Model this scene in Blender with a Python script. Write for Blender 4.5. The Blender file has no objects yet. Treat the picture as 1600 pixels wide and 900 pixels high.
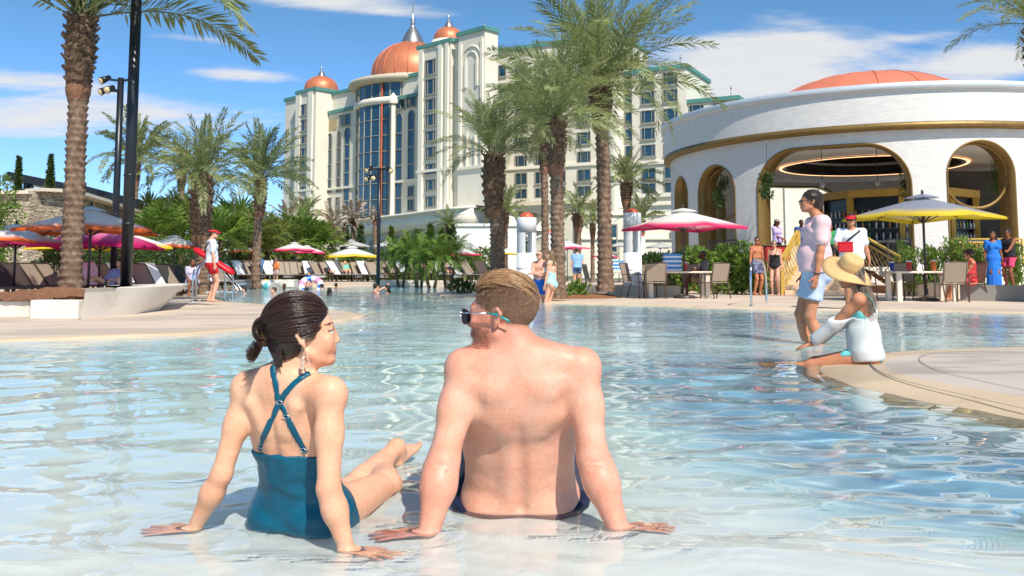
import bpy, bmesh, math, random
import numpy as np
from mathutils import Vector, Matrix, Quaternion
random.seed(7); RNG = np.random.RandomState(7)
S = bpy.context.scene
COL = S.collection
R = math.radians
# ------------------------------------------------------------ camera
F, CH, TH = 1400.0, 0.74, R(5.0)          # focal length in photo pixels, lens height above the water, upward tilt
PX, PY = 800.0, 425.0 - F * math.tan(TH)
_cd = bpy.data.cameras.new('camera'); CAM = bpy.data.objects.new('camera', _cd); COL.objects.link(CAM)
CAM.location = (0, 0, CH); CAM.rotation_euler = (R(90) + TH, 0, 0)
_cd.lens = 36 * F / 1600; _cd.shift_y = -(450 - PY) / 1600; _cd.clip_start = .05; _cd.clip_end = 6000
S.camera = CAM
def ray(px, py):
    xc, yc = (px - PX) / F, -(py - PY) / F
    return Vector((xc, math.cos(TH) - yc * math.sin(TH), math.sin(TH) + yc * math.cos(TH)))
def at(px, py, Y):
    r = ray(px, py); return Vector((0, 0, CH)) + r * (Y / r.y)
def gnd(px, py, z=0.0):
    r = ray(px, py); return Vector((0, 0, CH)) + r * ((z - CH) / r.z)
# ------------------------------------------------------------ sun and sky
SEL, SAZ = R(48), R(24)                    # elevation; azimuth to the right of straight behind the camera
SUND = Vector((math.sin(SAZ) * math.cos(SEL), -math.cos(SAZ) * math.cos(SEL), math.sin(SEL)))
_l = bpy.data.lights.new('sun', 'SUN'); _l.energy = 5.0; _l.angle = R(.5); _l.color = (1, .94, .84)
SUN = bpy.data.objects.new('sun', _l); COL.objects.link(SUN); SUN.rotation_euler = SUND.to_track_quat('Z', 'Y').to_euler()
_l.cycles.is_caustics_light = True         # sunlight is refracted by the water on to the pool floor
W = bpy.data.worlds.new('World'); S.world = W; W.use_nodes = True
S.view_settings.view_transform = 'Standard'; S.view_settings.look = 'None'; S.view_settings.exposure = 0.13
S.cycles.use_denoising = True; S.cycles.max_bounces = 8; S.cycles.transparent_max_bounces = 12; S.cycles.sample_clamp_indirect = 6
class NT:
    """small helper for writing node trees"""
    def __init__(s, tree): s.t = tree
    def n(s, typ, ins=None, **props):
        nd = s.t.nodes.new(typ)
        for k, v in props.items(): setattr(nd, k, v)
        for k, v in (ins or {}).items():
            sk = nd.inputs[k]
            if isinstance(v, bpy.types.NodeSocket): s.t.links.new(v, sk)
            else: sk.default_value = v
        return nd
    def math(s, op, a, b=0.0, c=None, clamp=False):
        d = {0: a, 1: b}
        if c is not None: d[2] = c
        return s.n('ShaderNodeMath', d, operation=op, use_clamp=clamp).outputs[0]
    def ramp(s, fac, stops, interp='LINEAR'):
        nd = s.n('ShaderNodeValToRGB', {0: fac}); cr = nd.color_ramp; cr.interpolation = interp
        while len(cr.elements) < len(stops): cr.elements.new(.5)
        for e, (p, c) in zip(cr.elements, stops):
            e.position = p; e.color = (*(c if hasattr(c, '__len__') else (c, c, c)), 1)
        return nd.outputs[0]
    def mix(s, f, a, b, typ='MIX'):
        nd = s.n('ShaderNodeMix', data_type='RGBA', blend_type=typ)
        for i, v in ((0, f), (6, a), (7, b)):
            if isinstance(v, bpy.types.NodeSocket): s.t.links.new(v, nd.inputs[i])
            else: nd.inputs[i].default_value = v if i == 0 else (*v, 1)
        return nd.outputs[2]
def world_sky():
    for nd in list(W.node_tree.nodes): W.node_tree.nodes.remove(nd)
    g = NT(W.node_tree)
    sky = g.n('ShaderNodeTexSky', sky_type='NISHITA', sun_disc=False)
    sky.sun_elevation = SEL; sky.sun_rotation = math.pi - SAZ; sky.air_density = 1.0; sky.dust_density = .25; sky.ozone_density = 2.0; sky.altitude = 0
    tc = g.n('ShaderNodeTexCoord').outputs['Generated']
    sp = g.n('ShaderNodeSeparateXYZ', {0: tc}); x, y, z = sp.outputs
    zz = g.math('ADD', g.math('MAXIMUM', z, 0.0), .12)
    p = g.n('ShaderNodeCombineXYZ', {0: g.math('DIVIDE', x, zz), 1: g.math('DIVIDE', y, zz), 2: 0.0}).outputs[0]
    mp = g.n('ShaderNodeMapping', {'Vector': p, 'Rotation': (0, 0, R(20)), 'Scale': (1.0, 2.2, 1)}).outputs[0]
    n1 = g.n('ShaderNodeTexNoise', {'Vector': mp, 'Scale': 1.6, 'Detail': 10.0, 'Roughness': .62, 'Distortion': .6}).outputs[0]
    n2 = g.n('ShaderNodeTexNoise', {'Vector': mp, 'Scale': 7.0, 'Detail': 8.0, 'Roughness': .65, 'Distortion': .2}).outputs[0]
    az = g.math('ARCTAN2', x, y); el = g.math('ARCSINE', z)
    bank = None
    # broad cloud banks of the day, as azimuth and elevation: (pixel x, y, half width, half height, weight)
    for (cx, cy, hw, hh, wt) in [(1180, 92, 200, 52, 1.25), (1110, 140, 150, 26, .85), (1290, 130, 90, 14, .5), (1545, 98, 120, 32, 1.15), (1590, 15, 60, 16, .5),
                                 (500, -4, 150, 24, 1.0), (60, 125, 130, 18, .9), (230, 178, 210, 28, .85), (380, 118, 100, 12, 1.0), (300, 60, 120, 8, .5), (640, 20, 90, 10, .5), (1420, 60, 110, 10, .5), (20, 195, 150, 28, .8),
                                 (1260, 60, 60, 10, .3), (620, 50, 70, 9, .2), (-500, 80, 400, 60, .7), (2300, 60, 420, 70, .8), (900, -500, 500, 120, .6)]:
        d = ray(cx, cy).normalized(); a0 = math.atan2(d.x, d.y); e0 = math.asin(d.z)
        d2 = ray(cx + hw, cy).normalized(); d3 = ray(cx, cy - hh).normalized()
        sa = max(.01, abs(math.atan2(d2.x, d2.y) - a0)); se = max(.006, abs(math.asin(d3.z) - e0))
        qa = g.math('POWER', g.math('ABSOLUTE', g.math('DIVIDE', g.math('SUBTRACT', az, a0), sa)), 2.0)
        qe = g.math('POWER', g.math('ABSOLUTE', g.math('DIVIDE', g.math('SUBTRACT', el, e0), se)), 2.0)
        v = g.math('MULTIPLY', g.math('EXPONENT', g.math('MULTIPLY', g.math('ADD', qa, qe), -1.0)), wt)
        bank = v if bank is None else g.math('ADD', bank, v)
    dens = g.math('ADD', g.math('MULTIPLY', bank, .50), g.math('ADD', g.math('MULTIPLY', n1, .62), g.math('MULTIPLY', n2, .30)))
    cl = g.n('ShaderNodeMapRange', {'Value': dens, 'From Min': .60, 'From Max': .98, 'To Min': 0.0, 'To Max': .95}, interpolation_type='SMOOTHSTEP').outputs[0]
    hs = g.n('ShaderNodeHueSaturation', {'Color': sky.outputs[0], 'Saturation': 1.2, 'Value': 1.0}).outputs[0]
    haze = g.n('ShaderNodeMapRange', {'Value': z, 'From Min': 0.0, 'From Max': .42, 'To Min': 1.0, 'To Max': 0.0}, interpolation_type='SMOOTHERSTEP').outputs[0]
    hs = g.mix(1.0, g.mix(haze, hs, (.90, 1.04, 1.60), 'MULTIPLY'), (.92, 1.07, 1.02), 'MULTIPLY')
    shade = g.mix(n2, (6.4, 6.5, 6.7), (7.4, 7.4, 7.4))
    col = g.mix(cl, hs, shade)
    bg = g.n('ShaderNodeBackground', {0: col, 1: .108})
    g.t.links.new(bg.outputs[0], g.n('ShaderNodeOutputWorld').inputs[0])
world_sky()

# ------------------------------------------------------------ object helpers
def tag(o, label=None, cat=None, group=None, kind=None):
    if label: o['label'] = label
    if cat: o['category'] = cat
    if group: o['group'] = group
    if kind: o['kind'] = kind
    return o
def link(name, data, parent=None, mat=None):
    if mat is not None and hasattr(data, 'materials') and len(data.materials) == 0: data.materials.append(mat)
    o = bpy.data.objects.new(name, data); COL.objects.link(o)
    if parent is not None: o.parent = parent
    return o
def empty(name, loc=(0, 0, 0), rz=0.0):
    o = bpy.data.objects.new(name, None); COL.objects.link(o); o.location = loc; o.rotation_euler = (0, 0, rz); return o
def thing(name, label, cat, loc=(0, 0, 0), rz=0.0, group=None):
    return tag(empty(name, loc, rz), label, cat, group)
def kids(o): return [c for c in KIDS.get(o.name, [])]
KIDS = {}
def copy_tree(o, parent=None):
    c = o.copy(); COL.objects.link(c); c.parent = parent
    for ch in list(o.children): copy_tree(ch, c)
    return c
def mesh_np(name, V, Fq, mat=None, smooth=True):
    """mesh from numpy arrays, faces all of one size or a list of such arrays"""
    me = bpy.data.meshes.new(name); V = np.asarray(V, np.float32)
    fl = Fq if isinstance(Fq, list) and not isinstance(Fq[0], tuple) else [Fq]
    fl = [np.asarray(f, np.int32) for f in fl if len(f)]
    me.vertices.add(len(V)); me.vertices.foreach_set('co', V.ravel())
    tot = np.concatenate([np.full(len(f), f.shape[1], np.int32) for f in fl]); idx = np.concatenate([f.ravel() for f in fl])
    st = np.concatenate([[0], np.cumsum(tot)[:-1]]).astype(np.int32)
    me.loops.add(len(idx)); me.polygons.add(len(tot))
    me.loops.foreach_set('vertex_index', idx); me.polygons.foreach_set('loop_start', st); me.polygons.foreach_set('loop_total', tot)
    me.update(calc_edges=True); me.validate()
    if smooth: me.polygons.foreach_set('use_smooth', np.ones(len(me.polygons), bool))
    if mat is not None: me.materials.append(mat)
    return me
class MB:
    """collects boxes, tubes, lathes, quads; builds ONE mesh object"""
    def __init__(s): s.V = []; s.Fs = []; s.Sm = []
    def add(s, V, Fs, sm=False):
        o = len(s.V); s.V += [tuple(v) for v in V]; s.Fs += [tuple(i + o for i in f) for f in Fs]; s.Sm += [sm] * len(Fs); return s
    def box(s, c, d, rz=0.0, M=None, taper=1.0, bev=0.0):
        x, y, z = d[0] / 2, d[1] / 2, d[2] / 2; t = taper
        if bev:
            b = bev; V = []
            for k, (zz, ins) in enumerate(((-z, b), (-z + b, 0), (z - b, 0), (z, b))):
                X, Y = x - ins, y - ins
                V += [(-X + (b if not ins else 0), -Y, zz), (X - (b if not ins else 0), -Y, zz), (X, -Y + (b if not ins else 0), zz), (X, Y - (b if not ins else 0), zz),
                      (X - (b if not ins else 0), Y, zz), (-X + (b if not ins else 0), Y, zz), (-X, Y - (b if not ins else 0), zz), (-X, -Y + (b if not ins else 0), zz)]
            Fs = [tuple(range(7, -1, -1)), tuple(range(24, 32))]
            for k in range(3):
                for i in range(8): Fs.append((k * 8 + i, k * 8 + (i + 1) % 8, k * 8 + 8 + (i + 1) % 8, k * 8 + 8 + i))
        else:
            V = [(-x, -y, -z), (x, -y, -z), (x, y, -z), (-x, y, -z), (-x * t, -y * t, z), (x * t, -y * t, z), (x * t, y * t, z), (-x * t, y * t, z)]
            Fs = [(3, 2, 1, 0), (4, 5, 6, 7), (0, 1, 5, 4), (1, 2, 6, 5), (2, 3, 7, 6), (3, 0, 4, 7)]
        m = (M or Matrix.Rotation(rz, 4, 'Z')); c = Vector(c)
        return s.add([m @ Vector(v) + c for v in V], Fs)
    def beam(s, a, b, w, h=None, up=(0, 0, 1)):
        a, b = Vector(a), Vector(b); d = b - a; L = d.length; h = h or w; d.normalize(); u = Vector(up)
        r = d.cross(u)
        if r.length < 1e-4: r = d.cross(Vector((1, 0, 0)))
        r.normalize(); u = r.cross(d); V = []
        for p in (a, b):
            for i, j in ((-1, -1), (1, -1), (1, 1), (-1, 1)): V.append(p + r * (i * w / 2) + u * (j * h / 2))
        return s.add(V, [(3, 2, 1, 0), (4, 5, 6, 7), (0, 1, 5, 4), (1, 2, 6, 5), (2, 3, 7, 6), (3, 0, 4, 7)])
    def tube(s, pts, r, n=8, cap=True, sq=1.0):
        pts = [Vector(p) for p in pts]; rs = r if hasattr(r, '__len__') else [r] * len(pts); V = []; Fs = []; pr = None
        for i, p in enumerate(pts):
            t = (pts[min(i + 1, len(pts) - 1)] - pts[max(i - 1, 0)]).normalized()
            if pr is None: pr = t.cross(Vector((0, 0, 1)) if abs(t.z) < .9 else Vector((1, 0, 0))).normalized()
            pr = (pr - t * pr.dot(t)).normalized(); q = t.cross(pr)
            for k in range(n):
                a = 2 * math.pi * k / n; V.append(p + (pr * math.cos(a) + q * math.sin(a) * sq) * rs[i])
        for i in range(len(pts) - 1):
            for k in range(n): Fs.append((i * n + k, i * n + (k + 1) % n, (i + 1) * n + (k + 1) % n, (i + 1) * n + k))
        if cap: Fs.append(tuple(range(n - 1, -1, -1))); Fs.append(tuple(range(len(V) - n, len(V))))
        return s.add(V, Fs, True)
    def lathe(s, prof, c=(0, 0, 0), n=24, a0=0.0, a1=2 * math.pi, sm=True, cap=False):
        c = Vector(c); full = abs(a1 - a0 - 2 * math.pi) < 1e-6; m = n if full else n + 1; V = []; Fs = []
        for (r, z) in prof:
            for k in range(m):
                a = a0 + (a1 - a0) * k / n; V.append(c + Vector((r * math.cos(a), r * math.sin(a), z)))
        for i in range(len(prof) - 1):
            for k in range(n):
                k2 = (k + 1) % m; Fs.append((i * m + k, i * m + k2, (i + 1) * m + k2, (i + 1) * m + k))
        if cap and full: Fs.append(tuple(range(m - 1, -1, -1))); Fs.append(tuple(range(len(V) - m, len(V))))
        return s.add(V, Fs, sm)
    def prism(s, poly, z0, z1, sm=False):
        n = len(poly); V = [(p[0], p[1], z0) for p in poly] + [(p[0], p[1], z1) for p in poly]
        Fs = [tuple(range(n - 1, -1, -1)), tuple(range(n, 2 * n))] + [(i, (i + 1) % n, n + (i + 1) % n, n + i) for i in range(n)]
        return s.add(V, Fs, sm)
    def mesh(s, name, mat=None):
        me = bpy.data.meshes.new(name); me.from_pydata([tuple(v) for v in s.V], [], s.Fs); me.update()
        me.polygons.foreach_set('use_smooth', np.array(s.Sm, bool))
        if mat is not None: me.materials.append(mat)
        return me
    def build(s, name, mat, parent=None, auto=True):
        return link(name, s.mesh(name, mat), parent)

# ------------------------------------------------------------ materials
MATS = {}
def rgb(h):
    """sRGB 0-255 triple to linear"""
    return tuple(((c / 255) / 12.92 if c / 255 <= .04045 else ((c / 255 + .055) / 1.055) ** 2.4) for c in h)
def M(name, col, rough=.6, var=.12, scale=4.0, bump=0.0, bscale=40.0, metal=0.0, spec=.5, sss=0.0, emit=None, es=0.0, coat=0.0, dirt=None, stretch=(1, 1, 1), trans=0.0, sheen=0.0):
    if name in MATS: return MATS[name]
    m = bpy.data.materials.new(name); m.use_nodes = True; g = NT(m.node_tree); b = m.node_tree.nodes['Principled BSDF']
    tc = g.n('ShaderNodeTexCoord').outputs['Object']; mp = g.n('ShaderNodeMapping', {'Vector': tc, 'Scale': stretch}).outputs[0]
    nz = g.n('ShaderNodeTexNoise', {'Vector': mp, 'Scale': scale, 'Detail': 6.0, 'Roughness': .6}).outputs[0]
    lo = tuple(max(0, c * (1 - var)) for c in col); hi = tuple(min(1, c * (1 + var)) for c in col)
    c = g.ramp(nz, [(.3, lo), (.7, hi)])
    if dirt:
        dn = g.n('ShaderNodeTexNoise', {'Vector': tc, 'Scale': dirt[1], 'Detail': 8.0, 'Roughness': .7}).outputs[0]
        c = g.mix(g.ramp(dn, [(dirt[2], 0.0), (dirt[3], 1.0)]), c, dirt[0])
    m.node_tree.links.new(c, b.inputs['Base Color'])
    b.inputs['Roughness'].default_value = rough; b.inputs['Metallic'].default_value = metal; b.inputs['Specular IOR Level'].default_value = spec
    if sss: b.inputs['Subsurface Weight'].default_value = sss; b.inputs['Subsurface Radius'].default_value = (1, .35, .2); b.inputs['Subsurface Scale'].default_value = .012
    if emit: b.inputs['Emission Color'].default_value = (*emit, 1); b.inputs['Emission Strength'].default_value = es
    if coat: b.inputs['Coat Weight'].default_value = coat
    if sheen: b.inputs['Sheen Weight'].default_value = sheen
    if trans:   # thin cloth or leaf that lets light through
        tr = g.n('ShaderNodeBsdfTranslucent', {'Color': c}); mx = g.n('ShaderNodeMixShader', {0: trans, 1: b.outputs[0], 2: tr.outputs[0]})
        m.node_tree.links.new(mx.outputs[0], m.node_tree.nodes['Material Output'].inputs[0])
    if bump:
        bn = g.n('ShaderNodeTexNoise', {'Vector': mp, 'Scale': bscale, 'Detail': 5.0, 'Roughness': .65}).outputs[0]
        bp = g.n('ShaderNodeBump', {'Height': bn, 'Strength': 1.0, 'Distance': bump}); m.node_tree.links.new(bp.outputs[0], b.inputs['Normal'])
    MATS[name] = m; return m
# ------------------------------------------------------------ bodies: smooth union of anatomical volumes meshed as one surface
def _v(a): return np.array(a, np.float32)
class Field:
    def __init__(s, lo, hi, h):
        s.lo = _v(lo); s.h = h; s.n = np.maximum(4, np.ceil((_v(hi) - s.lo) / h).astype(int) + 1)
        s.F = np.full(tuple(s.n), 1.0, np.float32); s.ax = [(s.lo[i] + h * np.arange(s.n[i], dtype=np.float32)) for i in range(3)]
    def reg(s, lo, hi):
        a = np.clip(np.floor((_v(lo) - s.lo) / s.h).astype(int), 0, s.n - 1); b = np.clip(np.ceil((_v(hi) - s.lo) / s.h).astype(int) + 1, a + 1, s.n)
        sl = tuple(slice(a[i], b[i]) for i in range(3))
        return sl, s.ax[0][sl[0]][:, None, None], s.ax[1][sl[1]][None, :, None], s.ax[2][sl[2]][None, None, :]
    def put(s, sl, d, k, op):
        A = s.F[sl]
        if op == 'u':
            h = np.clip(.5 + .5 * (A - d) / k, 0, 1); s.F[sl] = A * (1 - h) + d * h - k * h * (1 - h)
        elif op == 's':
            h = np.clip(.5 - .5 * (A + d) / k, 0, 1); s.F[sl] = A * (1 - h) - d * h + k * h * (1 - h)
    def seg(s, a, b, ra, rb, k=.02, w=None, op='u', pad=None):
        """tapered limb; ra, rb are radii, or (width, depth) pairs with w the width direction"""
        a, b = _v(a), _v(b); ba = b - a; L2 = float(ba @ ba) + 1e-12; ax = ba / math.sqrt(L2)
        wa, da = (ra if hasattr(ra, '__len__') else (ra, ra)); wb, db = (rb if hasattr(rb, '__len__') else (rb, rb))
        m = max(wa, da, wb, db) + k * 1.2 + s.h * 2
        sl, X, Y, Z = s.reg(np.minimum(a, b) - m, np.maximum(a, b) + m)
        px, py, pz = X - a[0], Y - a[1], Z - a[2]
        t = np.clip((px * ba[0] + py * ba[1] + pz * ba[2]) / L2, 0, 1)
        qx, qy, qz = px - t * ba[0], py - t * ba[1], pz - t * ba[2]
        if w is None and wa == da and wb == db:
            d = np.sqrt(qx * qx + qy * qy + qz * qz) - (wa + (wb - wa) * t)
        else:
            w = _v(w if w is not None else (1, 0, 0)); w = w - ax * float(w @ ax); w /= np.linalg.norm(w) + 1e-9; dd = np.cross(ax, w)
            rw = wa + (wb - wa) * t; rd = da + (db - da) * t; rm = np.minimum(rw, rd)
            A = (qx * w[0] + qy * w[1] + qz * w[2]) / rw; B = (qx * dd[0] + qy * dd[1] + qz * dd[2]) / rd; C = (qx * ax[0] + qy * ax[1] + qz * ax[2]) / rm
            q = np.sqrt(A * A + B * B + C * C); d = (q - 1) * (rm + (np.maximum(rw, rd) - rm) * .35)
        s.put(sl, d.astype(np.float32), k, op)
    def ell(s, c, r, k=.02, R3=None, op='u'):
        """ellipsoid; R3 = 3 axis rows"""
        c = _v(c); r = _v(r); m = float(r.max()) + k * 1.2 + s.h * 2; sl, X, Y, Z = s.reg(c - m, c + m)
        x, y, z = X - c[0], Y - c[1], Z - c[2]; A = np.eye(3) if R3 is None else np.array(R3)
        u = [(x * A[i][0] + y * A[i][1] + z * A[i][2]) for i in range(3)]
        q = np.sqrt((u[0] / r[0]) ** 2 + (u[1] / r[1]) ** 2 + (u[2] / r[2]) ** 2)
        q2 = np.sqrt((u[0] / r[0] ** 2) ** 2 + (u[1] / r[1] ** 2) ** 2 + (u[2] / r[2] ** 2) ** 2) + 1e-9
        s.put(sl, (q * (q - 1) / q2).astype(np.float32), k, op)
    def copy(s):
        o = Field.__new__(Field); o.lo = s.lo; o.h = s.h; o.n = s.n; o.F = s.F.copy(); o.ax = s.ax; return o
    def grid(s): return s.ax[0][:, None, None], s.ax[1][None, :, None], s.ax[2][None, None, :]
    def net(s, smooth=1):
        F = s.F; In = F < 0
        c = In[:-1, :-1, :-1].astype(np.int8)
        for d in ((1, 0, 0), (0, 1, 0), (0, 0, 1), (1, 1, 0), (1, 0, 1), (0, 1, 1), (1, 1, 1)):
            c = c + In[d[0]:In.shape[0] - 1 + d[0], d[1]:In.shape[1] - 1 + d[1], d[2]:In.shape[2] - 1 + d[2]]
        act = (c > 0) & (c < 8); ijk = np.argwhere(act); N = len(ijk)
        if N == 0: return np.zeros((0, 3)), np.zeros((0, 4), int)
        idx = np.full(act.shape, -1, np.int32); idx[act] = np.arange(N)
        cor = {d: F[ijk[:, 0] + d[0], ijk[:, 1] + d[1], ijk[:, 2] + d[2]] for d in [(i, j, k) for i in (0, 1) for j in (0, 1) for k in (0, 1)]}
        sm = np.zeros((N, 3)); ct = np.zeros(N)
        for d, va in cor.items():
            for a in range(3):
                if d[a] == 0:
                    e = list(d); e[a] = 1; vb = cor[tuple(e)]; x = (va < 0) != (vb < 0)
                    t = np.where(x, va / np.where(x, va - vb, 1), 0); p = np.tile(np.array(d, float), (N, 1)); p[:, a] += t
                    sm += p * x[:, None]; ct += x
        V = ijk + sm / ct[:, None]; Q = []
        for a in range(3):
            b, cc = (a + 1) % 3, (a + 2) % 3
            sa = [slice(None)] * 3; sb = [slice(None)] * 3; sa[a] = slice(0, -1); sb[a] = slice(1, None)
            A, B = In[tuple(sa)], In[tuple(sb)]; e = np.argwhere(A != B); ok = (e[:, b] > 0) & (e[:, cc] > 0) & (e[:, b] < s.n[b] - 1) & (e[:, cc] < s.n[cc] - 1); e = e[ok]
            fl = A[tuple(e.T)]; o1 = np.zeros(3, int); o1[b] = 1; o2 = np.zeros(3, int); o2[cc] = 1
            q = np.stack([idx[tuple((e - o1 - o2).T)], idx[tuple((e - o2).T)], idx[tuple(e.T)], idx[tuple((e - o1).T)]], 1)
            q[~fl] = q[~fl][:, ::-1]; Q.append(q)
        Q = np.concatenate(Q); Q = Q[(Q >= 0).all(1)]
        for _ in range(smooth):       # relax along the surface, then pull back on to it
            acc = np.zeros_like(V); cnt = np.zeros(N)
            for i in range(4):
                np.add.at(acc, Q[:, i], V[Q[:, (i + 1) % 4]] + V[Q[:, (i + 3) % 4]]); np.add.at(cnt, Q[:, i], 2)
            V = V * .4 + .6 * acc / np.maximum(cnt, 1)[:, None]
        return s.lo + V * s.h, Q
    def mesh(s, name, mat, parent=None, smooth=1, cols=None):
        V, Q = s.net(smooth)
        if len(Q) == 0: return None
        me = mesh_np(name, V, Q)
        if isinstance(mat, (list, tuple)): [me.materials.append(m) for m in mat]
        else: me.materials.append(mat)
        if cols is not None:
            ca = me.color_attributes.new('tint', 'FLOAT_COLOR', 'POINT'); c = np.ones((len(V), 4), np.float32); c[:, :3] = cols(V); ca.data.foreach_set('color', c.ravel())
        return link(name, me, parent)
def sub(a, b): return _v(a) - _v(b)
def nrm(a): a = _v(a); return a / (np.linalg.norm(a) + 1e-9)
def ik(a, c, l1, l2, pole):
    a, c = _v(a), _v(c); d = c - a; D = min(float(np.linalg.norm(d)), (l1 + l2) * .999); u = nrm(d)
    c = a + u * D; x = (l1 * l1 - l2 * l2 + D * D) / (2 * D); h = math.sqrt(max(0, l1 * l1 - x * x)); p = _v(pole) - u * float(_v(pole) @ u)
    return a + u * x + nrm(p) * h, c
def yawv(deg, pitch=0.0):
    """unit vector: 0 = away from the camera (+Y), positive turns to the right (+X)"""
    a = R(deg); p = R(pitch); return _v((math.sin(a) * math.cos(p), math.cos(a) * math.cos(p), math.sin(p)))

def head(f, C, fd, sc=1.0, fem=False, roll=0.0, detail=True, k=.012, open_=False, jaw=1.0):
    """head with C = point between the ears at eye height; fd = facing"""
    fy = nrm(fd); fx = nrm(np.cross(fy, _v((0, 0, 1)))); fz = np.cross(fx, fy)
    if roll: c, s_ = math.cos(roll), math.sin(roll); fx, fz = fx * c + fz * s_, fz * c - fx * s_
    A = [fx, fy, fz]
    def P(x, y, z): return _v(C) + (fx * x + fy * y + fz * z) * sc
    E = lambda c, r, kk=k, op='u': f.ell(P(*c), _v(r) * sc, kk * sc, A, op)
    G = lambda a, b, ra, rb, kk=k, op='u': f.seg(P(*a), P(*b), ra * sc, rb * sc, kk * sc, None, op)
    E((0, -.018, .032), (.074, .094, .084)); E((0, .028, -.012), (.063, .062, .075), .02)
    E((0, .032, -.060), (.050 * jaw, .050, .048), .02); E((0, .066, -.092), (.020, .016, .014), .018)
    for sgn in (-1, 1):
        G((sgn * .056 * jaw, -.004, -.056), (sgn * .022, .062, -.088), .014, .014, .02)
        E((sgn * .040, .066, -.022), (.018, .016, .015), .015)
        E((sgn * .018, .079, -.056), (.016, .012, .012), .012)
    G((-.036, .074, .020), (.036, .074, .020), .011, .011, .014)
    if detail:
        for sgn in (-1, 1):
            E((sgn * .031, .096, .002), (.017, .014, .010), .008, 's')
            E((sgn * .031, .075, .000), (.0125, .0125, .0125), .003)
            G((sgn * .018, .0855, .0035), (sgn * .044, .079, .0035), .0032, .0028, .004)
    nl = .006 if fem else 0
    G((0, .086, .004), (0, .105 - nl, -.030), .0062, .0080, .010)
    E((0, .101 - nl, -.033), (.0088, .0095, .0078), .006)
    for sgn in (-1, 1): E((sgn * .0115, .094 - nl * .5, -.036), (.0060, .0080, .0055), .005)
    if fem:
        for sgn in (-1, 1): E((sgn * .038, .060, -.040), (.020, .020, .022), .02)
        E((0, .072, -.090), (.017, .014, .012), .014)
    if detail:
        if open_:
            E((0, .0885, -.0560), (.024, .0058, .0036), .004); E((0, .0855, -.0725), (.019, .0062, .0046), .004)
            E((0, .096, -.0640), (.021, .012, .0040), .002, 's'); E((0, .0765, -.0635), (.022, .0095, .006), .002)
        else:
            E((0, .0925, -.058), (.021, .0065, .0042), .004); E((0, .0910, -.0665), (.017, .0070, .0050), .004)
            G((-.019, .097, -.0623), (.019, .097, -.0623), .0016, .0016, .003, 's')
        for sgn in (-1, 1):
            ex = sgn * .073
            G((ex, -.004, .010), (ex + sgn * .010, -.020, .016), .0045, .0050, .006); G((ex + sgn * .010, -.020, .016), (ex + sgn * .012, -.030, .002), .0050, .0050, .006)
            G((ex + sgn * .012, -.030, .002), (ex + sgn * .006, -.018, -.022), .0050, .0045, .006); G((ex + sgn * .006, -.018, -.022), (ex + sgn * .001, -.008, -.034), .0050, .0065, .006)
            E((ex + sgn * .001, -.014, -.008), (.006, .014, .022), .006)
            E((ex + sgn * .009, -.011, -.008), (.0045, .0065, .0095), .004, 's')
    else:
        for sgn in (-1, 1): E((sgn * .074, -.014, -.008), (.008, .017, .028), .006)
    return P, A

def hand(f, wr, d, palm, thumb, sc=1.0, curl=.15, spread=.16, r=.0082, k=.006, nseg=2):
    """wr wrist, d direction of the fingers, palm = palm normal, thumb = side of the thumb"""
    d = nrm(d); pn = _v(palm); pn = nrm(pn - d * float(pn @ d)); s_ = np.cross(d, pn)
    if float(s_ @ _v(thumb)) < 0: s_ = -s_
    wr = _v(wr)
    L = .085 * sc
    f.seg(wr - d * .01, wr + d * L * .9, (.026 * sc, .016 * sc), (.038 * sc, .0125 * sc), .012, s_)
    res = []
    for i, (off, ln) in enumerate(((.031, .072), (.011, .080), (-.010, .075), (-.030, .060))):
        a = wr + d * (L - abs(off - .01) * .18 * sc) + s_ * off * sc
        dd = nrm(d + s_ * (off / .03 * spread)); prev = a - dd * .012; rr = r * (1.06 if i < 3 else .92)
        for q in range(3):
            frac = (.46, .30, .24)[q]; dd = nrm(dd + pn * curl * (q * .9 + (.25, .12, .05, .2)[i] + .2)); nx = prev + dd * (ln * frac * sc + (.012 if q == 0 else 0))
            f.seg(prev, nx, rr * (1.04 - q * .08), rr * (.98 - q * .10), k); prev = nx
        res.append(prev)
    td = nrm(d * .72 + s_ * .75 + pn * .28); a = wr + d * .022 * sc + s_ * .024 * sc
    b = a + td * .042 * sc; f.seg(a, b, .0135 * sc, .0110 * sc, .010); td = nrm(td + d * .5); c = b + td * .028 * sc; f.seg(b, c, .0108 * sc, .0098, k); td = nrm(td + d * .3)
    f.seg(c, c + td * .022 * sc, .0098, .0078, k); res.append(c + td * .022 * sc)
    return res

def foot(f, an, d, sc=1.0, up=(0, 0, 1), toes=False):
    d = nrm(d); up = _v(up); up = nrm(up - d * float(up @ d)); s_ = np.cross(d, up); an = _v(an)
    f.seg(an, an - up * .05 * sc - d * .03 * sc, .036 * sc, .030 * sc, .02)
    f.seg(an - up * .035 * sc, an - up * .060 * sc + d * .12 * sc, (.030 * sc, .030 * sc), (.044 * sc, .018 * sc), .02, s_)
    f.seg(an - up * .058 * sc - d * .03 * sc, an - up * .063 * sc + d * .12 * sc, (.028 * sc, .016 * sc), (.042 * sc, .014 * sc), .015, s_)
    if toes:
        for i in range(5):
            o = (.030, .012, -.003, -.017, -.030)[i] * sc; ln = (.050, .046, .040, .034, .028)[i] * sc
            a = an - up * .064 * sc + d * .118 * sc + s_ * o; f.seg(a, a + d * ln, (.0135, .0092, .0088, .0085, .0082)[i] * sc, (.0115, .008, .0075, .0072, .007)[i] * sc, .005)
    else: f.seg(an - up * .064 * sc + d * .12 * sc, an - up * .066 * sc + d * .165 * sc, (.042 * sc, .014 * sc), (.034 * sc, .010 * sc), .012, s_)
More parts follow.
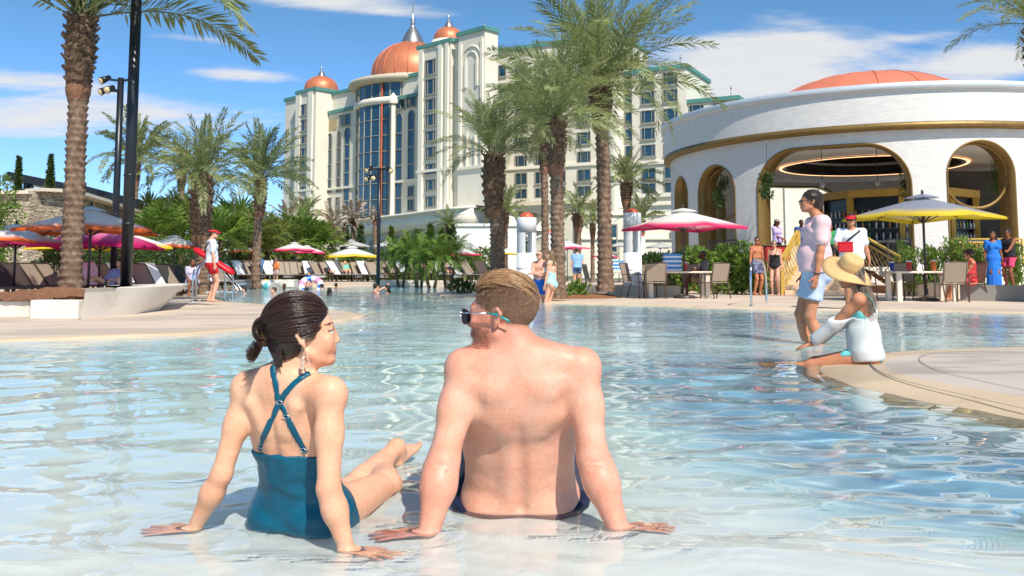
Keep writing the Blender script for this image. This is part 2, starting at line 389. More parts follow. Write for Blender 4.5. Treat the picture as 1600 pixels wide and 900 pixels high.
# ------------------------------------------------------------ skin, cloth and hair materials
def skin_mat(name, freckles=0.0, rough=.42, bump=.0011):
    if name in MATS: return MATS[name]
    m = bpy.data.materials.new(name); m.use_nodes = True; g = NT(m.node_tree); b = m.node_tree.nodes['Principled BSDF']
    at_ = g.n('ShaderNodeAttribute', attribute_name='tint').outputs[0]; tc = g.n('ShaderNodeTexCoord').outputs['Object']
    n1 = g.n('ShaderNodeTexNoise', {'Vector': tc, 'Scale': 14.0, 'Detail': 5.0, 'Roughness': .65}).outputs[0]
    n2 = g.n('ShaderNodeTexNoise', {'Vector': tc, 'Scale': 110.0, 'Detail': 4.0, 'Roughness': .7}).outputs[0]
    c = g.mix(g.ramp(n1, [(.38, .0), (.66, .45)]), at_, (.55, .16, .10), 'SOFT_LIGHT')
    c = g.mix(g.ramp(n2, [(.3, .0), (.75, .55)]), c, (.75, .66, .60), 'MULTIPLY')
    if freckles:
        vo = g.n('ShaderNodeTexVoronoi', {'Vector': tc, 'Scale': 62.0, 'Randomness': 1.0}); sz = g.n('ShaderNodeTexNoise', {'Vector': tc, 'Scale': 31.0}).outputs[0]
        th = g.math('MULTIPLY', g.math('SUBTRACT', sz, .50, clamp=True), .55)
        f = g.n('ShaderNodeMapRange', {'Value': g.math('SUBTRACT', vo.outputs['Distance'], th), 'From Min': 0.0, 'From Max': .05, 'To Min': freckles, 'To Max': 0.0}).outputs[0]
        c = g.mix(f, c, (.20, .07, .035))
    m.node_tree.links.new(c, b.inputs['Base Color']); b.inputs['Roughness'].default_value = rough
    b.inputs['Specular IOR Level'].default_value = .32; b.inputs['Subsurface Weight'].default_value = .18; b.inputs['Subsurface Radius'].default_value = (1, .32, .16); b.inputs['Subsurface Scale'].default_value = .009
    bn = g.n('ShaderNodeTexNoise', {'Vector': tc, 'Scale': 260.0, 'Detail': 3.0}).outputs[0]
    bn2 = g.n('ShaderNodeTexNoise', {'Vector': tc, 'Scale': 34.0, 'Detail': 4.0}).outputs[0]
    hh = g.math('ADD', g.math('MULTIPLY', bn, .35), bn2); bp = g.n('ShaderNodeBump', {'Height': hh, 'Strength': .8, 'Distance': bump * 2.2}); m.node_tree.links.new(bp.outputs[0], b.inputs['Normal'])
    MATS[name] = m; return m
def hair_mat(name, col, rough=.32, var=.5):
    if name in MATS: return MATS[name]
    m = bpy.data.materials.new(name); m.use_nodes = True; g = NT(m.node_tree); b = m.node_tree.nodes['Principled BSDF']
    tc = g.n('ShaderNodeTexCoord').outputs['Object']; n1 = g.n('ShaderNodeTexNoise', {'Vector': tc, 'Scale': 70.0, 'Detail': 5.0, 'Roughness': .75}).outputs[0]
    hi = g.n('ShaderNodeHairInfo').outputs['Random']
    f = g.math('ADD', g.math('MULTIPLY', n1, .6), g.math('MULTIPLY', hi, .5))
    c = g.ramp(f, [(.3, tuple(x * (1 - var) for x in col)), (.85, tuple(min(1, x * (1 + var)) for x in col))])
    m.node_tree.links.new(c, b.inputs['Base Color']); b.inputs['Roughness'].default_value = rough; b.inputs['Specular IOR Level'].default_value = .55
    bn = g.n('ShaderNodeTexNoise', {'Vector': tc, 'Scale': 160.0, 'Detail': 3.0}).outputs[0]; bp = g.n('ShaderNodeBump', {'Height': bn, 'Strength': .6, 'Distance': .002}); m.node_tree.links.new(bp.outputs[0], b.inputs['Normal'])
    MATS[name] = m; return m
def strands(name, paths, r0, r1, mat, parent):
    """real hair curves: paths = (n, k, 3) array"""
    P = np.asarray(paths, np.float32); n, k = P.shape[:2]
    hc = bpy.data.hair_curves.new(name); hc.add_curves([k] * n)
    hc.points.foreach_set('position', P.reshape(-1)); t = np.linspace(0, 1, k)
    rr = np.tile((r0 + (r1 - r0) * t).astype(np.float32), n) * np.repeat(RNG.uniform(.7, 1.2, n), k).astype(np.float32)
    ra = hc.attributes.get('radius') or hc.attributes.new('radius', 'FLOAT', 'POINT'); ra.data.foreach_set('value', rr.astype(np.float32))
    hc.materials.append(mat); return link(name, hc, parent)
def noise3(V, s, seed=0):
    """cheap smooth pseudo noise on points, -1..1"""
    r = np.random.RandomState(seed); a = np.zeros(len(V))
    for i in range(7): a += np.sin(V @ r.normal(0, s, 3) + r.uniform(0, 6.28)) * (.9 ** i)
    return a / 2.6
def blob(V, c, r): return np.clip(1 - np.linalg.norm((V - _v(c)) / _v(r), axis=1), 0, 1)
def mixc(c, t, w): return c * (1 - w[:, None]) + _v(t) * w[:, None]

# ------------------------------------------------------------ anatomy shared by every figure
def torso(f, P, N, rr, g=1.0, fem=False, muscle=False, belly=0.0, bust=1.0, k=.03):
    P, N = _v(P), _v(N); u = nrm(N - P); T = float(np.linalg.norm(N - P)); rr = nrm(_v(rr) - u * float(_v(rr) @ u)); fw = np.cross(u, rr)
    s_ = T / .50
    def Q(x, y, t): return P + rr * x * s_ + fw * y * s_ + u * t * T
    W = lambda a, b: (a * g * s_, b * g * s_)
    if fem: pw, ww, cw = .170, .122, .132
    else: pw, ww, cw = .165, .153, .162
    f.ell(Q(0, -.005, .0), (pw * g * s_, .112 * g * s_, .105 * s_), k, [rr, fw, u])
    f.seg(Q(0, 0, .06), Q(0, .0, .38), W(pw * .97, .105), W(ww, .092), k, rr)
    f.seg(Q(0, .0, .38), Q(0, .005, .70), W(ww, .092), W(cw, .105), k, rr)
    f.seg(Q(0, .0, .70), Q(0, -.01, .90), W(cw * .97, .104), W(.120, .072), k, rr)
    f.seg(Q(0, -.015, .90), Q(0, -.012, 1.0), W(.10, .062), W(.062, .056), k, rr)
    for q in (-1, 1):
        f.ell(Q(q * .085, -.055, -.06), (.088 * g * s_, .078 * g * s_, .088 * s_), k, [rr, fw, u])
        f.seg(Q(q * .095, -.015, .52), Q(q * (.128 if not fem else .108), -.01, .80), .052 * g * s_, .052 * g * s_, k)
        if fem: f.ell(Q(q * .068, .088, .64), (.062 * bust * s_, .058 * bust * s_, .060 * bust * s_), .02, [rr, fw, u])
        else: f.ell(Q(q * .078, .072, .74), (.075 * g * s_, .036 * g * s_, .055 * s_), .03, [rr, fw, u])
        f.seg(Q(q * .02, -.02, 1.02), Q(q * .13, -.015, .93), .040 * s_ * g, .038 * s_ * g, k)
    if belly: f.ell(Q(0, .045, .28), (.135 * g * s_, (.075 + belly) * s_, .15 * s_), .04, [rr, fw, u])
    if muscle:
        b = -.104 * g
        for q in (-1, 1):
            f.seg(Q(q * .034, b + .034, .10), Q(q * .032, b + .034, .55), .030, .026, .03)           # long muscles beside the spine
            f.seg(Q(q * .052, b + .031, .60), Q(q * .085, b + .028, .82), .022, .028, .04)            # inner border of the shoulder blade
            f.seg(Q(q * .060, b + .032, .62), Q(q * .105, b + .036, .68), .018, .024, .04)           # lower tip
            f.seg(Q(q * .06, b + .024, .86), Q(q * .14, b + .040, .88), .018, .024, .04)              # spine of the shoulder blade
        f.seg(Q(0, b - .010, .08), Q(0, b - .008, .50), .010, .008, .03, None, 's')
        f.seg(Q(0, b - .008, .50), Q(0, b - .004, .90), .007, .005, .022, None, 's')
    return Q, rr, fw, u
def arm(f, sh, el, wr, ru=.050, re=.040, rf=.042, rw=.027, k=.02, delt=1.0, inward=None):
    sh, el, wr = _v(sh), _v(el), _v(wr); d = nrm(el - sh); e = nrm(wr - el)
    f.ell(sh, (ru * 1.16 * delt,) * 3, .03); f.seg(sh, sh + (el - sh) * .45, ru * 1.10, ru * 1.0, k); f.seg(sh + (el - sh) * .4, el, ru, re, k)
    f.seg(el, el + (wr - el) * .35, re, rf, k); f.seg(el + (wr - el) * .3, wr, rf, rw, k)
def leg(f, hp, kn, an, rt=.088, rk=.055, rc=.056, ra=.036, back=(0, -1, 0), k=.025):
    hp, kn, an = _v(hp), _v(kn), _v(an); bk = _v(back)
    f.seg(hp, kn, rt, rk, k); f.seg(kn, kn + (an - kn) * .3, rk * .95, rc, k); f.seg(kn + (an - kn) * .25 + bk * .012, kn + (an - kn) * .55 + bk * .006, rc, rc * .8, k); f.seg(kn + (an - kn) * .4, an, rc * .85, ra, k)
    f.ell(kn - bk * .018, (rk * .72,) * 3, .02)

SK = {'fair': rgb((234, 184, 152)), 'pink': rgb((229, 179, 155)), 'tan': rgb((205, 147, 112)), 'brown': rgb((150, 98, 70)), 'dark': rgb((92, 58, 42))}

# ------------------------------------------------------------ the woman sitting in the shallow water
def fg_woman():
    t = thing('person', 'woman with dark bun and teal crossed-strap swimsuit sitting in the shallow water', 'woman', (-.63, 2.74, -.06))
    o3 = _v(t.location)
    P, N = _v((-.625, 2.75, .035)), _v((-.662, 2.635, .438)); rr0 = _v((math.cos(R(20)), -math.sin(R(20)), .0))
    f = Field((-1.33, 2.25, -.13), (-.22, 3.95, .72), .0046)
    Q, rr, fw, u = torso(f, P, N, rr0, 1.0, True, False, 0, 1.0)
    shl, shr = _v((-.772, 2.655, .400)), _v((-.512, 2.560, .396))
    el_, wl = _v((-.836, 2.640, .160)), _v((-.930, 2.690, -.010)); er, wr_ = _v((-.500, 2.505, .150)), _v((-.446, 2.500, -.012))
    arm(f, shl, el_, wl, .035, .028, .032, .0195); arm(f, shr, er, wr_, .0375, .0305, .0335, .0205)
    for sgn, sh in ((-1, shl), (1, shr)): f.seg(Q(sgn * .05, -.01, .955), sh + _v((0, 0, .003)), .046, .040, .03)
    for a in (.3, .55, .8):   # shoulder blades and spine
        pass
    for q in (-1, 1):
        f.seg(Q(q * .042, -.080, .66), Q(q * .085, -.074, .86), .014, .022, .02)
        f.seg(Q(q * .03, -.072, .12), Q(q * .028, -.072, .55), .024, .020, .02)
    f.seg(Q(0, -.112, .10), Q(0, -.108, .85), .008, .006, .02, None, 's')
    # legs out to the right, shins crossed, toes out of the water
    hr, hl = Q(.09, .0, -.05), Q(-.09, .0, -.05)
    kr, kl = _v((-.430, 3.13, .012)), _v((-.575, 3.20, -.035)); ar, al = _v((-.500, 3.53, -.005)), _v((-.448, 3.55, .060))
    leg(f, hr, kr, ar, .082, .052, .050, .033, (0, 0, -1)); leg(f, hl, kl, al, .082, .052, .050, .033, (0, 0, -1))
    foot(f, al, _v((.30, .93, .28)), .92, (-.1, -.3, 1), True); foot(f, ar, _v((-.1, .97, .12)), .92, (.2, -.2, 1), True)
    # head
    C = _v((-.598, 2.62, .563)); fd = nrm((.955, .25, .09)); WS = .92
    f.seg(Q(0, -.012, .93), C + _v((-.026, 0, -.065)), .048, .043, .025); f.seg(Q(-.02, .01, .95), C + _v((.008, .0, -.075)), .035, .036, .02)
    HP, A = head(f, C, fd, WS, True, 0.0, True, .012, True, .93)
    # hands flat on the pool floor
    fl = hand(f, wl, (-.97, -.02, -.16), (0, 0, -1), (0, 1, 0), .95, .05, .26, .0076)
    fr = hand(f, wr_, (.88, -.30, -.20), (0, 0, -1), (0, 1, -.1), .95, .05, .22, .0076)
    base = SK['fair']
    mouth = HP(0, .093, -.0635); toe = nrm((.30, .93, .28))
    def cols(V):
        c = np.tile(_v(base), (len(V), 1)); n = noise3(V, 18, 3)
        c *= (1 + .05 * n)[:, None]
        for q, w in ((HP(-.04, .07, -.03), .6), (HP(.04, .07, -.03), .6), (HP(.075, -.01, -.01), .8), (er, .5), (el_, .5), (wl + _v((-.12, 0, 0)), .8), (wr_ + _v((.10, -.04, -.02)), .8), (al + toe * .15, .5)):
            c = mixc(c, rgb((224, 146, 122)), w * .28 * blob(V, q, (.075,) * 3) ** .7)
        L = (V - HP(0, .092, -.064)) @ np.stack(A).T / WS     # into head axes
        lips = (np.abs(L[:, 0]) < .025) & (L[:, 1] > -.016) & (np.abs(L[:, 2]) < .0135 - .30 * np.abs(L[:, 0]))
        H = (V - C) @ np.stack(A).T / WS
        c[lips] = _v(rgb((196, 84, 80)))
        teeth = lips & (np.abs(L[:, 2]) < .0044) & (np.abs(L[:, 0]) < .019) & (L[:, 1] < -.0035); c[teeth] = _v(rgb((240, 236, 228)))
        for s in (-1, 1):
            eye = (np.linalg.norm(H - _v((s * .031, .0755, 0)), axis=1) < .0145) & (np.abs(H[:, 2] + .0005) < .0058); c[eye] = _v(rgb((226, 218, 210)))
            iris = eye & (np.linalg.norm(H[:, [0, 2]] - _v((s * .031, 0)), axis=1) < .0058); c[iris] = _v(rgb((52, 30, 20)))
            lash = (np.abs(np.abs(H[:, 0]) - .031) < .018) & (H[:, 1] > .066) & (np.abs(H[:, 2] - .0068 + .25 * np.abs(np.abs(H[:, 0]) - .031)) < .0018); c[lash] = _v((.02, .012, .01))
            br = (np.abs(np.abs(H[:, 0]) - .034) < .020) & (H[:, 1] > .058) & (np.abs(H[:, 2] - .0255 + 9.0 * (np.abs(H[:, 0]) - .036) ** 2 * 1.0) < .0024); c[br] = _v(rgb((64, 40, 32)))
        for p in fl[:4] + fr[:4]: pass
        return c
    # shift to the empty's frame
    def ob(fl_, name, mat, **kw):
        o = fl_.mesh(name, mat, t, **kw)
        if o: o.location = -Vector(t.location)
        return o
    body = ob(f, 'body', skin_mat('skin_fine', .15, .40), cols=cols, smooth=2)
    # swimsuit: the body's own surface, a little larger, cut by the neckline and the leg line
    X, Y, Z = f.grid(); al_ = (X - P[0]) * u[0] + (Y - P[1]) * u[1] + (Z - P[2]) * u[2]; lat = (X - P[0]) * rr[0] + (Y - P[1]) * rr[1] + (Z - P[2]) * rr[2]; fr_ = (X - P[0]) * fw[0] + (Y - P[1]) * fw[1] + (Z - P[2]) * fw[2]
    g = Field(f.lo, f.ax[0][-1:].tolist() + f.ax[1][-1:].tolist() + f.ax[2][-1:].tolist(), f.h)
    # torso only, so that the arms stay bare
    Q2, _, _, _ = torso(g, P, N, rr0, 1.0, True, False, 0, 1.0)
    leg(g, hr, kr, ar, .082, .052, .050, .033, (0, 0, -1)); leg(g, hl, kl, al, .082, .052, .050, .033, (0, 0, -1))
    n = min(g.F.shape[0], f.F.shape[0]), min(g.F.shape[1], f.F.shape[1]), min(g.F.shape[2], f.F.shape[2])
    g.F = np.minimum(g.F[:n[0], :n[1], :n[2]] - .0050, f.F[:n[0], :n[1], :n[2]] + .0 * 1); g.F = np.maximum(g.F, -1)
    tors = g.F
    top = al_ - (.205 + .10 * np.clip(fr_ / .10, 0, 1)) - .012 * np.cos(lat * 16)
    bot = np.maximum(-(al_ + .085) - .3 * np.clip(fr_, 0, 1) + .0 * lat, np.where(al_ < .12, fr_ - (.055 + .6 * np.clip(al_, 0, .12)), -1.0))
    g2 = f.copy(); a = np.sin(lat * 40 + al_ * 22 + 2.2 * np.sin(al_ * 60 + lat * 9)) * .0016 * np.clip(1.2 - np.abs(lat) * 4, .2, 1) + np.sin(al_ * 95 + lat * 26) * .0009
    torsoonly = Field(f.lo, (0, 0, 0), f.h); torsoonly.n = f.n; torsoonly.ax = f.ax; torsoonly.F = np.full(tuple(f.n), 1.0, np.float32)
    torso(torsoonly, P, N, rr0, 1.0, True, False, 0, 1.0)
    for q in (-1, 1): torsoonly.seg(Q(q * .03, -.072, .12), Q(q * .028, -.072, .55), .024, .020, .02)
    leg(torsoonly, hr, kr, ar, .082, .052, .050, .033, (0, 0, -1)); leg(torsoonly, hl, kl, al, .082, .052, .050, .033, (0, 0, -1))
    g2.F = np.maximum(np.maximum(torsoonly.F - .0065 + a, top), bot).astype(np.float32)
    suit = M('teal_swimsuit_cloth', rgb((2, 84, 108)), .38, .10, 30, .0006, 300, spec=.35)
    ob(g2, 'swimsuit', suit, smooth=1)
    # crossed straps with sliders and small rings, following the back
    def surf(p, off=.004):    # push a point on to the back surface
        p = _v(p)
        for _ in range(14):
            i = np.clip(((p - f.lo) / f.h), 0, f.n - 2); j = i.astype(int); F0 = f.F[tuple(j)]
            gd = _v([f.F[tuple(np.minimum(j + e, f.n - 1))] - F0 for e in np.eye(3, dtype=int)]) / f.h
            p = p - nrm(gd) * (F0 - off) * .7
        return p
    smat = suit
    def bp(px, py): # a point behind the back seen at that pixel
        r = _v(ray(px, py)); o = _v((0, 0, CH)); 
        for s in np.arange(2.3, 3.2, .002):
            p = o + r * s; j = ((p - f.lo) / f.h).astype(int)
            if (j >= 0).all() and (j < f.n - 1).all() and torsoF[tuple(j)] < .003: return p
        return o + r * 2.6
    torsoF = np.minimum(torsoonly.F, f.F)
    def strap(name, pix, w=.0092):
        pts = [bp(*p) for p in pix]; fine = []
        for i in range(len(pts) - 1):
            for q in np.linspace(0, 1, 7)[:-1]: fine.append(surf(pts[i] * (1 - q) + pts[i + 1] * q, .003))
        fine.append(surf(pts[-1], .003)); V = []; Fs = []
        for i, p in enumerate(fine):
            tn = nrm(fine[min(i + 1, len(fine) - 1)] - fine[max(0, i - 1)]); ii = np.clip(((p - f.lo) / f.h), 0, f.n - 2).astype(int); F0 = f.F[tuple(ii)]
            nn = nrm([f.F[tuple(np.minimum(ii + e, f.n - 1))] - F0 for e in np.eye(3, dtype=int)]); sd = nrm(np.cross(tn, nn))
            for a_, b_ in ((-1, -.001), (-.8, .0022), (0, .003), (.8, .0022), (1, -.001)): V.append(p + sd * w * a_ + nn * b_)
        for i in range(len(fine) - 1):
            for k_ in range(4): Fs.append((i * 5 + k_, i * 5 + k_ + 1, i * 5 + 5 + k_ + 1, i * 5 + 5 + k_))
        me = mesh_np(name, np.array(V) - o3, np.array(Fs), smat); md = link(name, me, t); return md, fine
    s1, f1 = strap('strap', [(427, 572), (431, 600), (436, 628), (450, 655), (462, 680), (477, 708)])
    s2, f2 = strap('strap', [(484, 583), (462, 597), (445, 616), (434, 634), (420, 665), (407, 702)])
    ringm = M('dull_metal', (.55, .55, .56), .3, .05, metal=1)
    for p in (f1[17], f2[16], f1[-2], f2[-2]):
        mb = MB(); mb.tube([_v(p) - o3 + rr * math.cos(a) * .010 + u * math.sin(a) * .006 - fw * .004 for a in np.linspace(0, 2 * math.pi, 13)], .0016, 5); mb.build('strap_ring', ringm, t)
    # hair: cap, low bun, flowing strands, loose curls
    h = Field((-.82, 2.44, .42), (-.44, 2.80, .74), .004); hm = hair_mat('dark_brown_hair', (.030, .014, .010), .30)
    def HL(x, y, z): return HP(x, y, z)
    E = lambda c, r, k=.012, op='u': h.ell(HP(*c), _v(r) * WS, k, A, op)
    E((0, -.022, .036), (.0805, .0985, .0875)); E((0, -.066, -.018), (.062, .036, .050), .03); E((0, -.045, -.045), (.048, .040, .032), .03)
    E((0, .102, -.020), (.080, .062, .072), .015, 's'); 
    E((.095, .015, -.035), (.040, .036, .040), .006, 's'); E((-.095, .015, -.035), (.040, .036, .040), .006, 's')
    E((0, -.132, .036), (.026, .023, .028), .008); E((0, -.124, .000), (.021, .021, .030), .010)
    cap = ob(h, 'hair', hm, smooth=2)
    r = np.random.RandomState(5); pc = _v((0, -.022, .036)); rad = _v((.084, .102, .091)); bun = nrm(_v((0, -.132, .026)) - pc) ; paths = []
    while len(paths) < 4200:
        d = nrm(r.normal(0, 1, 3)); p = pc + d * rad
        front = (p[1] > .050 and p[2] < .055) or p[1] > .074
        if p[2] < -.078 or front or d @ bun > .93: continue
        if abs(p[0]) > .045 and p[2] < -.005 and p[1] > -.012: continue
        pts = []; cl = math.atan2(d[0], d[2] + .3 * d[1]); bulge = .0045 + .0050 * math.sin(cl * 17 + 1.5 * math.sin(cl * 5)) + .003 * math.sin(cl * 41) + r.uniform(-.001, .002); tw = r.normal(0, .035)
        for q in np.linspace(0, 1, 9):
            om = math.acos(np.clip(d @ bun, -1, 1)); dd = (math.sin((1 - q) * om) * d + math.sin(q * om) * bun) / max(1e-3, math.sin(om))
            dd = nrm(dd + np.cross(d, bun) * tw * math.sin(q * 3.14)); pp = pc + dd * (rad + bulge * math.sin(q * 3.1) + .0012 + .004 * math.sin(q * 9 + d[0] * 9) * .3)
            if q > .72: pp = pp * (1 - (q - .72) * .9) + _v((r.normal(0, .008), -.126, .016 + r.normal(0, .016))) * (q - .72) * .9
            pts.append(HP(*pp) - o3)
        paths.append(pts)
    for i in range(1300):      # the bun itself: loops
        a0 = r.uniform(0, 6.28); rb = r.uniform(.012, .030); off = r.normal(0, .012); pts = []
        for q in np.linspace(0, 1, 9):
            a = a0 + q * 3.6; pts.append(HP(off * 1.3 + .004 * math.sin(a * 2), -.132 + math.cos(a) * rb * .95, .026 + math.sin(a) * rb * 1.25) - o3)
        paths.append(pts)
    for i in range(420):      # loose ends below the bun, curling up and away
        x0 = r.normal(0, .014); ln = r.uniform(.35, 1.15); sw = r.normal(0, .042); kk = r.uniform(-.02, .03); pts = []
        for q in np.linspace(0, 1, 9):
            pts.append(HP(x0 + sw * q, -.122 - ln * .052 * q * q - .016 * math.sin(q * 3.0), -.004 - ln * .052 * math.sin(q * 2.1) + kk * q * q) - o3)
        paths.append(pts)
    for i in range(1100):     # swept up from the nape
        x0 = r.uniform(-.062, .062); z0 = r.uniform(-.092, -.03); pts = []
        for q in np.linspace(0, 1, 9): pts.append(HP(x0 * (1 - q) ** .8, -.060 - .047 * math.sqrt(max(0, 1 - (x0 / .07) ** 2)) * (1 - .3 * (1 - q)) - .030 * q, z0 + (.028 - z0) * q ** 1.1) - o3)
        paths.append(pts)
    for i in range(120):      # fine hairs on the nape
        x0 = r.uniform(-.04, .05); pts = []; ln = r.uniform(.02, .05); sw = r.normal(0, .010)
        for q in np.linspace(0, 1, 9): pts.append(HP(x0 + sw * q, -.088 - .01 * q + .012 * math.sin(3 * q), -.052 - ln * q) - o3)
        paths.append(pts)
    strands('hair_strands', paths, .00085, .00045, hair_mat('dark_brown_hair_strands', (.050, .022, .014), .24, .6), t)
    mb = MB()
    for a in (-.9, 0, .9): mb.tube([HP(.026 + .004 * math.cos(q), -.114 - .020 * math.cos(q), .010 + a * .009 + .003 * math.sin(q)) - o3 for q in np.linspace(.3, 2.8, 6)], .0030, 6)
    mb.box(Vector(HP(.031, -.118, .008) - o3), (.006, .006, .024)); mb.build('hair_clip', M('gold_clip', rgb((190, 150, 80)), .25, .1, metal=.9), t)
    mb = MB(); e0 = HP(.076, -.004, -.040) - o3; mb.tube([e0, e0 + _v((.001, 0, -.012))], .0012, 6); mb.beam(e0 + _v((.002, -.003, -.010)), e0 + _v((.014, -.003, -.052)), .005, .0022); 
    for i in range(16): q = i / 15; mb.tube([e0 + _v((-.010 + .003 * math.sin(i * 2.1), -.006, -.020 - .034 * q)), e0 + _v((-.002 + .003 * math.cos(i), -.008, -.024 - .034 * q))], .0022, 5)
    mb.build('earring', M('pearl_and_copper', rgb((226, 190, 170)), .3, .35, 220, metal=.3), t)
    mb = MB(); c = (fl[3] + wl) / 2 - o3
    q = nrm((-.97, -.02, -.16)); cc = wl + q * .098 + _v((0, .012, -.002)) - o3; mb.tube([cc + _v((0, math.cos(a) * .0095, math.sin(a) * .0095)) for a in np.linspace(0, 6.283, 13)], .0014, 5)
    mb.build('ring', M('silver', (.8, .8, .8), .2, .05, metal=1), t)
    return t
# ------------------------------------------------------------ the man beside her
def fg_man():
    t = thing('person', 'bare-backed man with short blond hair and sunglasses sitting in the shallow water', 'man', (.03, 2.97, -.07)); o3 = _v(t.location)
    P, N = _v((.027, 2.985, .015)), _v((.018, 2.80, .492)); rr0 = _v((1, .02, 0))
    f = Field((-.62, 2.42, -.14), (.66, 3.95, .80), .0048)
    Q, rr, fw, u = torso(f, P, N, rr0, 1.10, False, True, .0)
    shl, shr = _v((-.146, 2.790, .443)), _v((.214, 2.795, .445))
    el_, wl = _v((-.204, 2.715, .178)), _v((-.238, 2.640, -.005)); er, wr_ = _v((.244, 2.750, .180)), _v((.309, 2.690, -.005))
    for sh, el, wr, ins in ((shl, el_, wl, 1), (shr, er, wr_, -1)):
        arm(f, sh, el, wr, .049, .044, .050, .031, .03, .90)
        ax = nrm(el - sh)
        f.seg(sh + _v((ins * .012, -.02, -.08)), sh + (el - sh) * .8 + _v((0, -.012, 0)), .030, .032, .02)
        f.seg(el + _v((-.03, -.053, .006)), el + _v((.03, -.055, .000)), .0035, .0035, .006, None, 's')
        f.seg(el + _v((-.022, -.054, -.012)), el + _v((.026, -.056, -.017)), .0025, .0025, .005, None, 's')
        f.seg(el + _v((-ins * .02, -.005, -.02)), el + (wr - el) * .5, .036, .030, .02)
    for sgn, sh in ((-1, shl), (1, shr)):
        f.seg(Q(sgn * .05, -.010, .955), sh + _v((0, 0, .006)), .053, .049, .03); f.seg(Q(sgn * .03, -.02, 1.015), Q(sgn * .12, -.02, .975), .042, .038, .03)
        f.seg(Q(sgn * .125, -.03, .66), sh + _v((-sgn * .015, -.01, -.05)), .045, .042, .03)
    f.ell(Q(0, -.030, .76), (.155, .088, .15), .05, [rr, fw, u])
    kr, kl = _v((.17, 3.42, .03)), _v((-.10, 3.42, .03)); ar, al = _v((.20, 3.84, -.05)), _v((-.12, 3.84, -.05))
    leg(f, Q(.09, 0, -.05), kr, ar, .098, .062, .062, .04, (0, 0, -1)); leg(f, Q(-.09, 0, -.05), kl, al, .098, .062, .062, .04, (0, 0, -1))
    MS = 1.055; C = _v((-.032, 2.80, .612)); fd = nrm((-.93, .36, -.03))
    f.seg(Q(0, -.012, .92), C + _v((.024, -.012, -.062)), .066, .061, .03); f.seg(Q(-.02, .02, .95), C + _v((-.02, .01, -.09)), .052, .050, .025)
    HP, A = head(f, C, fd, MS, False, 0.0, True, .012, False, .97)
    f.seg(Q(.0, -.045, .98), C + _v((.055, -.025, -.075)), .030, .028, .03)
    fl = hand(f, wl, (-.97, .02, -.16), (0, 0, -1), (0, 1, 0), 1.06, .06, .22, .0092); fr = hand(f, wr_, (.97, .06, -.16), (0, 0, -1), (0, 1, 0), 1.06, .06, .22, .0092)
    base = SK['pink']
    def cols(V):
        c = np.tile(_v(base), (len(V), 1)); c *= (1 + .045 * noise3(V, 15, 8))[:, None]
        H = (V - C) @ np.stack(A).T / MS; red = _v(rgb((205, 100, 80)))
        isH = V[:, 2] > .50
        c = mixc(c, red, .34 * np.clip((V[:, 2] - .48) / .06, 0, 1))
        d = np.minimum(np.abs(V[:, 0] + .22), np.abs(V[:, 0] - .28)); armm = ((V[:, 0] < -.165) | (V[:, 0] > .215)) & (V[:, 2] < .22)
        c = mixc(c, rgb((222, 140, 116)), .34 * armm * np.clip((.22 - V[:, 2]) / .12, 0, 1))
        for sh in (shl, shr): c = mixc(c, rgb((228, 146, 120)), .32 * blob(V, sh + _v((0, -.02, .03)), (.13,) * 3) ** .6)
        for q in (wl + _v((-.11, 0, -.01)), wr_ + _v((.11, 0, -.01)), el_, er): c = mixc(c, rgb((214, 118, 100)), .2 * blob(V, q, (.09,) * 3) ** .6)
        beard = (np.abs(H[:, 0]) < .066) & (H[:, 1] < .10) & (H[:, 2] < -.030) & (H[:, 2] > -.115) & (H[:, 1] > .005) & isH
        w = beard * np.clip((-.030 - H[:, 2]) / .02, 0, 1) * np.clip((H[:, 1] - .005) / .02, 0, 1) * (.42 + .25 * noise3(V, 300, 2)); c = mixc(c, rgb((104, 72, 54)), np.clip(w * 1.25, 0, .85))
        # cropped hair on the sides is dense enough to colour the scalp
        sc = isH & (H[:, 2] > .0) & (H[:, 1] < .045); c = mixc(c, rgb((150, 112, 84)), .45 * sc * np.clip((H[:, 2] + .0) / .03, 0, 1))
        sc = isH & (H[:, 2] > -.07) & (H[:, 1] < -.035); c = mixc(c, rgb((150, 112, 84)), .5 * sc * np.clip((H[:, 2] + .07) / .04, 0, 1))
        wh = (H[:, 1] > .066) & (np.abs(H[:, 2] - .030) < .004) & (np.abs(np.abs(H[:, 0]) - .034) < .02); c[wh] = _v(rgb((150, 105, 70)))
        return c
    def ob(fl_, name, mat, **kw):
        o = fl_.mesh(name, mat, t, **kw)
        if o: o.location = -Vector(t.location)
        return o
    ob(f, 'body', skin_mat('skin_freckled', .62, .42), cols=cols, smooth=2)
    # navy swim shorts
    s = Field((-.30, 2.75, -.16), (.36, 3.50, .16), .006)
    torso(s, P, N, rr0, 1.12); leg(s, Q(.10, 0, -.05), kr, ar, .118, .105, .06, .04, (0, 0, -1)); leg(s, Q(-.10, 0, -.05), kl, al, .118, .105, .06, .04, (0, 0, -1))
    s.seg(Q(.15, .05, .02), kr + _v((.07, -.1, .03)), .085, .06, .03)
    X, Y, Z = s.grid(); ua = (X - P[0]) * u[0] + (Y - P[1]) * u[1] + (Z - P[2]) * u[2]
    fold = (np.sin(X * 60 + Y * 35) * np.sin(Z * 50 + Y * 20) * .004).astype(np.float32)
    s.F = np.maximum(np.maximum(s.F - .004 + fold, ua - (.012 + .10 * np.clip((Y - P[1]) * 6, 0, 1))), Y - 3.40).astype(np.float32)
    ob(s, 'swim_shorts', M('navy_cloth', rgb((18, 26, 54)), .55, .3, 30, .002, 60))
    # sunglasses
    mb = MB()
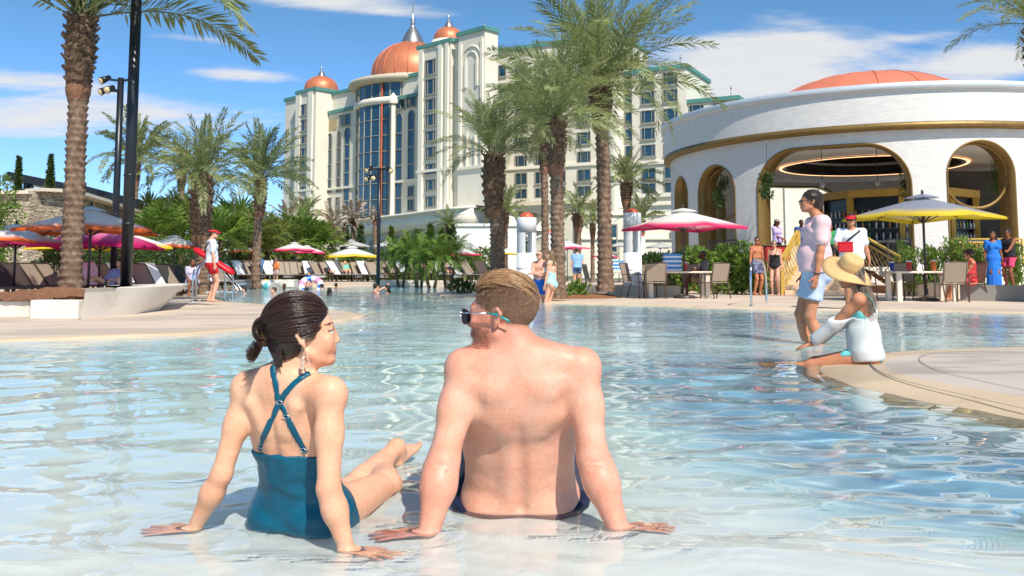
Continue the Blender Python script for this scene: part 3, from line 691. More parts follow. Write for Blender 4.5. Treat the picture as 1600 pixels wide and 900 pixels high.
    for q in (-1, 1):
        pts = [HP(q * (.033 + .026 * math.cos(a)), .106 - .010 * abs(math.cos(a)) * (1 if q * math.cos(a) > 0 else .1), -.006 + .023 * math.sin(a) - .004 * math.cos(a) * q) - o3 for a in np.linspace(0, 2 * math.pi, 21)]
        mb.tube(pts, .0014, 6)
    mb.tube([HP(-.010, .108, .006) - o3, HP(0, .112, .009) - o3, HP(.010, .108, .006) - o3], .0015, 6)
    for q in (-1, 1): mb.tube([HP(q * .060, .098, .005) - o3, HP(q * .075, .075, .006) - o3, HP(q * .082, .012, .004) - o3], .0022, 6)
    root = mb.build('sunglasses', M('silver_metal', (.8, .8, .82), .2, .04, metal=1), t)
    for q in (-1, 1):
        c = HP(q * .033, .106, -.006) - o3; V = [c + (A[1] * .004)]; n = 20
        for k_ in range(n): a = 2 * math.pi * k_ / n; V.append(HP(q * (.033 + .025 * math.cos(a)), .1055 - .010 * abs(math.cos(a)) * (1 if q * math.cos(a) > 0 else .1), -.006 + .022 * math.sin(a) - .004 * math.cos(a) * q) - o3)
        me = mesh_np('lens', np.array(V), np.array([(0, 1 + k_, 1 + (k_ + 1) % n) for k_ in range(n)]), M('dark_lens', (.02, .03, .05), .05, .05, spec=.9)); link('lens', me, root)
        mb = MB(); mb.tube([HP(q * .082, .014, .004) - o3, HP(q * .084, -.018, .000) - o3, HP(q * .079, -.048, -.016) - o3, HP(q * .077, -.055, -.021) - o3], [.0024, .0034, .0036, .003], 8); mb.build('temple_tip', M('turquoise_plastic', rgb((20, 150, 150)), .25, .1), root)
    # hair: cropped sides and back, longer brushed-back top with a side parting
    r = np.random.RandomState(11); pc = _v((0, -.018, .032)); rad = _v((.0745, .0945, .0845)); P1 = []; P2 = []
    while len(P1) < 15000:
        d = nrm(r.normal(0, 1, 3)); p = pc + d * rad
        burn = abs(p[0]) > .05 and .006 < p[1] < .030 and p[2] > -.04
        if p[2] < -.068 or (p[1] > (.058 if p[2] > .03 else .046)) or (p[2] < .012 and p[1] > -.020 + .6 * max(0, p[2]) and not burn): continue
        if p[2] < -.01 and p[1] > -.035 and not burn: continue
        thin = np.clip((p[2] + .070) / .05, .25, 1)
        if r.rand() > thin: continue
        dn = _v((d[0] * .1, -.55, -.80)); dn = nrm(dn - d * (dn @ d)) * .9 + d * .42; ln = .0045 + .006 * np.clip((p[2] - .0) / .06, 0, 1)
        P1.append([HP(*(p + d * .000 + nrm(dn + r.normal(0, .16, 3)) * ln * q)) - o3 for q in (0, .5, 1)])
    strands('cropped_hair', P1, .00055, .00035, hair_mat('cropped_hair_mat', rgb((146, 114, 88)), .5, .4), t)
    while len(P2) < 6500:
        d = nrm(r.normal(0, 1, 3)); p = pc + d * rad
        if p[2] < .062 - .12 * max(0, p[1]) * 0 or p[1] > .056 or p[1] < -.082: continue
        if p[0] < -.050 and p[2] < .078: continue
        ln = r.uniform(.050, .085); fr_ = np.clip((p[1] + .02) / .09, 0, 1); cl = int((p[0] + .1) / .011); lift = .007 + .016 * fr_ + .004 * math.sin(cl * 2.3 + p[1] * 40); side = .25 * np.sign(p[0] + .045) * (1 - fr_ * .5)
        pts = []; cur = p.copy(); v = nrm(d * .9 + _v((.18, -.45 + .15 * fr_, .5)))
        for q in range(8):
            pts.append(HP(*cur) - o3); cur = cur + v * ln / 7
            nd = nrm((cur - pc) / rad); tgt = pc + nd * (rad + lift * (1 - .75 * q / 7) * (1 - .3 * abs(nd[0])))
            cur = cur * .35 + tgt * .65; fl_dir = _v((side * .8, -1.0, .0)); fl_dir = fl_dir - nd * (fl_dir @ nd); v = nrm(v * .45 + nrm(fl_dir) * .8 + r.normal(0, .045, 3))
        P2.append(pts)
    strands('top_hair', P2, .00075, .0004, hair_mat('blond_hair_mat', rgb((158, 120, 82)), .36, .6), t)
    capf = Field((-.20, 2.62, .56), (.13, 2.96, .79), .004); E = lambda c, rr_, k=.01, op='u': capf.ell(HP(*c), _v(rr_) * MS, k, A, op)
    E((0, -.028, .042), (.068, .084, .080)); E((0, .0, -.025), (.2, .2, .085), .01, 's'); ob(capf, 'hair_base', hair_mat('blond_base_mat', rgb((138, 102, 66)), .45, .4))
    # beard stubble
    P3 = []; V, _q = f.net(0); H = (V - C) @ np.stack(A).T / MS; idx = np.where((H[:, 2] < -.038) & (H[:, 2] > -.115) & (H[:, 1] > .012) & (H[:, 1] < .09) & (H[:, 2] > -.098) & (np.abs(H[:, 0]) < .062) & (V[:, 2] > .50))[0]
    for i in r.choice(idx, 1500): v = V[i] + r.normal(0, .003, 3); dr = nrm(H[i] * _v((1, 1, .2)) + _v((0, 0, -.05))); w = A[0] * dr[0] + A[1] * dr[1] + A[2] * dr[2]; P3.append([v - o3, v + w * .0006 - o3, v + w * .0014 + _v((0, 0, -.002)) - o3])
    strands('beard', P3, .0004, .0003, hair_mat('stubble_mat', rgb((120, 84, 60)), .5, .4), t)
    mb = MB(); cc = wr_ + nrm((.97, .06, -.16)) * .115 + _v((0, -.012, .0)) - o3; mb.tube([cc + _v((0, math.cos(a) * .0112, math.sin(a) * .0112)) for a in np.linspace(0, 6.283, 13)], .0017, 5); mb.build('ring', M('dark_silver', (.35, .35, .36), .3, .05, metal=1), t)
    return t
# ------------------------------------------------------------ pool, water, deck
DZ = .025
def shore(pts, z=DZ): return [gnd(x, y, z) for x, y in pts]
LEFTSHORE = [(-900, 572), (-400, 547), (0, 531), (130, 526), (230, 522), (300, 519), (400, 511), (460, 506), (515, 501), (548, 496), (565, 492), (552, 488.5), (520, 485), (470, 480.5), (430, 477), (390, 474), (352, 471.5), (333, 467.5), (326, 463), (330, 458), (345, 453.6), (370, 450.6), (400, 449), (440, 448.2), (500, 447.4), (560, 446.6), (620, 446), (690, 445.6), (740, 445.6), (790, 446), (815, 447.5), (800, 450.5), (760, 454), (715, 457.6), (690, 460.5), (700, 462.8), (745, 464.8), (800, 467.5), (850, 471), (930, 473.2), (1010, 475.5), (1100, 478.5), (1240, 482), (1420, 484), (1600, 487), (1900, 491), (2600, 500)]
PENIN = [(2300, 528), (1900, 533.5), (1600, 539.5), (1450, 544.5), (1380, 549), (1330, 554), (1303, 560.5), (1291, 570), (1303, 582), (1340, 595), (1400, 608), (1500, 627), (1600, 645), (1750, 674), (1950, 715), (2300, 790)]
def smooth_line(P, n=6, close=False):
    out = []; m = len(P)
    for i in range(m - 1):
        p0, p1, p2, p3 = P[max(i - 1, 0)], P[i], P[i + 1], P[min(i + 2, m - 1)]
        for q in range(n):
            t = q / n; out.append(.5 * ((2 * p1) + (p2 - p0) * t + (2 * p0 - 5 * p1 + 4 * p2 - p3) * t * t + (3 * p1 - p0 - 3 * p2 + p3) * t ** 3))
    return out + [P[-1]]
def seg_dist(X, Y, L):
    """distance from every point of a grid to a polyline"""
    d = np.full(X.shape, 1e9)
    for a, b in zip(L[:-1], L[1:]):
        bx, by = b.x - a.x, b.y - a.y; t = np.clip(((X - a.x) * bx + (Y - a.y) * by) / (bx * bx + by * by + 1e-12), 0, 1)
        d = np.minimum(d, (X - a.x - t * bx) ** 2 + (Y - a.y - t * by) ** 2)
    return np.sqrt(d)
def inside(X, Y, L):
    c = np.zeros(X.shape, bool); n = len(L)
    for i in range(n):
        a, b = L[i], L[(i + 1) % n]
        if abs(a.y - b.y) < 1e-12: continue
        k = ((a.y > Y) != (b.y > Y)) & (X < (b.x - a.x) * (Y - a.y) / (b.y - a.y) + a.x); c ^= k
    return c
def deck_mat(name, c1, c2, wet=.5):
    m = bpy.data.materials.new(name); m.use_nodes = True; g = NT(m.node_tree); b = m.node_tree.nodes['Principled BSDF']; tc = g.n('ShaderNodeTexCoord').outputs['Object']
    n1 = g.n('ShaderNodeTexNoise', {'Vector': tc, 'Scale': .55, 'Detail': 8.0, 'Roughness': .65}).outputs[0]; n2 = g.n('ShaderNodeTexNoise', {'Vector': tc, 'Scale': 60.0, 'Detail': 4.0, 'Roughness': .8}).outputs[0]
    mp = g.n('ShaderNodeMapping', {'Vector': tc, 'Scale': (.35, 1.1, 1)}).outputs[0]; n3 = g.n('ShaderNodeTexNoise', {'Vector': mp, 'Scale': .8, 'Detail': 7.0, 'Roughness': .6, 'Distortion': .7}).outputs[0]
    c = g.mix(g.ramp(n1, [(.3, 0.0), (.7, 1.0)]), c1, c2); c = g.mix(g.math('MULTIPLY', n2, .35), c, tuple(x * .55 for x in c1))
    w = g.ramp(n3, [(.50, 0.0), (.56, 1.0)]); w = g.math('MULTIPLY', w, wet); c = g.mix(w, c, tuple(x * .62 for x in c1))
    m.node_tree.links.new(c, b.inputs['Base Color']); m.node_tree.links.new(g.n('ShaderNodeMapRange', {'Value': w, 'To Min': .75, 'To Max': .22}).outputs[0], b.inputs['Roughness'])
    bp = g.n('ShaderNodeBump', {'Height': n2, 'Strength': .5, 'Distance': .004}); m.node_tree.links.new(bp.outputs[0], b.inputs['Normal']); MATS[name] = m; return m
SAND1, SAND2 = (.66, .52, .40), (.76, .62, .49)
DECKM = deck_mat('sand_concrete', SAND1, SAND2, .4); COPM = deck_mat('coping_concrete', (.64, .48, .32), (.72, .56, .39), .3); DECKC = deck_mat('grey_beige_concrete', (.54, .45, .38), (.64, .54, .45), .6)
def ngon_sheet(name, pts, mat, z=None, kind='structure'):
    me = bpy.data.meshes.new(name); bm = bmesh.new(); n = len(pts)
    from mathutils.geometry import delaunay_2d_cdt
    v, e, f, _a, _b, _c = delaunay_2d_cdt([Vector((p.x, p.y)) for p in pts], [(i, (i + 1) % n) for i in range(n)], [list(range(n))], 1, 1e-5)
    f = [t_ if (v[t_[1]] - v[t_[0]]).cross(v[t_[2]] - v[t_[0]]) > 0 else t_[::-1] for t_ in f]
    me.from_pydata([(p.x, p.y, pts[0].z if z is None else z) for p in v], [], f); bm.free(); me.materials.append(mat); return tag(link(name, me), kind=kind)
def offset_line(L, d):
    out = []
    for i in range(len(L)):
        t = (L[min(i + 1, len(L) - 1)] - L[max(i - 1, 0)]); n = Vector((-t.y, t.x, 0)).normalized(); out.append(L[i] + n * d)
    return out
def strip(name, L, prof, mat, kind='structure', parent=None):
    """sweep (offset to the left of travel, z) along a line"""
    rows = [[Vector((p.x, p.y, z)) for p in offset_line(L, d)] for d, z in prof]; n = len(L); V = [v for r in rows for v in r]; Fs = []
    for i in range(len(prof) - 1):
        for k in range(n - 1): Fs.append((i * n + k, i * n + k + 1, (i + 1) * n + k + 1, (i + 1) * n + k))
    me = mesh_np(name, np.array(V), np.array(Fs), mat); o = link(name, me, parent)
    if kind: tag(o, kind=kind)
    return o
SL = smooth_line(shore(LEFTSHORE), 5); PL = smooth_line(shore(PENIN), 8)
RS = np.random.RandomState(21)
WAVES = []
for i in range(46):
    lam = .105 * 1.08 ** i; a = RS.normal(0, .62) + math.pi / 2 + (math.pi if RS.rand() < .3 else 0)
    if lam < .4: a = RS.uniform(0, 6.28) if RS.rand() < .45 else a
    WAVES.append((lam, math.cos(a), math.sin(a), RS.uniform(0, 6.28)))
RIP = [(-.43, 2.50, .0016), (-.93, 2.69, .0014), (-.24, 2.64, .0016), (.31, 2.655, .0014), (-.43, 3.56, .0018), (.03, 2.98, .0016), (-.62, 2.75, .0014)]
def wave_z(X, Y):
    calm = .60 + .40 * np.clip((Y - 2.2) / 2.6, 0, 1); calm = calm * (1 + .50 * np.clip((X - .5) / 1.5, 0, 1) * np.clip((7 - Y) / 3, 0, 1)); z = np.zeros(X.shape)
    patch = .75 + .45 * np.sin(X * .9 + Y * .35 + 1) * np.sin(Y * .8 - X * .3)
    for lam, ca, sa, ph in WAVES:
        amp = .00165 * lam ** .80 if lam < .55 else .00165 * .55 ** .80 * (.55 / lam) ** .55
        fade = np.clip(lam / (.0085 * np.maximum(Y, 1.5)) / 2.8 - 1, 0, 1)      # ripples finer than the mesh are left to the surface relief
        z += amp * np.sin((X * ca + Y * sa) * 6.283 / lam + ph + .35 * np.sin(X * 1.7 + ph) + .3 * np.sin(Y * 1.3 - ph)) * fade * (patch if lam < .5 else 1)
    z *= calm * 1.9 * np.clip(.22 + .78 * seg_dist(X, Y, shore(PENIN)) / 1.3, 0, 1) * np.clip(.35 + .65 * seg_dist(X, Y, shore(LEFTSHORE[:12])) / 1.5, 0, 1)
    for (cx, cy, a) in RIP:
        r = np.sqrt((X - cx) ** 2 + (Y - cy) ** 2) + 1e-6; z += a * np.cos(r * 6.283 / .062) * np.exp(-r / .17) * np.clip(r / .05, 0, 1) * .8
    return z
def steps(a, b, f0):
    out = [a]
    while out[-1] < b: out.append(out[-1] + f0(out[-1]))
    return np.array(out)
def tensor(name, xs, ys, Z, mats, midx=None):
    X, Y = np.meshgrid(xs, ys); V = np.stack([X, Y, Z], -1).reshape(-1, 3); nx, ny = len(xs), len(ys); i = np.arange(nx * ny).reshape(ny, nx)
    Q = np.stack([i[:-1, :-1], i[:-1, 1:], i[1:, 1:], i[1:, :-1]], -1).reshape(-1, 4); me = mesh_np(name, V, Q)
    for m in mats: me.materials.append(m)
    if midx is not None: me.polygons.foreach_set('material_index', midx(X, Y)[:-1, :-1].reshape(-1).astype(np.int32))
    return tag(link(name, me), kind='structure')
def water_mat(name, bump):
    m = bpy.data.materials.new(name); m.use_nodes = True; g = NT(m.node_tree); b = m.node_tree.nodes['Principled BSDF']
    b.inputs['Base Color'].default_value = (.955, .99, 1, 1); b.inputs['Transmission Weight'].default_value = 1; b.inputs['Roughness'].default_value = .0; b.inputs['IOR'].default_value = 1.33
    if bump:
        tc = g.n('ShaderNodeTexCoord').outputs['Object']; h = None
        for sc, st, w in ((.9, (.5, 1.3, 1), .7), (2.8, (.6, 1.2, 1), .48), (8.0, (.7, 1.1, 1), .26)):
            mp = g.n('ShaderNodeMapping', {'Vector': tc, 'Scale': st}).outputs[0]; n = g.math('MULTIPLY', g.n('ShaderNodeTexNoise', {'Vector': mp, 'Scale': sc, 'Detail': 3.0, 'Roughness': .55, 'Distortion': .5}).outputs[0], w); h = n if h is None else g.math('ADD', h, n)
        bp = g.n('ShaderNodeBump', {'Height': h, 'Strength': 1.0, 'Distance': bump}); m.node_tree.links.new(bp.outputs[0], b.inputs['Normal'])
    return m
def pool():
    ys = steps(-3, 62, lambda y: .12 if y < 1.1 else min(.0085 * y, .16)); xp = steps(0, 60, lambda x: max(.017, min(.009 * x, .5))); xs = np.concatenate([-xp[::-1][:-1], xp])
    X, Y = np.meshgrid(xs, ys); Z = wave_z(X, Y)
    w = tensor('pool_water', xs, ys, Z, [water_mat('near_water', 0), water_mat('far_water', .05)], lambda X, Y: (Y > 7.5).astype(int))
    w.cycles.is_caustics_caster = True
    # floor: a beach-like slope that drops off towards the lagoon, rising again at every shore
    fx = np.concatenate([np.linspace(-60, -14, 60)[:-1], np.linspace(-14, 14, 400), np.linspace(14, 60, 60)[1:]]); fy = np.concatenate([np.linspace(-3, 16, 380)[:-1], np.linspace(16, 62, 150)])
    X, Y = np.meshgrid(fx, fy); d1 = seg_dist(X, Y, SL); d2 = seg_dist(X, Y, PL); ins1 = inside(X, Y, SL + [Vector((70, 62, 0)), Vector((70, 130, 0)), Vector((-70, 130, 0)), Vector((-70, 6, 0))]); ins2 = inside(X, Y, PL)
    yy = np.linspace(-6, 66, 1441); kk = np.exp(-(np.arange(-24, 25) / 10.0) ** 2); dd = np.interp(yy, [0, 1.5, 2.4, 3.2, 4.5, 7, 10, 13, 18, 30], [-.02, -.030, -.050, -.085, -.12, -.15, -.22, -.45, -.95, -1.2]); depth = np.interp(Y, yy, np.convolve(np.pad(dd, 24, 'edge'), kk / kk.sum(), 'valid'))
    sm = lambda v: np.clip(v, 0, 1) ** 2 * (3 - 2 * np.clip(v, 0, 1))
    depth = depth - .58 * sm((X - .45 - .18 * (4 - Y)) / 1.5) * sm((Y - 2.25) / 1.3) * (1 - sm((Y - 7) / 2.2))
    d = np.minimum(np.where(ins1, 0, d1), np.where(ins2, 0, d2 * 5)); shore_z = -.03 - .16 * d - .02 * d * d
    Z = np.maximum(depth, shore_z); Z = np.where(ins1 | ins2, -.05, Z); Z += .004 * np.sin(X * 1.1) * np.sin(Y * .9)
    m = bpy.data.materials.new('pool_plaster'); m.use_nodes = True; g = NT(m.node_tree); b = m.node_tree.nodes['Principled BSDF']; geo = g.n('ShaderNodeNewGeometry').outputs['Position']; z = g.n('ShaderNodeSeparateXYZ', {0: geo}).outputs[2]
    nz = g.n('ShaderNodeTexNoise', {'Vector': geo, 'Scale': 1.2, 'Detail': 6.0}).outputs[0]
    c = g.ramp(g.math('MULTIPLY', z, -1.0), [(.0, (.70, .68, .63)), (.06, (.68, .70, .67)), (.16, (.50, .67, .67)), (.32, (.36, .51, .57)), (.62, (.20, .35, .46)), (1.0, (.15, .48, .56))])  # aqua and blue painted in with depth, standing in for light the water absorbs
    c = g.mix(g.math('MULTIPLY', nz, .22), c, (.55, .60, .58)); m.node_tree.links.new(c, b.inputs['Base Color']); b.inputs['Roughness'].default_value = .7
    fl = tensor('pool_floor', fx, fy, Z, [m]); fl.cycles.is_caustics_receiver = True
    # deck round the pool and the peninsula
    ngon_sheet('pool_deck', offset_line(SL, .30)[1:-1] + [Vector((120, SL[-1].y, DZ)), Vector((120, 75, DZ)), Vector((-120, 75, DZ)), Vector((-120, SL[0].y, DZ))], DECKM, DZ)
    strip('deck_edge', SL, [(.30, DZ), (.02, DZ + .004), (-.03, DZ - .005), (-.07, -.02), (-.16, -.10)], COPM)
    ngon_sheet('peninsula_deck', offset_line(PL, -.28) + [Vector((14, 3.0, DZ)), Vector((14, 9, DZ))], DECKC, DZ + .006) if False else None
    PLr = PL
    pd = ngon_sheet('peninsula_deck', offset_line(PLr, .42)[2:-2], DECKC, DZ + .012)
    po = strip('peninsula_shore', PLr, [(.42, DZ + .012), (.10, .020), (-.04, .004), (-.10, -.02), (-.15, -.08), (-.18, -.2)], deck_mat('wet_sand_concrete', (.60, .44, .28), (.70, .54, .37), .5)); po.cycles.is_caustics_receiver = True
    for off in (.62, 1.05):
        L = smooth_line(shore([(1357, 566), (1366, 578), (1392, 592), (1440, 606), (1500, 620), (1600, 643), (1700, 662)]) if off < 1 else shore([(1600, 548), (1520, 551), (1460, 555), (1438, 561), (1440, 570), (1470, 584), (1530, 598), (1600, 613), (1700, 632)]), 6)
        strip('expansion_joint', L, [(.006 if off < 1 else .003, DZ + .016), (-.006 if off < 1 else -.003, DZ + .016)], M('joint_sealant', (.13, .11, .09), .7))
    # ground that carries everything, to the horizon
    gm = M('far_ground', (.16, .17, .10), .9, .3, .05)
    V = []; Fs = []
    for x0, x1, y0, y1 in ((-3000, -100, -300, 3000), (100, 3000, -300, 3000), (-100, 100, 70, 3000), (-100, 100, -300, -3)):
        n = len(V); V += [(x0, y0, 0), (x1, y0, 0), (x1, y1, 0), (x0, y1, 0)]; Fs.append((n, n + 1, n + 2, n + 3))
    tag(link('ground', mesh_np('ground', V, Fs, gm)), kind='structure')


pool()
# ------------------------------------------------------------ vegetation
def leaf_mat(name, c1, c2, rough=.45, trans=.30):
    if name in MATS: return MATS[name]
    m = bpy.data.materials.new(name); m.use_nodes = True; g = NT(m.node_tree); b = m.node_tree.nodes['Principled BSDF']
    tc = g.n('ShaderNodeTexCoord').outputs['Object']; oi = g.n('ShaderNodeObjectInfo').outputs['Random']
    n = g.n('ShaderNodeTexNoise', {'Vector': tc, 'Scale': 3.0, 'Detail': 4.0, 'Roughness': .7}).outputs[0]; n2 = g.n('ShaderNodeTexNoise', {'Vector': tc, 'Scale': 28.0, 'Detail': 2.0}).outputs[0]
    f = g.math('ADD', g.math('MULTIPLY', n, .6), g.math('ADD', g.math('MULTIPLY', oi, .25), g.math('MULTIPLY', n2, .3)))
    c = g.ramp(f, [(.35, c1), (.85, c2)]); m.node_tree.links.new(c, b.inputs['Base Color']); b.inputs['Roughness'].default_value = rough; b.inputs['Specular IOR Level'].default_value = .4
    tr = g.n('ShaderNodeBsdfTranslucent', {'Color': g.mix(.5, c, (.25, .34, .05))}); mx = g.n('ShaderNodeMixShader', {0: trans, 1: b.outputs[0], 2: tr.outputs[0]}); m.node_tree.links.new(mx.outputs[0], m.node_tree.nodes['Material Output'].inputs[0])
    MATS[name] = m; return m
GREY_GREEN = leaf_mat('date_palm_leaf', (.15, .185, .060), (.50, .53, .26), .38, .35)
DEEP_GREEN = leaf_mat('deep_green_leaf', (.020, .050, .014), (.075, .125, .030))
FRESH_GREEN = leaf_mat('fresh_green_leaf', (.085, .160, .022), (.230, .340, .060))
YEL_GREEN = leaf_mat('yellow_green_leaf', (.100, .140, .025), (.290, .320, .080))
CYP_GREEN = leaf_mat('cypress_leaf', (.025, .055, .015), (.085, .125, .030), .6, .1)
DRY = leaf_mat('dry_leaf', (.30, .22, .16), (.52, .40, .31), .7, .15)
BARK = M('palm_bark', rgb((134, 110, 90)), .85, .5, 9, .012, 45, dirt=(rgb((92, 66, 52)), 6, .45, .65))
BOOT = M('palm_boot', rgb((118, 94, 72)), .85, .45, 14, .01, 60, dirt=(rgb((74, 52, 40)), 9, .4, .65))
FIBRE = M('palm_fibre', rgb((128, 90, 68)), .9, .35, 20, .01, 80)
MULTI = 0
RACH = M('palm_rachis', (.30, .33, .12), .4, .2, 3)
_FR = {}
def frond_mesh(L, droop, seed, nl=62, lw=.028, ll=.46, mat=None, arch=0.0, vee=35, gap=.12, wav=.08):
    key = (round(L, 2), droop, seed, nl, mat.name, arch)
    if key in _FR: return _FR[key]
    r = np.random.RandomState(seed); V = []; Fs = []
    def ax(t): # rachis in the x-z plane
        x = L * (t - .10 * droop * t * t); z = L * (arch * math.sin(t * math.pi * .5) * .2 - droop * (.18 * t * t + .34 * t ** 3.2)); y = L * .035 * math.sin(t * 2.2 + seed)
        return _v((x, y, z))
    # rachis: three-sided
    n = 12; R0 = .020 * (L / 2.7)
    for i in range(n + 1):
        t = i / n; p = ax(t); w = R0 * (1 - t) ** .7 + .0035
        for a in (90, 210, 330): V.append(p + _v((0, math.cos(R(a)) * w, math.sin(R(a)) * w * .7)))
    for i in range(n):
        for k in range(3): Fs.append((i * 3 + k, i * 3 + (k + 1) % 3, i * 3 + 3 + (k + 1) % 3, i * 3 + 3 + k))
    for sd in (-1, 1):
        for i in range(nl):
            t = gap + (1 - gap) * ((i + r.uniform(0, .8)) / nl); p = ax(t); T = nrm(ax(min(1, t + .02)) - ax(t - .02)); up = nrm(np.cross(T, (0, 1, 0))) * -1
            if up[2] < 0: up = -up
            side = nrm(np.cross(up, T)) * sd
            l = ll * (L / 2.7) * (math.sin(min(1, .22 + t * 1.25) * math.pi * .5) if t < .6 else (1.0 - (t - .6) * 1.35)) * r.uniform(.85, 1.1)
            fw = .45 + .75 * t + r.normal(0, .07); v = R(vee + r.normal(0, 14)) * (1 - .55 * t); d = nrm(side * math.cos(v) + T * fw + up * math.sin(v) * (1 if r.rand() < .8 else -.3))
            w = lw * (L / 2.7) * .5; q = nrm(np.cross(d, up + side * r.normal(0, .5))); mid = p + d * l * .45 + _v((0, 0, -l * .02)); tip = p + d * l + _v((0, 0, -l * (.12 + .10 * r.rand()) ))
            b = len(V); V += [p, mid + q * w, tip, mid - q * w]; Fs.append((b, b + 1, b + 2, b + 3))
    me = mesh_np('frond', np.array(V), np.array(Fs), mat, False); _FR[key] = me; return me
def trunk_mesh(H, r0, r1, seed, row=.115, na=22, lean=(0, 0), skirt=1.0):
    r = np.random.RandomState(seed); per = 5; row *= r.uniform(.9, 1.12); nz = max(8, int(H / row * per)); V = []; nb = 9; ph = r.uniform(0, 1, 400)
    for j in range(nz + 1):
        z = H * j / nz; t = z / H; rr = r0 + (r1 - r0) * min(1, t * 1.15) + .35 * r0 * math.exp(-z / .25) * skirt; rw = int(z / row); fz = (z / row) % 1.0
        for k in range(na):
            a = 2 * math.pi * k / na; u = (a / (2 * math.pi) * nb + (rw % 2) * .5 + z / row * .08) % 1.0; s_ = 1 - abs(u - .5) * 2
            lip = (fz ** 1.6) * (.45 + .55 * s_) * (.5 + .9 * ph[(rw * 9 + int(a / 6.284 * nb)) % 400]); rad = rr * (.84 + .30 * lip)
            V.append((rad * math.cos(a) + lean[0] * t * t, rad * math.sin(a) + lean[1] * t * t, z + .018 * math.sin(u * 6.28) * (row / .115)))
    i = np.arange((nz + 1) * na).reshape(nz + 1, na); Q = np.stack([i[:-1], np.roll(i[:-1], -1, 1), np.roll(i[1:], -1, 1), i[1:]], -1).reshape(-1, 4)
    return mesh_np('trunk', np.array(V), Q, BARK, False)
def palm(base, top, r_px_w, Rc, nf, seed, label, Y, mat=GREY_GREEN, group='date palms round the pool', bulge=True, droopmax=1.0, up=.9, row=.115, skew=0.0, low=-35, shaft=.55, L=None, name='palm_tree', nl=62, lw=.03, zb=None, ratio=1.0):
    """base and top given as points (world), r = trunk radius, Rc = crown radius"""
    b, c = Vector(base), Vector(top); H = c.z - b.z; r = np.random.RandomState(seed); tr = r_px_w
    t = thing(name, label, 'palm tree', tuple(b), r.uniform(0, .5) * 0, group)
    ln = (c.x - b.x, c.y - b.y)
    link('trunk', trunk_mesh(H, tr * 1.12, tr * .92, seed, row, 20 if tr > .12 else 14, ln), t)
    # crown shaft: old leaf bases, widening, then fibre
    if bulge:
        mb = MB(); zc = H - shaft
        for k in range(int(90 * min(1, shaft / .55 + .2))):
            a = k * 2.399; q = (k % 30) / 30; z = zc - .10 + q * (shaft + .15); rr = tr * (1.02 + .45 * math.sin(min(1, q * 1.2) * math.pi * .62)); p = Vector((ln[0] + rr * math.cos(a), ln[1] + rr * math.sin(a), z)); d = Vector((math.cos(a) * .5, math.sin(a) * .5, 1)).normalized()
            s_ = tr * r.uniform(.6, 1.15); mb.beam(p - d * s_ * .5 - Vector((math.cos(a), math.sin(a), 0)) * tr * .35, p + d * s_ * .62, tr * .50, tr * .16, (math.cos(a), math.sin(a), 0))
        mb.lathe([(tr * .9, zc - .12), (tr * 1.15, zc), (tr * 1.42, zc + shaft * .5), (tr * 1.3, H), (tr * .7, H + .12)], (ln[0], ln[1], 0), 14)
        tag(mb.build('leaf_bases', BOOT, t), kind='stuff')
        mb = MB(); mb.lathe([(tr * .95, zc - .30), (tr * 1.16, zc - .16), (tr * 1.2, zc - .04), (tr * 1.0, zc + .03)], (ln[0], ln[1], 0), 12); mb.build('fibre_collar', FIBRE, t)
    L = L or Rc * 1.22
    ms = [frond_mesh(L, dr, s_, nl, lw, .46, mat, ar) for dr, s_, ar in ((.12, 1, .4), (.38, 2, .5), (.62, 3, .8), (.9, 4, .9), (.5, 5, .6))]
    for i in range(nf):
        q = (i + .5) / nf; az = i * 2.39996 + r.normal(0, .22); el = up * 90 * (1 - q ** 1.05) + low * q ** 1.6 * .9 + r.normal(0, 6); el = max(low, min(86, el))
        k = (0 if el > 62 else 1 if el > 42 else (2 if r.rand() < .6 else 4) if el > 12 else (3 if r.rand() < .6 else 2)); s_ = r.uniform(.82, 1.06) * (.80 if el > 70 else 1) * (1 if el > -10 else .85)
        o = link('frond', ms[k], t); o.location = (ln[0] + math.cos(az) * tr * .5, ln[1] + math.sin(az) * tr * .5, H + .04 + .10 * (1 - q)); o.rotation_euler = (r.normal(0, .35), -R(el), az); o.scale = (s_, s_, s_)
        if skew: o.rotation_euler[1] += 0
    return t
def shrub_mesh(rx, ry, rz, n, ls, seed, lobes=11, shape='round', up=.3, asp=2.2):
    r = np.random.RandomState(seed); V = np.zeros((n, 4, 3)); C = []
    for i in range(lobes): C.append((r.uniform(-.65, .65), r.uniform(-.6, .6), r.uniform(-.85, .70), r.uniform(.28, .48)))
    for i in range(n):
        if shape == 'cone':
            z = r.rand() ** 1.15; a = r.uniform(0, 6.283); rad = (1 - z) ** .75 * (.86 + .14 * math.sin(a * 5 + z * 30)) * r.uniform(.75, 1.05); p = _v((rad * math.cos(a), rad * math.sin(a), z * 2 - 1)); nn = nrm((math.cos(a), math.sin(a), .4))
        elif shape == 'box':
            p = r.uniform(-1, 1, 3); k = r.randint(0, 3); p[k] = (1 if r.rand() < .7 or k == 2 else -1) * r.uniform(.82, 1.0) * (1 if k == 2 else np.sign(r.rand() - .5)); p[2] = p[2] + .18 * math.sin(p[0] * 9 + seed) * .6 + r.normal(0, .08); nn = nrm(p)
        else:
            c = C[r.randint(lobes)]; d = nrm(r.normal(0, 1, 3)); p = _v(c[:3]) + d * c[3] * r.uniform(.65, 1.05); nn = d
        p = p * _v((rx, ry, rz)) + _v((0, 0, rz)); d = nrm(nn * .6 + r.normal(0, .55, 3) + _v((0, 0, up))); q = nrm(np.cross(d, r.normal(0, 1, 3))); s_ = ls * r.uniform(.6, 1.25)
        V[i] = [p, p + d * s_ * .5 + q * s_ / asp * .5, p + d * s_, p + d * s_ * .5 - q * s_ / asp * .5]
    return V
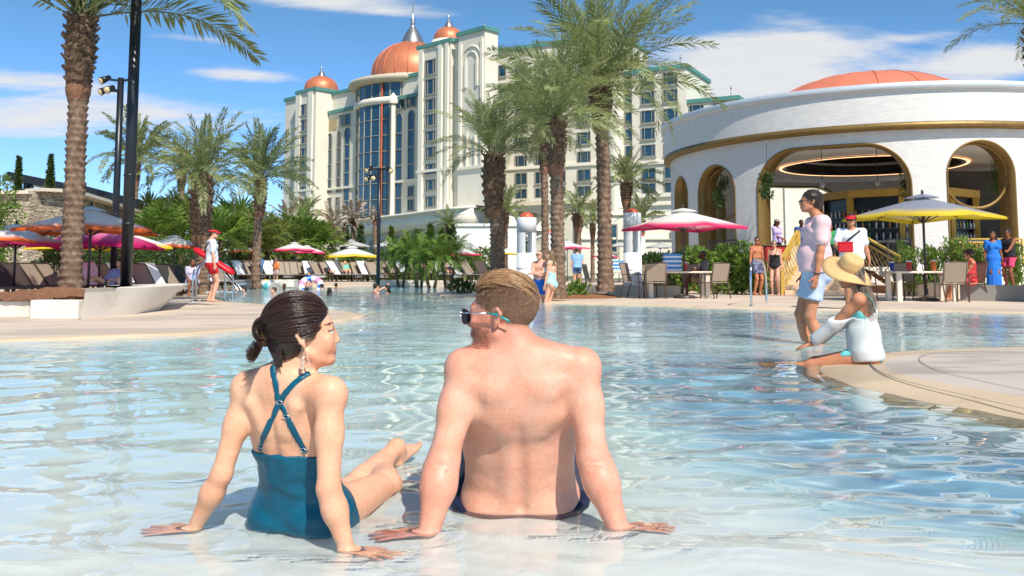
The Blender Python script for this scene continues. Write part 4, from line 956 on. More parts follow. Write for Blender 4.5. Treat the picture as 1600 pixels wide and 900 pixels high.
def shrub(name, label, cat, loc, rx, ry, rz, n, ls, seed, mat, group=None, shape='round', lobes=11, stems=5, up=.3, asp=2.2):
    t = thing(name, label, cat, loc, 0, group); V = shrub_mesh(rx, ry, rz, n, ls, seed, lobes, shape, up, asp); link('foliage', mesh_np('foliage', V.reshape(-1, 3), np.arange(n * 4).reshape(-1, 4), mat, False), t)
    mb = MB(); r = random.Random(seed)
    for k in range(stems):
        a = r.uniform(0, 6.28); d = Vector((math.cos(a) * rx * .45, math.sin(a) * ry * .45, rz * r.uniform(.9, 1.4))); mb.tube([(0, 0, -.05), d * .5, d], [.03, .02, .008], 5)
    if stems: mb.build('stem', M('shrub_stem', (.12, .08, .05), .9), t)
    return t
_FAN = {}
def fan_mesh(Rl, seed, mat, n=22):
    k = (round(Rl, 2), seed, mat.name)
    if k in _FAN: return _FAN[k]
    r = np.random.RandomState(seed); V = []; Fs = []; L0 = Rl * 1.1
    for i in range(5): V += [(L0 * i / 4, .012, 0), (L0 * i / 4, -.012, 0)]
    for i in range(4): Fs.append((i * 2, i * 2 + 1, i * 2 + 3, i * 2 + 2))
    for i in range(n):
        a = R(-150 + 300 * i / (n - 1)); l = Rl * (.75 + .25 * math.cos(a * .5)) * r.uniform(.9, 1.05); d = _v((math.cos(a), math.sin(a), .08 + .12 * (i % 2))); q = _v((-math.sin(a), math.cos(a), .5 - (i % 2))) * l * .055; c = _v((L0, 0, 0)); b = len(V)
        V += [c, c + d * l * .6 + q, c + d * l + _v((0, 0, -l * .22)), c + d * l * .6 - q]; Fs.append((b, b + 1, b + 2, b + 3))
    me = mesh_np('leaf', np.array(V), np.array(Fs), mat, False); _FAN[k] = me; return me
def fan_palm(label, loc, h, Rl, nf, seed, mat=YEL_GREEN, group=None, trunk=True, low=-25):
    t = thing('fan_palm', label, 'palm', loc, 0, group); r = np.random.RandomState(seed)
    mb = MB(); mb.tube([(0, 0, -.1), (0, 0, h * .5), (0, 0, h)], [.16, .13, .11], 9); mb.build('trunk', BOOT, t)
    ms = [fan_mesh(Rl, s_, mat) for s_ in (1, 2, 3)]
    for i in range(nf):
        q = (i + .5) / nf; o = link('leaf', ms[i % 3], t); o.location = (0, 0, h); el = 80 * (1 - q) + low * q + r.normal(0, 8); o.rotation_euler = (r.normal(0, .4), -R(el), i * 2.4 + r.normal(0, .2)); s_ = r.uniform(.8, 1.1); o.scale = (s_, s_, s_)
    return t
def small_palm(label, loc, h, Rc, nf, seed, mat=FRESH_GREEN, group=None, stems=1, sp=.35):
    t = thing('pygmy_palm', label, 'palm', loc, 0, group); r = np.random.RandomState(seed); ms = [frond_mesh(Rc * 1.25, dr, s_, 34, .07, .62, mat, ar) for dr, s_, ar in ((.5, 11, .5), (.95, 12, .8), (1.3, 13, .9))]
    for k in range(stems):
        a = 6.28 * k / max(1, stems) + r.uniform(0, 1); dx, dy = (math.cos(a) * sp, math.sin(a) * sp) if stems > 1 else (0, 0); hh = h * r.uniform(.8, 1.1)
        mb = MB(); mb.tube([(dx * .3, dy * .3, -.1), (dx * .7, dy * .7, hh * .5), (dx, dy, hh)], [.075, .06, .055], 8); mb.build('trunk', BOOT, t)
        for i in range(nf // stems):
            q = (i + .5) / (nf // stems); el = 75 * (1 - q) - 25 * q + r.normal(0, 7); o = link('frond', ms[0 if el > 50 else 1 if el > 10 else 2], t); o.location = (dx, dy, hh); o.rotation_euler = (r.normal(0, .3), -R(el), i * 2.4 + r.normal(0, .2)); s_ = r.uniform(.8, 1.08); o.scale = (s_, s_, s_)
    return t
def PB(px, py_top, Y, zb=.05, dx=0):  # base point below a given crown pixel
    c = at(px, py_top, Y); return c
def palm_px(bx, by, cx, cy, Y, wpx, rpx, nf, seed, label, zb=None, **kw):
    c = at(cx, cy, Y); b = at(bx, by, Y); b.z = DZ if zb is None else zb
    b = Vector((at(bx, by, Y).x, Y, b.z)); s_ = Y / F; wpx *= .93; return palm(b, Vector((c.x, Y, c.z)), wpx * s_ / 2, rpx * s_, nf, seed, label, Y, **kw)
LM = [(60, 'left of the tall palm trunk'), (150, 'just right of the tall palm trunk'), (200, 'between the black lamp posts'), (250, 'right of the thick lamp post'), (300, 'left of the lifeguard'), (345, 'right of the lifeguard'), (385, 'left of the hotel-side palm'), (420, 'below the standing pair'), (455, 'under the pink parasols'), (500, 'left of the yellow parasol'), (545, 'under the yellow parasol'), (590, 'at the thin lamp post'), (640, 'left half of the pygmy palms'), (690, 'right half of the pygmy palms'), (735, 'before the white annex'), (780, 'at the leaning palm'), (2000, 'right of the left turret')]
def where(px):
    for i, (x, w) in enumerate(LM):
        if px < x + 22: return w
    return LM[-1][1]
SEEN = {}
def uniq(lab):
    SEEN[lab] = SEEN.get(lab, 0) + 1; k = SEEN[lab]
    return lab if k == 1 else lab + (', next one', ', third there', ', fourth there', ', fifth there')[min(k, 5) - 2]
def vegetation():
    palm_px(110, 450, 127, 30, 17, 34, 300, 40, 1, 'tall date palm in the mulch planter beside the black lamp post', zb=.3, row=.135, low=8, shaft=1.3, up=.95, nl=95, lw=.034)
    palm_px(778, 440, 771, 243, 27, 25, 92, 44, 2, 'leaning-crowned date palm in front of the pale hotel wall, left of the white domed turret', row=.13, low=-10, shaft=1.6, up=1.0, zb=.2)
    palm_px(872, 462, 868, 190, 22.5, 24, 118, 52, 3, 'date palm rising from the planted bed behind the couple wading at the shore', row=.13, low=-25, shaft=1.1, zb=.12)
    palm_px(946, 440, 938, 140, 25, 25, 158, 58, 4, 'tallest central date palm with a wide crown and ringed brown trunk', row=.15, low=-22, shaft=.9, zb=.2)
    palm_px(852, 425, 850, 215, 36, 13, 75, 34, 5, 'date palm standing behind the nearest central palm', row=.2, low=-30, shaft=1.2, nl=44, lw=.05)
    palm_px(981, 430, 978, 288, 44, 13, 55, 34, 6, 'short date palm beside the arches of the white pavilion', row=.2, low=-25, shaft=.8, nl=40, lw=.06)
    palm_px(316, 440, 316, 275, 30, 25, 88, 46, 7, 'stout date palm behind the lifeguard', row=.16, low=-30, shaft=2.0, nl=50, lw=.045)
    palm_px(400, 425, 407, 282, 38, 15, 80, 40, 8, 'date palm just left of the hotel', row=.2, low=-22, shaft=1.3, nl=46, lw=.055)
    palm_px(208, 420, 214, 250, 50, 9, 72, 34, 9, 'distant date palm seen between the two black lamp posts', row=.3, low=-22, shaft=1.2, nl=36, lw=.08)
    for i, (bx, cy, Y, w, rp, lab) in enumerate(((903, 335, 55, 12, 40, 'small distant date palm right of the middle palm trunk'), (926, 350, 62, 7, 28, 'slim distant date palm touching the tall central trunk'), (790, 332, 60, 8, 40, 'distant date palm beside the leaning-crowned palm'),
                                               (1003, 345, 64, 8, 40, 'distant date palm behind the right domed turret'), (478, 335, 75, 8, 30, 'faded far date palm in front of the left hotel tower'), (700, 352, 80, 6, 26, 'far palm in front of the grey hotel podium'), (284, 268, 48, 10, 40, 'date palm peeping out behind the stout one'))):
        palm_px(bx, 420, bx, cy, Y, w, rp, 26, 20 + i, lab, row=.3, shaft=.8, nl=30, lw=.1, low=-25)
    palm_px(1642, 470, 1618, 40, 21, 26, 130, 26, 40, 'date palm at the right edge of the view beside the pavilion', row=.15, shaft=1.4, low=0, up=1.0, zb=.1)
    # dry pinkish palms at the foot of the hotel
    for i, (px, py, Y, rp) in enumerate(((448, 348, 88, 34), (478, 340, 92, 30), (520, 352, 84, 30), (552, 342, 86, 32), (384, 346, 90, 30), (586, 338, 98, 16))):
        palm_px(px, 420, px, py, Y, 9, rp, 22, 60 + i, ('dry beige palm at the foot of the left hotel tower', 'withered beige palm against the tower corner', 'dry beige palm left of the glazed bay', 'tallest withered palm below the glazed bay', 'dry beige palm left of the hotel', 'small dry palm close to the glazed bay')[i], mat=DRY, group='dry beige palms before the hotel', row=.35, shaft=.6, nl=24, lw=.16, low=-60, up=.8)
    # fan palms and hedge mass behind the umbrellas
    spots = [(470, 385, 60, 2.2), (440, 392, 58, 1.8), (500, 388, 62, 1.8), (250, 372, 44, 1.6), (275, 350, 50, 1.7), (300, 362, 47, 1.6), (365, 362, 52, 1.8), (392, 375, 50, 1.6), (418, 380, 52, 1.5), (345, 375, 45, 1.5), (235, 350, 52, 1.6)]
    for i, (px, py, Y, rl) in enumerate(spots):
        p = at(px, py, Y); fan_palm(uniq(('yellow-green' if i % 3 else 'fresh green') + ' fan palm ' + where(px)), (p.x, Y, DZ), max(.6, p.z), rl * .62, 30, 70 + i, YEL_GREEN if i % 3 else FRESH_GREEN, 'fan palms behind the loungers')
    r = random.Random(5)
    for i in range(40):      # low planting in front of the hotel
        px = 150 + i * 15.5 + r.uniform(-6, 6); Y = r.uniform(53, 60); p = at(px, 392, Y); h = r.uniform(1.3, 2.3) * (1.2 if px < 430 else .85)
        shrub('shrub', uniq(('dark green', 'bright green', 'deep green', 'yellowish')[i % 4] + ' shrub behind the loungers, ' + where(px)), 'shrub', (p.x, Y, DZ), r.uniform(.9, 1.5), .9, h / 2 + .3, 700, .26, 100 + i, (DEEP_GREEN, FRESH_GREEN, DEEP_GREEN, YEL_GREEN)[i % 4], 'shrubs behind the loungers', stems=3)
    for i, (px, top, Y, w) in enumerate(((672, 352, 78, 9), (705, 348, 80, 13), (652, 362, 76, 8), (564, 352, 82, 10), (612, 356, 80, 9), (690, 360, 76, 10), (742, 395, 70, 9), (540, 352, 85, 12), (632, 372, 70, 12), (818, 352, 74, 6))):
        p = at(px, top, Y); s_ = Y / F; shrub('conifer', uniq('%s young cone-shaped tree %s' % (('tall', 'slim', 'broad')[0 if w > 10 else 1 if w < 9 else 2], where(px))), 'tree', (p.x, Y, DZ), w * s_, w * s_, (p.z) / 2, 900, .38, 160 + i, (DEEP_GREEN, CYP_GREEN, YEL_GREEN)[(0, 0, 1, 1, 2, 0, 0, 1, 2, 0)[i]], 'young conifers before the podium', 'cone', stems=1)
    for px, top, w, lab in ((30, 246, 6.5, 'left of two slim cypresses above the stone wall'), (80, 243, 8.5, 'right of two slim cypresses above the stone wall')):
        p = at(px, top, 44); s_ = 44 / F; shrub('cypress', lab, 'tree', (p.x, 44, 3.6), w * s_, w * s_, (p.z - 3.6) / 2, 2600, .16, int(px), CYP_GREEN, 'cypresses above the stone wall', 'cone', stems=1)
    # pygmy palms in the middle
    for i, (px, py, Y, rp, st) in enumerate(((655, 392, 43, 40, 3), (700, 398, 42, 32, 2), (627, 400, 44, 30, 2), (675, 402, 41, 34, 2))):
        p = at(px, py, Y); small_palm(('largest pygmy palm clump beside the thin black lamp post', 'pygmy palm clump right of the largest one', 'pygmy palm clump hugging the thin lamp post', 'low pygmy palm clump in front of the others')[i], (p.x, Y, .1), p.z - .1, rp * Y / F, 42, 30 + i, FRESH_GREEN, 'pygmy palms by the far shore', st, .4)
    # green bush at the stone wall and layered conifer
    p = at(5, 395, 29); shrub('shrub', 'tall bright green bush at the left edge before the stone wall', 'shrub', (p.x - .3, 29, DZ), 1.0, .9, 1.9, 4200, .14, 300, FRESH_GREEN, stems=4)
    for px, lab, top, Y, n in ((92, 'layered dark conifer behind the tall palm trunk', 362, 30, 1500), (165, 'dark bush behind the umbrella poles', 372, 34, 1300), (190, 'broad leafy bush behind the second lamp post', 352, 40, 1500), (222, 'bush between the lamp posts and the lifeguard', 372, 38, 1500), (340, 'bush behind the standing lifeguard', 380, 40, 1400), (262, 'dark bush under the stout palm', 385, 37, 1400)):
        p = at(px, top, Y); shrub('shrub', lab, 'shrub', (p.x, Y, DZ), 1.2, .9, p.z / 2, n, .2, px, DEEP_GREEN if px != 190 else FRESH_GREEN, stems=4)
    # hedge in front of the pavilion
    for i, (px, py, Y, w, lab) in enumerate(((1040, 400, 30, .9, 'dark clump at the left end of the hedge'), (1066, 395, 29.5, .8, 'hedge shrub behind the pink umbrella pole'), (1092, 393, 29.2, .8, 'hedge shrub behind the seated man at the table'), (1120, 388, 29, .9, 'bright hedge shrub right of the seated man'), (1148, 386, 28.8, .9, 'tallest bright shrub of the hedge'), (1172, 398, 28.6, .7, 'last hedge shrub beside the couple'),
                                   (1016, 404, 31, .8, 'low shrub beside the right domed turret'))):
        p = at(px, py, Y); shrub('shrub', lab, 'shrub', (p.x, Y, .1), w, .55, p.z / 2, 1900, .15, 400 + i, DEEP_GREEN if i in (0, 1, 6) else FRESH_GREEN, 'hedge before the pavilion', stems=4, up=.5, asp=1.9, lobes=12)
    for i, (px, py, Y, w, lab) in enumerate(((1418, 385, 26.5, .42, 'upright shrub left of the yellow umbrella pole'), (1470, 388, 26.2, .55, 'sparse upright shrub against the white pier'), (1500, 378, 26, .6, 'tall sparse shrub before the brass lattice'), (1528, 384, 26, .5, 'shrub behind the seated woman in red'), (1585, 386, 26, .35, 'shrub behind the man in pink shorts'), (1448, 392, 26.6, .4, 'thin shrub behind the outdoor table'))):
        p = at(px, py, Y); shrub('shrub', lab, 'shrub', (p.x, Y, .1), w, .45, p.z / 2, 1100, .14, 430 + i, FRESH_GREEN, 'bamboo-like shrubs before the pavilion', stems=7, up=1.1, asp=3.2, lobes=9)
    for i, (px, py, lab) in enumerate(((716, 459.5, 'dark spiky plant on the sandy tip of the shore'), (731, 459, 'small plant beside the dark one on the sandy tip'), (906, 466, 'little green weed in front of the central planter'), (874, 467, 'little green weed at the foot of the palm trunk'))):
        p = gnd(px, py, DZ); shrub('small_plant', lab, 'plant', (p.x, p.y, 0), .30, .25, .22, 160, .2, 500 + i, (DEEP_GREEN, DEEP_GREEN, FRESH_GREEN, FRESH_GREEN)[i], stems=0, up=.8, asp=3)
vegetation()
# ------------------------------------------------------------ the domed hotel
CREAM = M('cream_stucco', rgb((226, 218, 200)), .85, .06, .15, .02, 3, dirt=(rgb((208, 200, 180)), .12, .5, .8)); CREAM2 = M('pale_trim', rgb((236, 228, 208)), .8, .04, .2)
TEAL = M('teal_coping', rgb((88, 142, 132)), .5, .10, .3); COPPER = M('copper_dome', rgb((204, 122, 86)), .46, .12, .25, metal=.3, spec=.5); SILV = M('silver_finial', rgb((176, 172, 168)), .32, .1, 1, metal=.8)
GLASS = M('blue_glass', rgb((28, 66, 84)), .06, .35, .12, spec=.9); GLASSF = M('window_frame', rgb((150, 146, 132)), .6, .1, 1); LOUV = M('louvre_tan', rgb((176, 158, 120)), .7, .1, 1); REDM = M('red_brown_pier', rgb((128, 66, 48)), .6, .12, 1); GREYW = M('podium_stucco', rgb((206, 198, 182)), .85, .08, .2, dirt=(rgb((176, 168, 152)), .2, .5, .8))
class Plane:
    def __init__(s, Y0, m): s.Y0, s.m = Y0, m; q = math.sqrt(1 + m * m); s.e = Vector((1, -m, 0)) / q; s.n = Vector((-m, -1, 0)) / q; s.a = -math.atan(m)
    def sz(s, px, py, off=0.0):
        Y0 = s.Y0 - off * math.sqrt(1 + s.m ** 2); r = ray(px, py); t = Y0 / (r.y + s.m * r.x); p = r * t; return (p - Vector((0, Y0, 0))).dot(s.e) + (Vector((0, Y0, 0)) - Vector((0, s.Y0, 0)) - s.n * off).dot(s.e), p.z + CH
    def w(s, a, z, off=0.0): return Vector((0, s.Y0, 0)) + s.e * a + s.n * off + Vector((0, 0, z))
    def box(s, mb, a0, a1, z0, z1, o0, o1, bev=0):
        P = [s.w(a, z, o) for z in (z0, z1) for a, o in ((a0, o1), (a1, o1), (a1, o0), (a0, o0))]; return mb.add(P, [(3, 2, 1, 0), (4, 5, 6, 7), (0, 1, 5, 4), (1, 2, 6, 5), (2, 3, 7, 6), (3, 0, 4, 7)])
_WIN = {}
def window_meshes(w, h, kind):
    k = (round(w, 1), round(h, 1), kind)
    if k in _WIN: return _WIN[k]
    f = MB(); t = .16
    if kind == 'arch':
        n = 10; hw = w / 2; arc = [(hw * math.cos(math.pi * i / n), h - hw + hw * math.sin(math.pi * i / n)) for i in range(n + 1)]; o = [(hw, 0)] + arc + [(-hw, 0)]; i_ = [(x * (1 - t / hw * 1.0), max(t, z - (t if z > h - hw else 0))) for x, z in o]; V = []; Fs = []
        for (x, z), (x2, z2) in zip(o, i_): V += [(x, -.16, z), (x2, -.16, z2), (x2, .04, z2), (x, .04, z)]
        for q in range(len(o) - 1):
            for a in range(4): Fs.append((q * 4 + a, q * 4 + (a + 1) % 4, q * 4 + 4 + (a + 1) % 4, q * 4 + 4 + a))
        f.add(V, Fs); nb = max(2, int(h / 3.2))
        for q in range(1, nb): f.box((0, -.10, h * q / nb * .96), (w - .1, .14, .28))
        pane = [(x, -.03, z) for x, z in i_]; pm = bpy.data.meshes.new('pane'); pm.from_pydata(pane, [], [tuple(range(len(pane)))])
    else:
        f.box((0, -.10, t / 2), (w, .20, t)); f.box((0, -.10, h - t / 2), (w, .20, t))
        for x in (-w / 2 + t / 2, w / 2 - t / 2) + (((-w * .26, w * .26)) if kind == 'triple' else ((0,) if kind == 'double' else ())): f.box((x, -.095, h / 2), (t if abs(x) > w * .3 else .09, .19, h - .02))
        f.box((0, -.14, -.09), (w + .3, .32, .18)); pm = bpy.data.meshes.new('pane'); pm.from_pydata([(-w / 2 + t, -.03, t), (w / 2 - t, -.03, t), (w / 2 - t, -.03, h - t), (-w / 2 + t, -.03, h - t)], [], [(0, 1, 2, 3)])
    fm = f.mesh('window', GLASSF); pm.materials.append(GLASS); _WIN[k] = (fm, pm); return _WIN[k]
def put_window(pl, a0, a1, z0, z1, off, par, kind='plain'):
    fm, pm = window_meshes(a1 - a0, z1 - z0, kind); o = link('window', fm, par); o.location = pl.w((a0 + a1) / 2, z0, off) - Vector(par.location); o.rotation_euler = (0, 0, pl.a); link('pane', pm, o)
def hotel():
    t = thing('hotel', 'tall cream hotel with copper domes, a curved glazed bay and teal roof edges', 'hotel', (-10, 175, 0)); 
    T = empty('tmp'); bpy.data.objects.remove(T)
    o0 = -Vector(t.location)
    def bld(mb, name, mat):
        o = mb.build(name, mat, t); o.location = o0; return o
    L = Plane(157, .95); Rr = Plane(184, .53)
    def blk(pl, x0, x1, ytop, yx, off, name='wall', back=18, teal=True, offx=None, zb=-.3, capo=.35):
        a0 = pl.sz(x0, 300, off)[0]; a1 = pl.sz(x1, 300, off)[0]; z = pl.sz(yx, ytop, off)[1]; mb = MB(); pl.box(mb, a0, a1, zb, z - .75, off - back, off); bld(mb, name, CREAM)
        if teal: mb = MB(); pl.box(mb, a0 - capo, a1 + capo, z - .75, z, off - back - .2, off + capo); bld(mb, 'roof_edge', TEAL)
        return a0, a1, z
    # left tower
    blk(L, 443, 462, 152, 455, -1.8); aL, bL, zL = blk(L, 461, 491, 140, 476, 0)
    # main wall between the towers, upper part set back
    OFF = -3.6
    a0, a1, zc = blk(L, 505, 655, 160, 582, OFF, back=14, capo=.5)
    a0, a1, zc2 = blk(L, 508, 652, 129, 585, OFF - .8, back=12)
    # right tower in three steps
    aR, bR, zR = blk(L, 652, 703, 67, 675, 0, back=6); blk(L, 700, 716, 62, 706, -1.0, back=5); aB, bB, zB = blk(L, 715, 757, 46, 736, .3, back=3.4)
    # raised arch mouldings and pilasters
    mb = MB()
    def pil(pl, x0, x1, y0, y1, off, d=.3):
        a0, z1 = pl.sz(x0, y0, off); a1, z0 = pl.sz(x1, y1, off); z1 = pl.sz((x0 + x1) / 2, y0, off)[1]; z0 = pl.sz((x0 + x1) / 2, y1, off)[1]; pl.box(mb, a0, a1, z0, z1, off - .05, off + d)
    for x0, x1, y0, y1 in ((656, 660, 78, 330), (686, 690, 66, 330), (697, 700, 62, 330), (464, 467, 150, 340), (483, 486, 143, 340)): pil(L, x0, x1, y0, y1, 0)
    for x0, x1, y0, y1 in ((718, 721, 70, 262), (752, 755, 60, 262), (729, 731, 208, 262), (742, 744, 208, 262)): pil(L, x0, x1, y0, y1, .3)
    for pl, x0, x1, yb, off in ((L, 658, 688, 92, 0), (L, 721, 753, 96, .3), (L, 728, 746, 94, .3), (L, 465, 485, 161, 0)):
        a0 = pl.sz(x0, yb, off)[0]; a1 = pl.sz(x1, yb, off)[0]; z = pl.sz((x0 + x1) / 2, yb, off)[1]; c, hw = (a0 + a1) / 2, (a1 - a0) / 2; pts = [pl.w(c + hw * math.cos(q), z + hw * 1.05 * math.sin(q), off + .1) for q in np.linspace(0, math.pi, 17)]; mb.tube(pts, .17, 6, sq=1)
        for q in (a0, a1): pl.box(mb, q - .3, q + .3, z - 5 if off else z - 30, z, off - .05, off + .28)
    bld(mb, 'moulding', CREAM2)['kind'] = 'stuff'
    # window columns of the towers
    zs = [(93, 117), (123, 148), (154, 173), (178, 197), (204, 221), (229, 247), (255, 273), (280, 298), (306, 324)]
    for y0, y1 in zs:
        a0, z1 = L.sz(665, y0, 0); a1, z0 = L.sz(681.5, y1, 0); z1 = L.sz(673, y0)[1]; z0 = L.sz(673, y1)[1]; put_window(L, a0, a1, z0, z1, 0, t, 'triple')
    for y0, y1 in ((163, 181), (187, 205), (211, 225), (231, 244), (251, 264), (271, 285), (291, 300), (311, 325)):
        a0 = L.sz(469, y0)[0]; a1 = L.sz(480, y0)[0]; z1 = L.sz(474.5, y0)[1]; z0 = L.sz(474.5, y1)[1]; put_window(L, a0, a1, z0, z1, 0, t, 'triple')
    # long arched windows and the rows above and below
    for x0, x1, y0, y1, k in ((512, 519, 208, 303, 'arch'), (526.5, 533.5, 204, 301, 'arch'), (538, 547, 199, 336, 'arch'), (618, 629, 177, 335, 'arch'), (637.5, 647.5, 172, 283, 'arch'), (529, 537, 180, 198, 'plain'), (538.5, 547, 178, 196, 'plain'), (618, 632.5, 152, 171, 'double'), (635, 650, 147, 167, 'double'),
                              (511.5, 519.5, 309, 324, 'double'), (511.5, 519.5, 328, 340, 'double'), (526, 533, 308, 323, 'double'), (526, 533, 327, 340, 'double'), (638, 648, 290, 307, 'double'), (638, 648, 311, 329, 'double')):
        xm = (x0 + x1) / 2; put_window(L, L.sz(x0, 250, OFF)[0], L.sz(x1, 250, OFF)[0], L.sz(xm, y1, OFF)[1], L.sz(xm, y0, OFF)[1], OFF, t, k)
    mb = MB(); L.box(mb, L.sz(510, 190, OFF)[0], L.sz(527, 190, OFF)[0], L.sz(518, 204, OFF)[1], L.sz(518, 186, OFF)[1], OFF - .1, OFF + .1); bld(mb, 'louvre_panel', LOUV)
    # string courses
    mb = MB()
    for pl, x0, x1, yx, y, off, h in ((L, 443, 491, 470, 300, 0, .5), (L, 652, 703, 680, 268, 0, .5), (L, 715, 757, 736, 264, .3, .5), (L, 505, 655, 640, 284, OFF, .5), (Rr, 773, 972, 880, 261, 0, .6), (Rr, 975, 1156, 1000, 258, .8, .6), (Rr, 773, 1156, 1000, 309, .9, .7), (Rr, 975, 1156, 1000, 322, .9, .4)):
        a0 = pl.sz(x0, y, off)[0]; a1 = pl.sz(x1, y, off)[0]; z = pl.sz(yx, y, off)[1]; pl.box(mb, a0, a1, z, z + h, off - .2, off + .35)
    bld(mb, 'string_course', CREAM2)
    # glazed bay
    C = Vector((-.113 * 197, 197, 0)); RG = 12.2; zt, zb = 36.0, 9.0; ca = math.atan2(-C.y, -C.x); nP = 16; span = R(176); z3 = 40.6
    mb = MB(); mb.lathe([(RG - .35, zb), (RG - .35, z3)], C, 48); bld(mb, 'bay_core', M('dark_interior', (.03, .04, .045), .5))
    pw = 2 * RG * math.sin(span / nP / 2)
    def pane(h): m = MB(); m.box((0, 0, h / 2), (pw - .18, .08, h - .22)); return m.mesh('pane', GLASS)
    p1, p2 = pane((zt - zb) / 8), pane(z3 - 37.6)
    for i in range(nP):
        a = ca - span / 2 + span * (i + .5) / nP; 
        for r_ in range(9):
            o = link('pane', p1 if r_ < 8 else p2, t); z = zb + r_ * (zt - zb) / 8 if r_ < 8 else 37.5; o.location = Vector((C.x + (RG * math.cos(span / nP / 2)) * math.cos(a), C.y + RG * math.cos(span / nP / 2) * math.sin(a), z)) + o0; o.rotation_euler = (0, 0, a - math.pi / 2)
    mb = MB()
    for i in range(nP + 1):
        a = ca - span / 2 + span * i / nP; mb.beam((C.x + RG * math.cos(a), C.y + RG * math.sin(a), zb), (C.x + RG * math.cos(a), C.y + RG * math.sin(a), z3), .22, .3)
    for r_ in range(1, 8): mb.lathe([(RG + .05, zb + r_ * 3.375 - .08), (RG + .15, zb + r_ * 3.375 - .08), (RG + .15, zb + r_ * 3.375 + .08), (RG + .05, zb + r_ * 3.375 + .08)], C, 48)
    bld(mb, 'mullion', GLASSF)
    mb = MB(); mb.lathe([(RG - .2, 35.9), (RG + .5, 36.0), (RG + .7, 36.7), (RG + .5, 37.3), (RG - .2, 37.5)], C, 64); bld(mb, 'bay_ring', CREAM2)
    mb = MB(); mb.lathe([(RG - .1, 40.4), (RG + 1.5, 40.7), (RG + 1.9, 41.3), (RG + 1.6, 41.9), (9.3, 42.4), (9.0, 43.2)], C, 72); bld(mb, 'bay_roof', M('bay_roof_stone', rgb((196, 184, 160)), .7, .08))
    for dx, mt in ((-.083, REDM), (.062, SILV)):
        a = math.atan2(C.y, C.x) + math.pi; px = 553 if dx < 0 else 613.5; p = at(px, 250, 197 - (1 if dx < 0 else 14)); mb = MB(); mb.lathe([(.5, 0), (.5, 35.4)], (p.x, p.y, 0), 16)
        if dx > 0: mb.lathe([(.9, 35.4), (1.0, 36), (.75, 36.8), (.2, 37.6), (0, 37.8)], (p.x, p.y, 0), 16)
        bld(mb, 'pier', mt if dx < 0 else CREAM2)
    a = math.atan2(at(593.5, 250, 185).y - C.y, at(593.5, 250, 185).x - C.x); mb = MB(); mb.beam(C + Vector(((RG + .3) * math.cos(a), (RG + .3) * math.sin(a), zb)), C + Vector(((RG + .3) * math.cos(a), (RG + .3) * math.sin(a), 40.4)), .3, .3); bld(mb, 'copper_mullion', M('orange_mullion', rgb((196, 96, 56)), .5, .1))
    # domes
    def dome(c, r, hh, z0, nm, fin, ribs=20):
        mb = MB(); mb.lathe([(r * 1.0 * math.cos(q) * (1 + .06 * math.sin(q * 2)), z0 + hh * math.sin(q)) for q in np.linspace(0, 1.50, 18)], c, 48); d = mb.build(nm, COPPER, t); d.location = o0
        mb = MB()
        for k in range(ribs):
            a = 2 * math.pi * k / ribs; mb.tube([c + Vector((r * 1.008 * math.cos(q) * (1 + .06 * math.sin(q * 2)) * math.cos(a), r * 1.008 * math.cos(q) * (1 + .06 * math.sin(q * 2)) * math.sin(a), z0 + hh * math.sin(q) * 1.004)) for q in np.linspace(0, 1.42, 9)], r * .011, 4)
        rb = mb.build('rib', COPPER, d); mb = MB(); s_ = fin; z = z0 + hh * .965
        mb.lathe([(s_ * 1.0, z), (s_ * .95, z + s_ * .25), (s_ * .62, z + s_ * .95), (s_ * .25, z + s_ * 1.5), (s_ * .16, z + s_ * 1.7), (s_ * .26, z + s_ * 1.85), (s_ * .14, z + s_ * 2.0), (s_ * .22, z + s_ * 2.2), (s_ * .09, z + s_ * 2.4), (s_ * .05, z + s_ * 3.0), (.02, z + s_ * 5.0)], c, 20); mb.build('finial', SILV, d)
    dome(C, 9.0, 9.0, 42.9, 'dome', 2.55)
    c = at(502, 142, 219); dome(Vector((c.x, c.y, 0)), 4.15, 4.1, c.z - .4, 'dome', 1.0, 14); c = at(701, 64, 184); dome(Vector((c.x, c.y, 0)), 3.2, 3.4, c.z - .4, 'dome', 1.0, 14)
    for px, y, Y in ((502, 142, 219), (701, 64, 184)):
        c = at(px, y, Y); mb = MB(); mb.lathe([(4.6 if px < 600 else 3.6, c.z - 9), (4.6 if px < 600 else 3.6, c.z - .2), (0.1, c.z - .2)], (c.x, c.y, 0), 24); bld(mb, 'drum', CREAM)
    # right wing
    for x0, x1, y, yx, off, bk in ((722, 972, 63, 880, 0, 16), (972, 992, 112, 982, .2, 16), (989, 1075, 104, 1032, .8, 16), (1061, 1156, 153, 1108, .4, 14)): blk(Rr, x0, x1, y, yx, off, back=bk)
    mb = MB(); c = Rr.w(Rr.sz(964, 200, 0)[0], 0, .6); mb.lathe([(1.5, 0), (1.5, 41)], c, 18); bld(mb, 'pier', CREAM2)
    mb = MB(); c1 = L.w(bB, 0, -6); 
    rows = [(98, 117), (127, 146), (156, 175), (185, 204), (214, 233), (243, 261)]
    for x0, x1 in ((779, 791), (805, 824), (836, 852), (866, 884), (902, 923), (944, 956)):
        for y0, y1 in rows: xm = 815; put_window(Rr, Rr.sz(x0, 200)[0], Rr.sz(x1, 200)[0], Rr.sz(xm, y1)[1], Rr.sz(xm, y0)[1], 0, t, 'triple' if x1 - x0 > 15 else 'plain')
        for y0, y1 in ((270, 289), (295, 311)): put_window(Rr, Rr.sz(x0, 200)[0], Rr.sz(x1, 200)[0], Rr.sz(815, y1)[1], Rr.sz(815, y0)[1], 0, t, 'double')
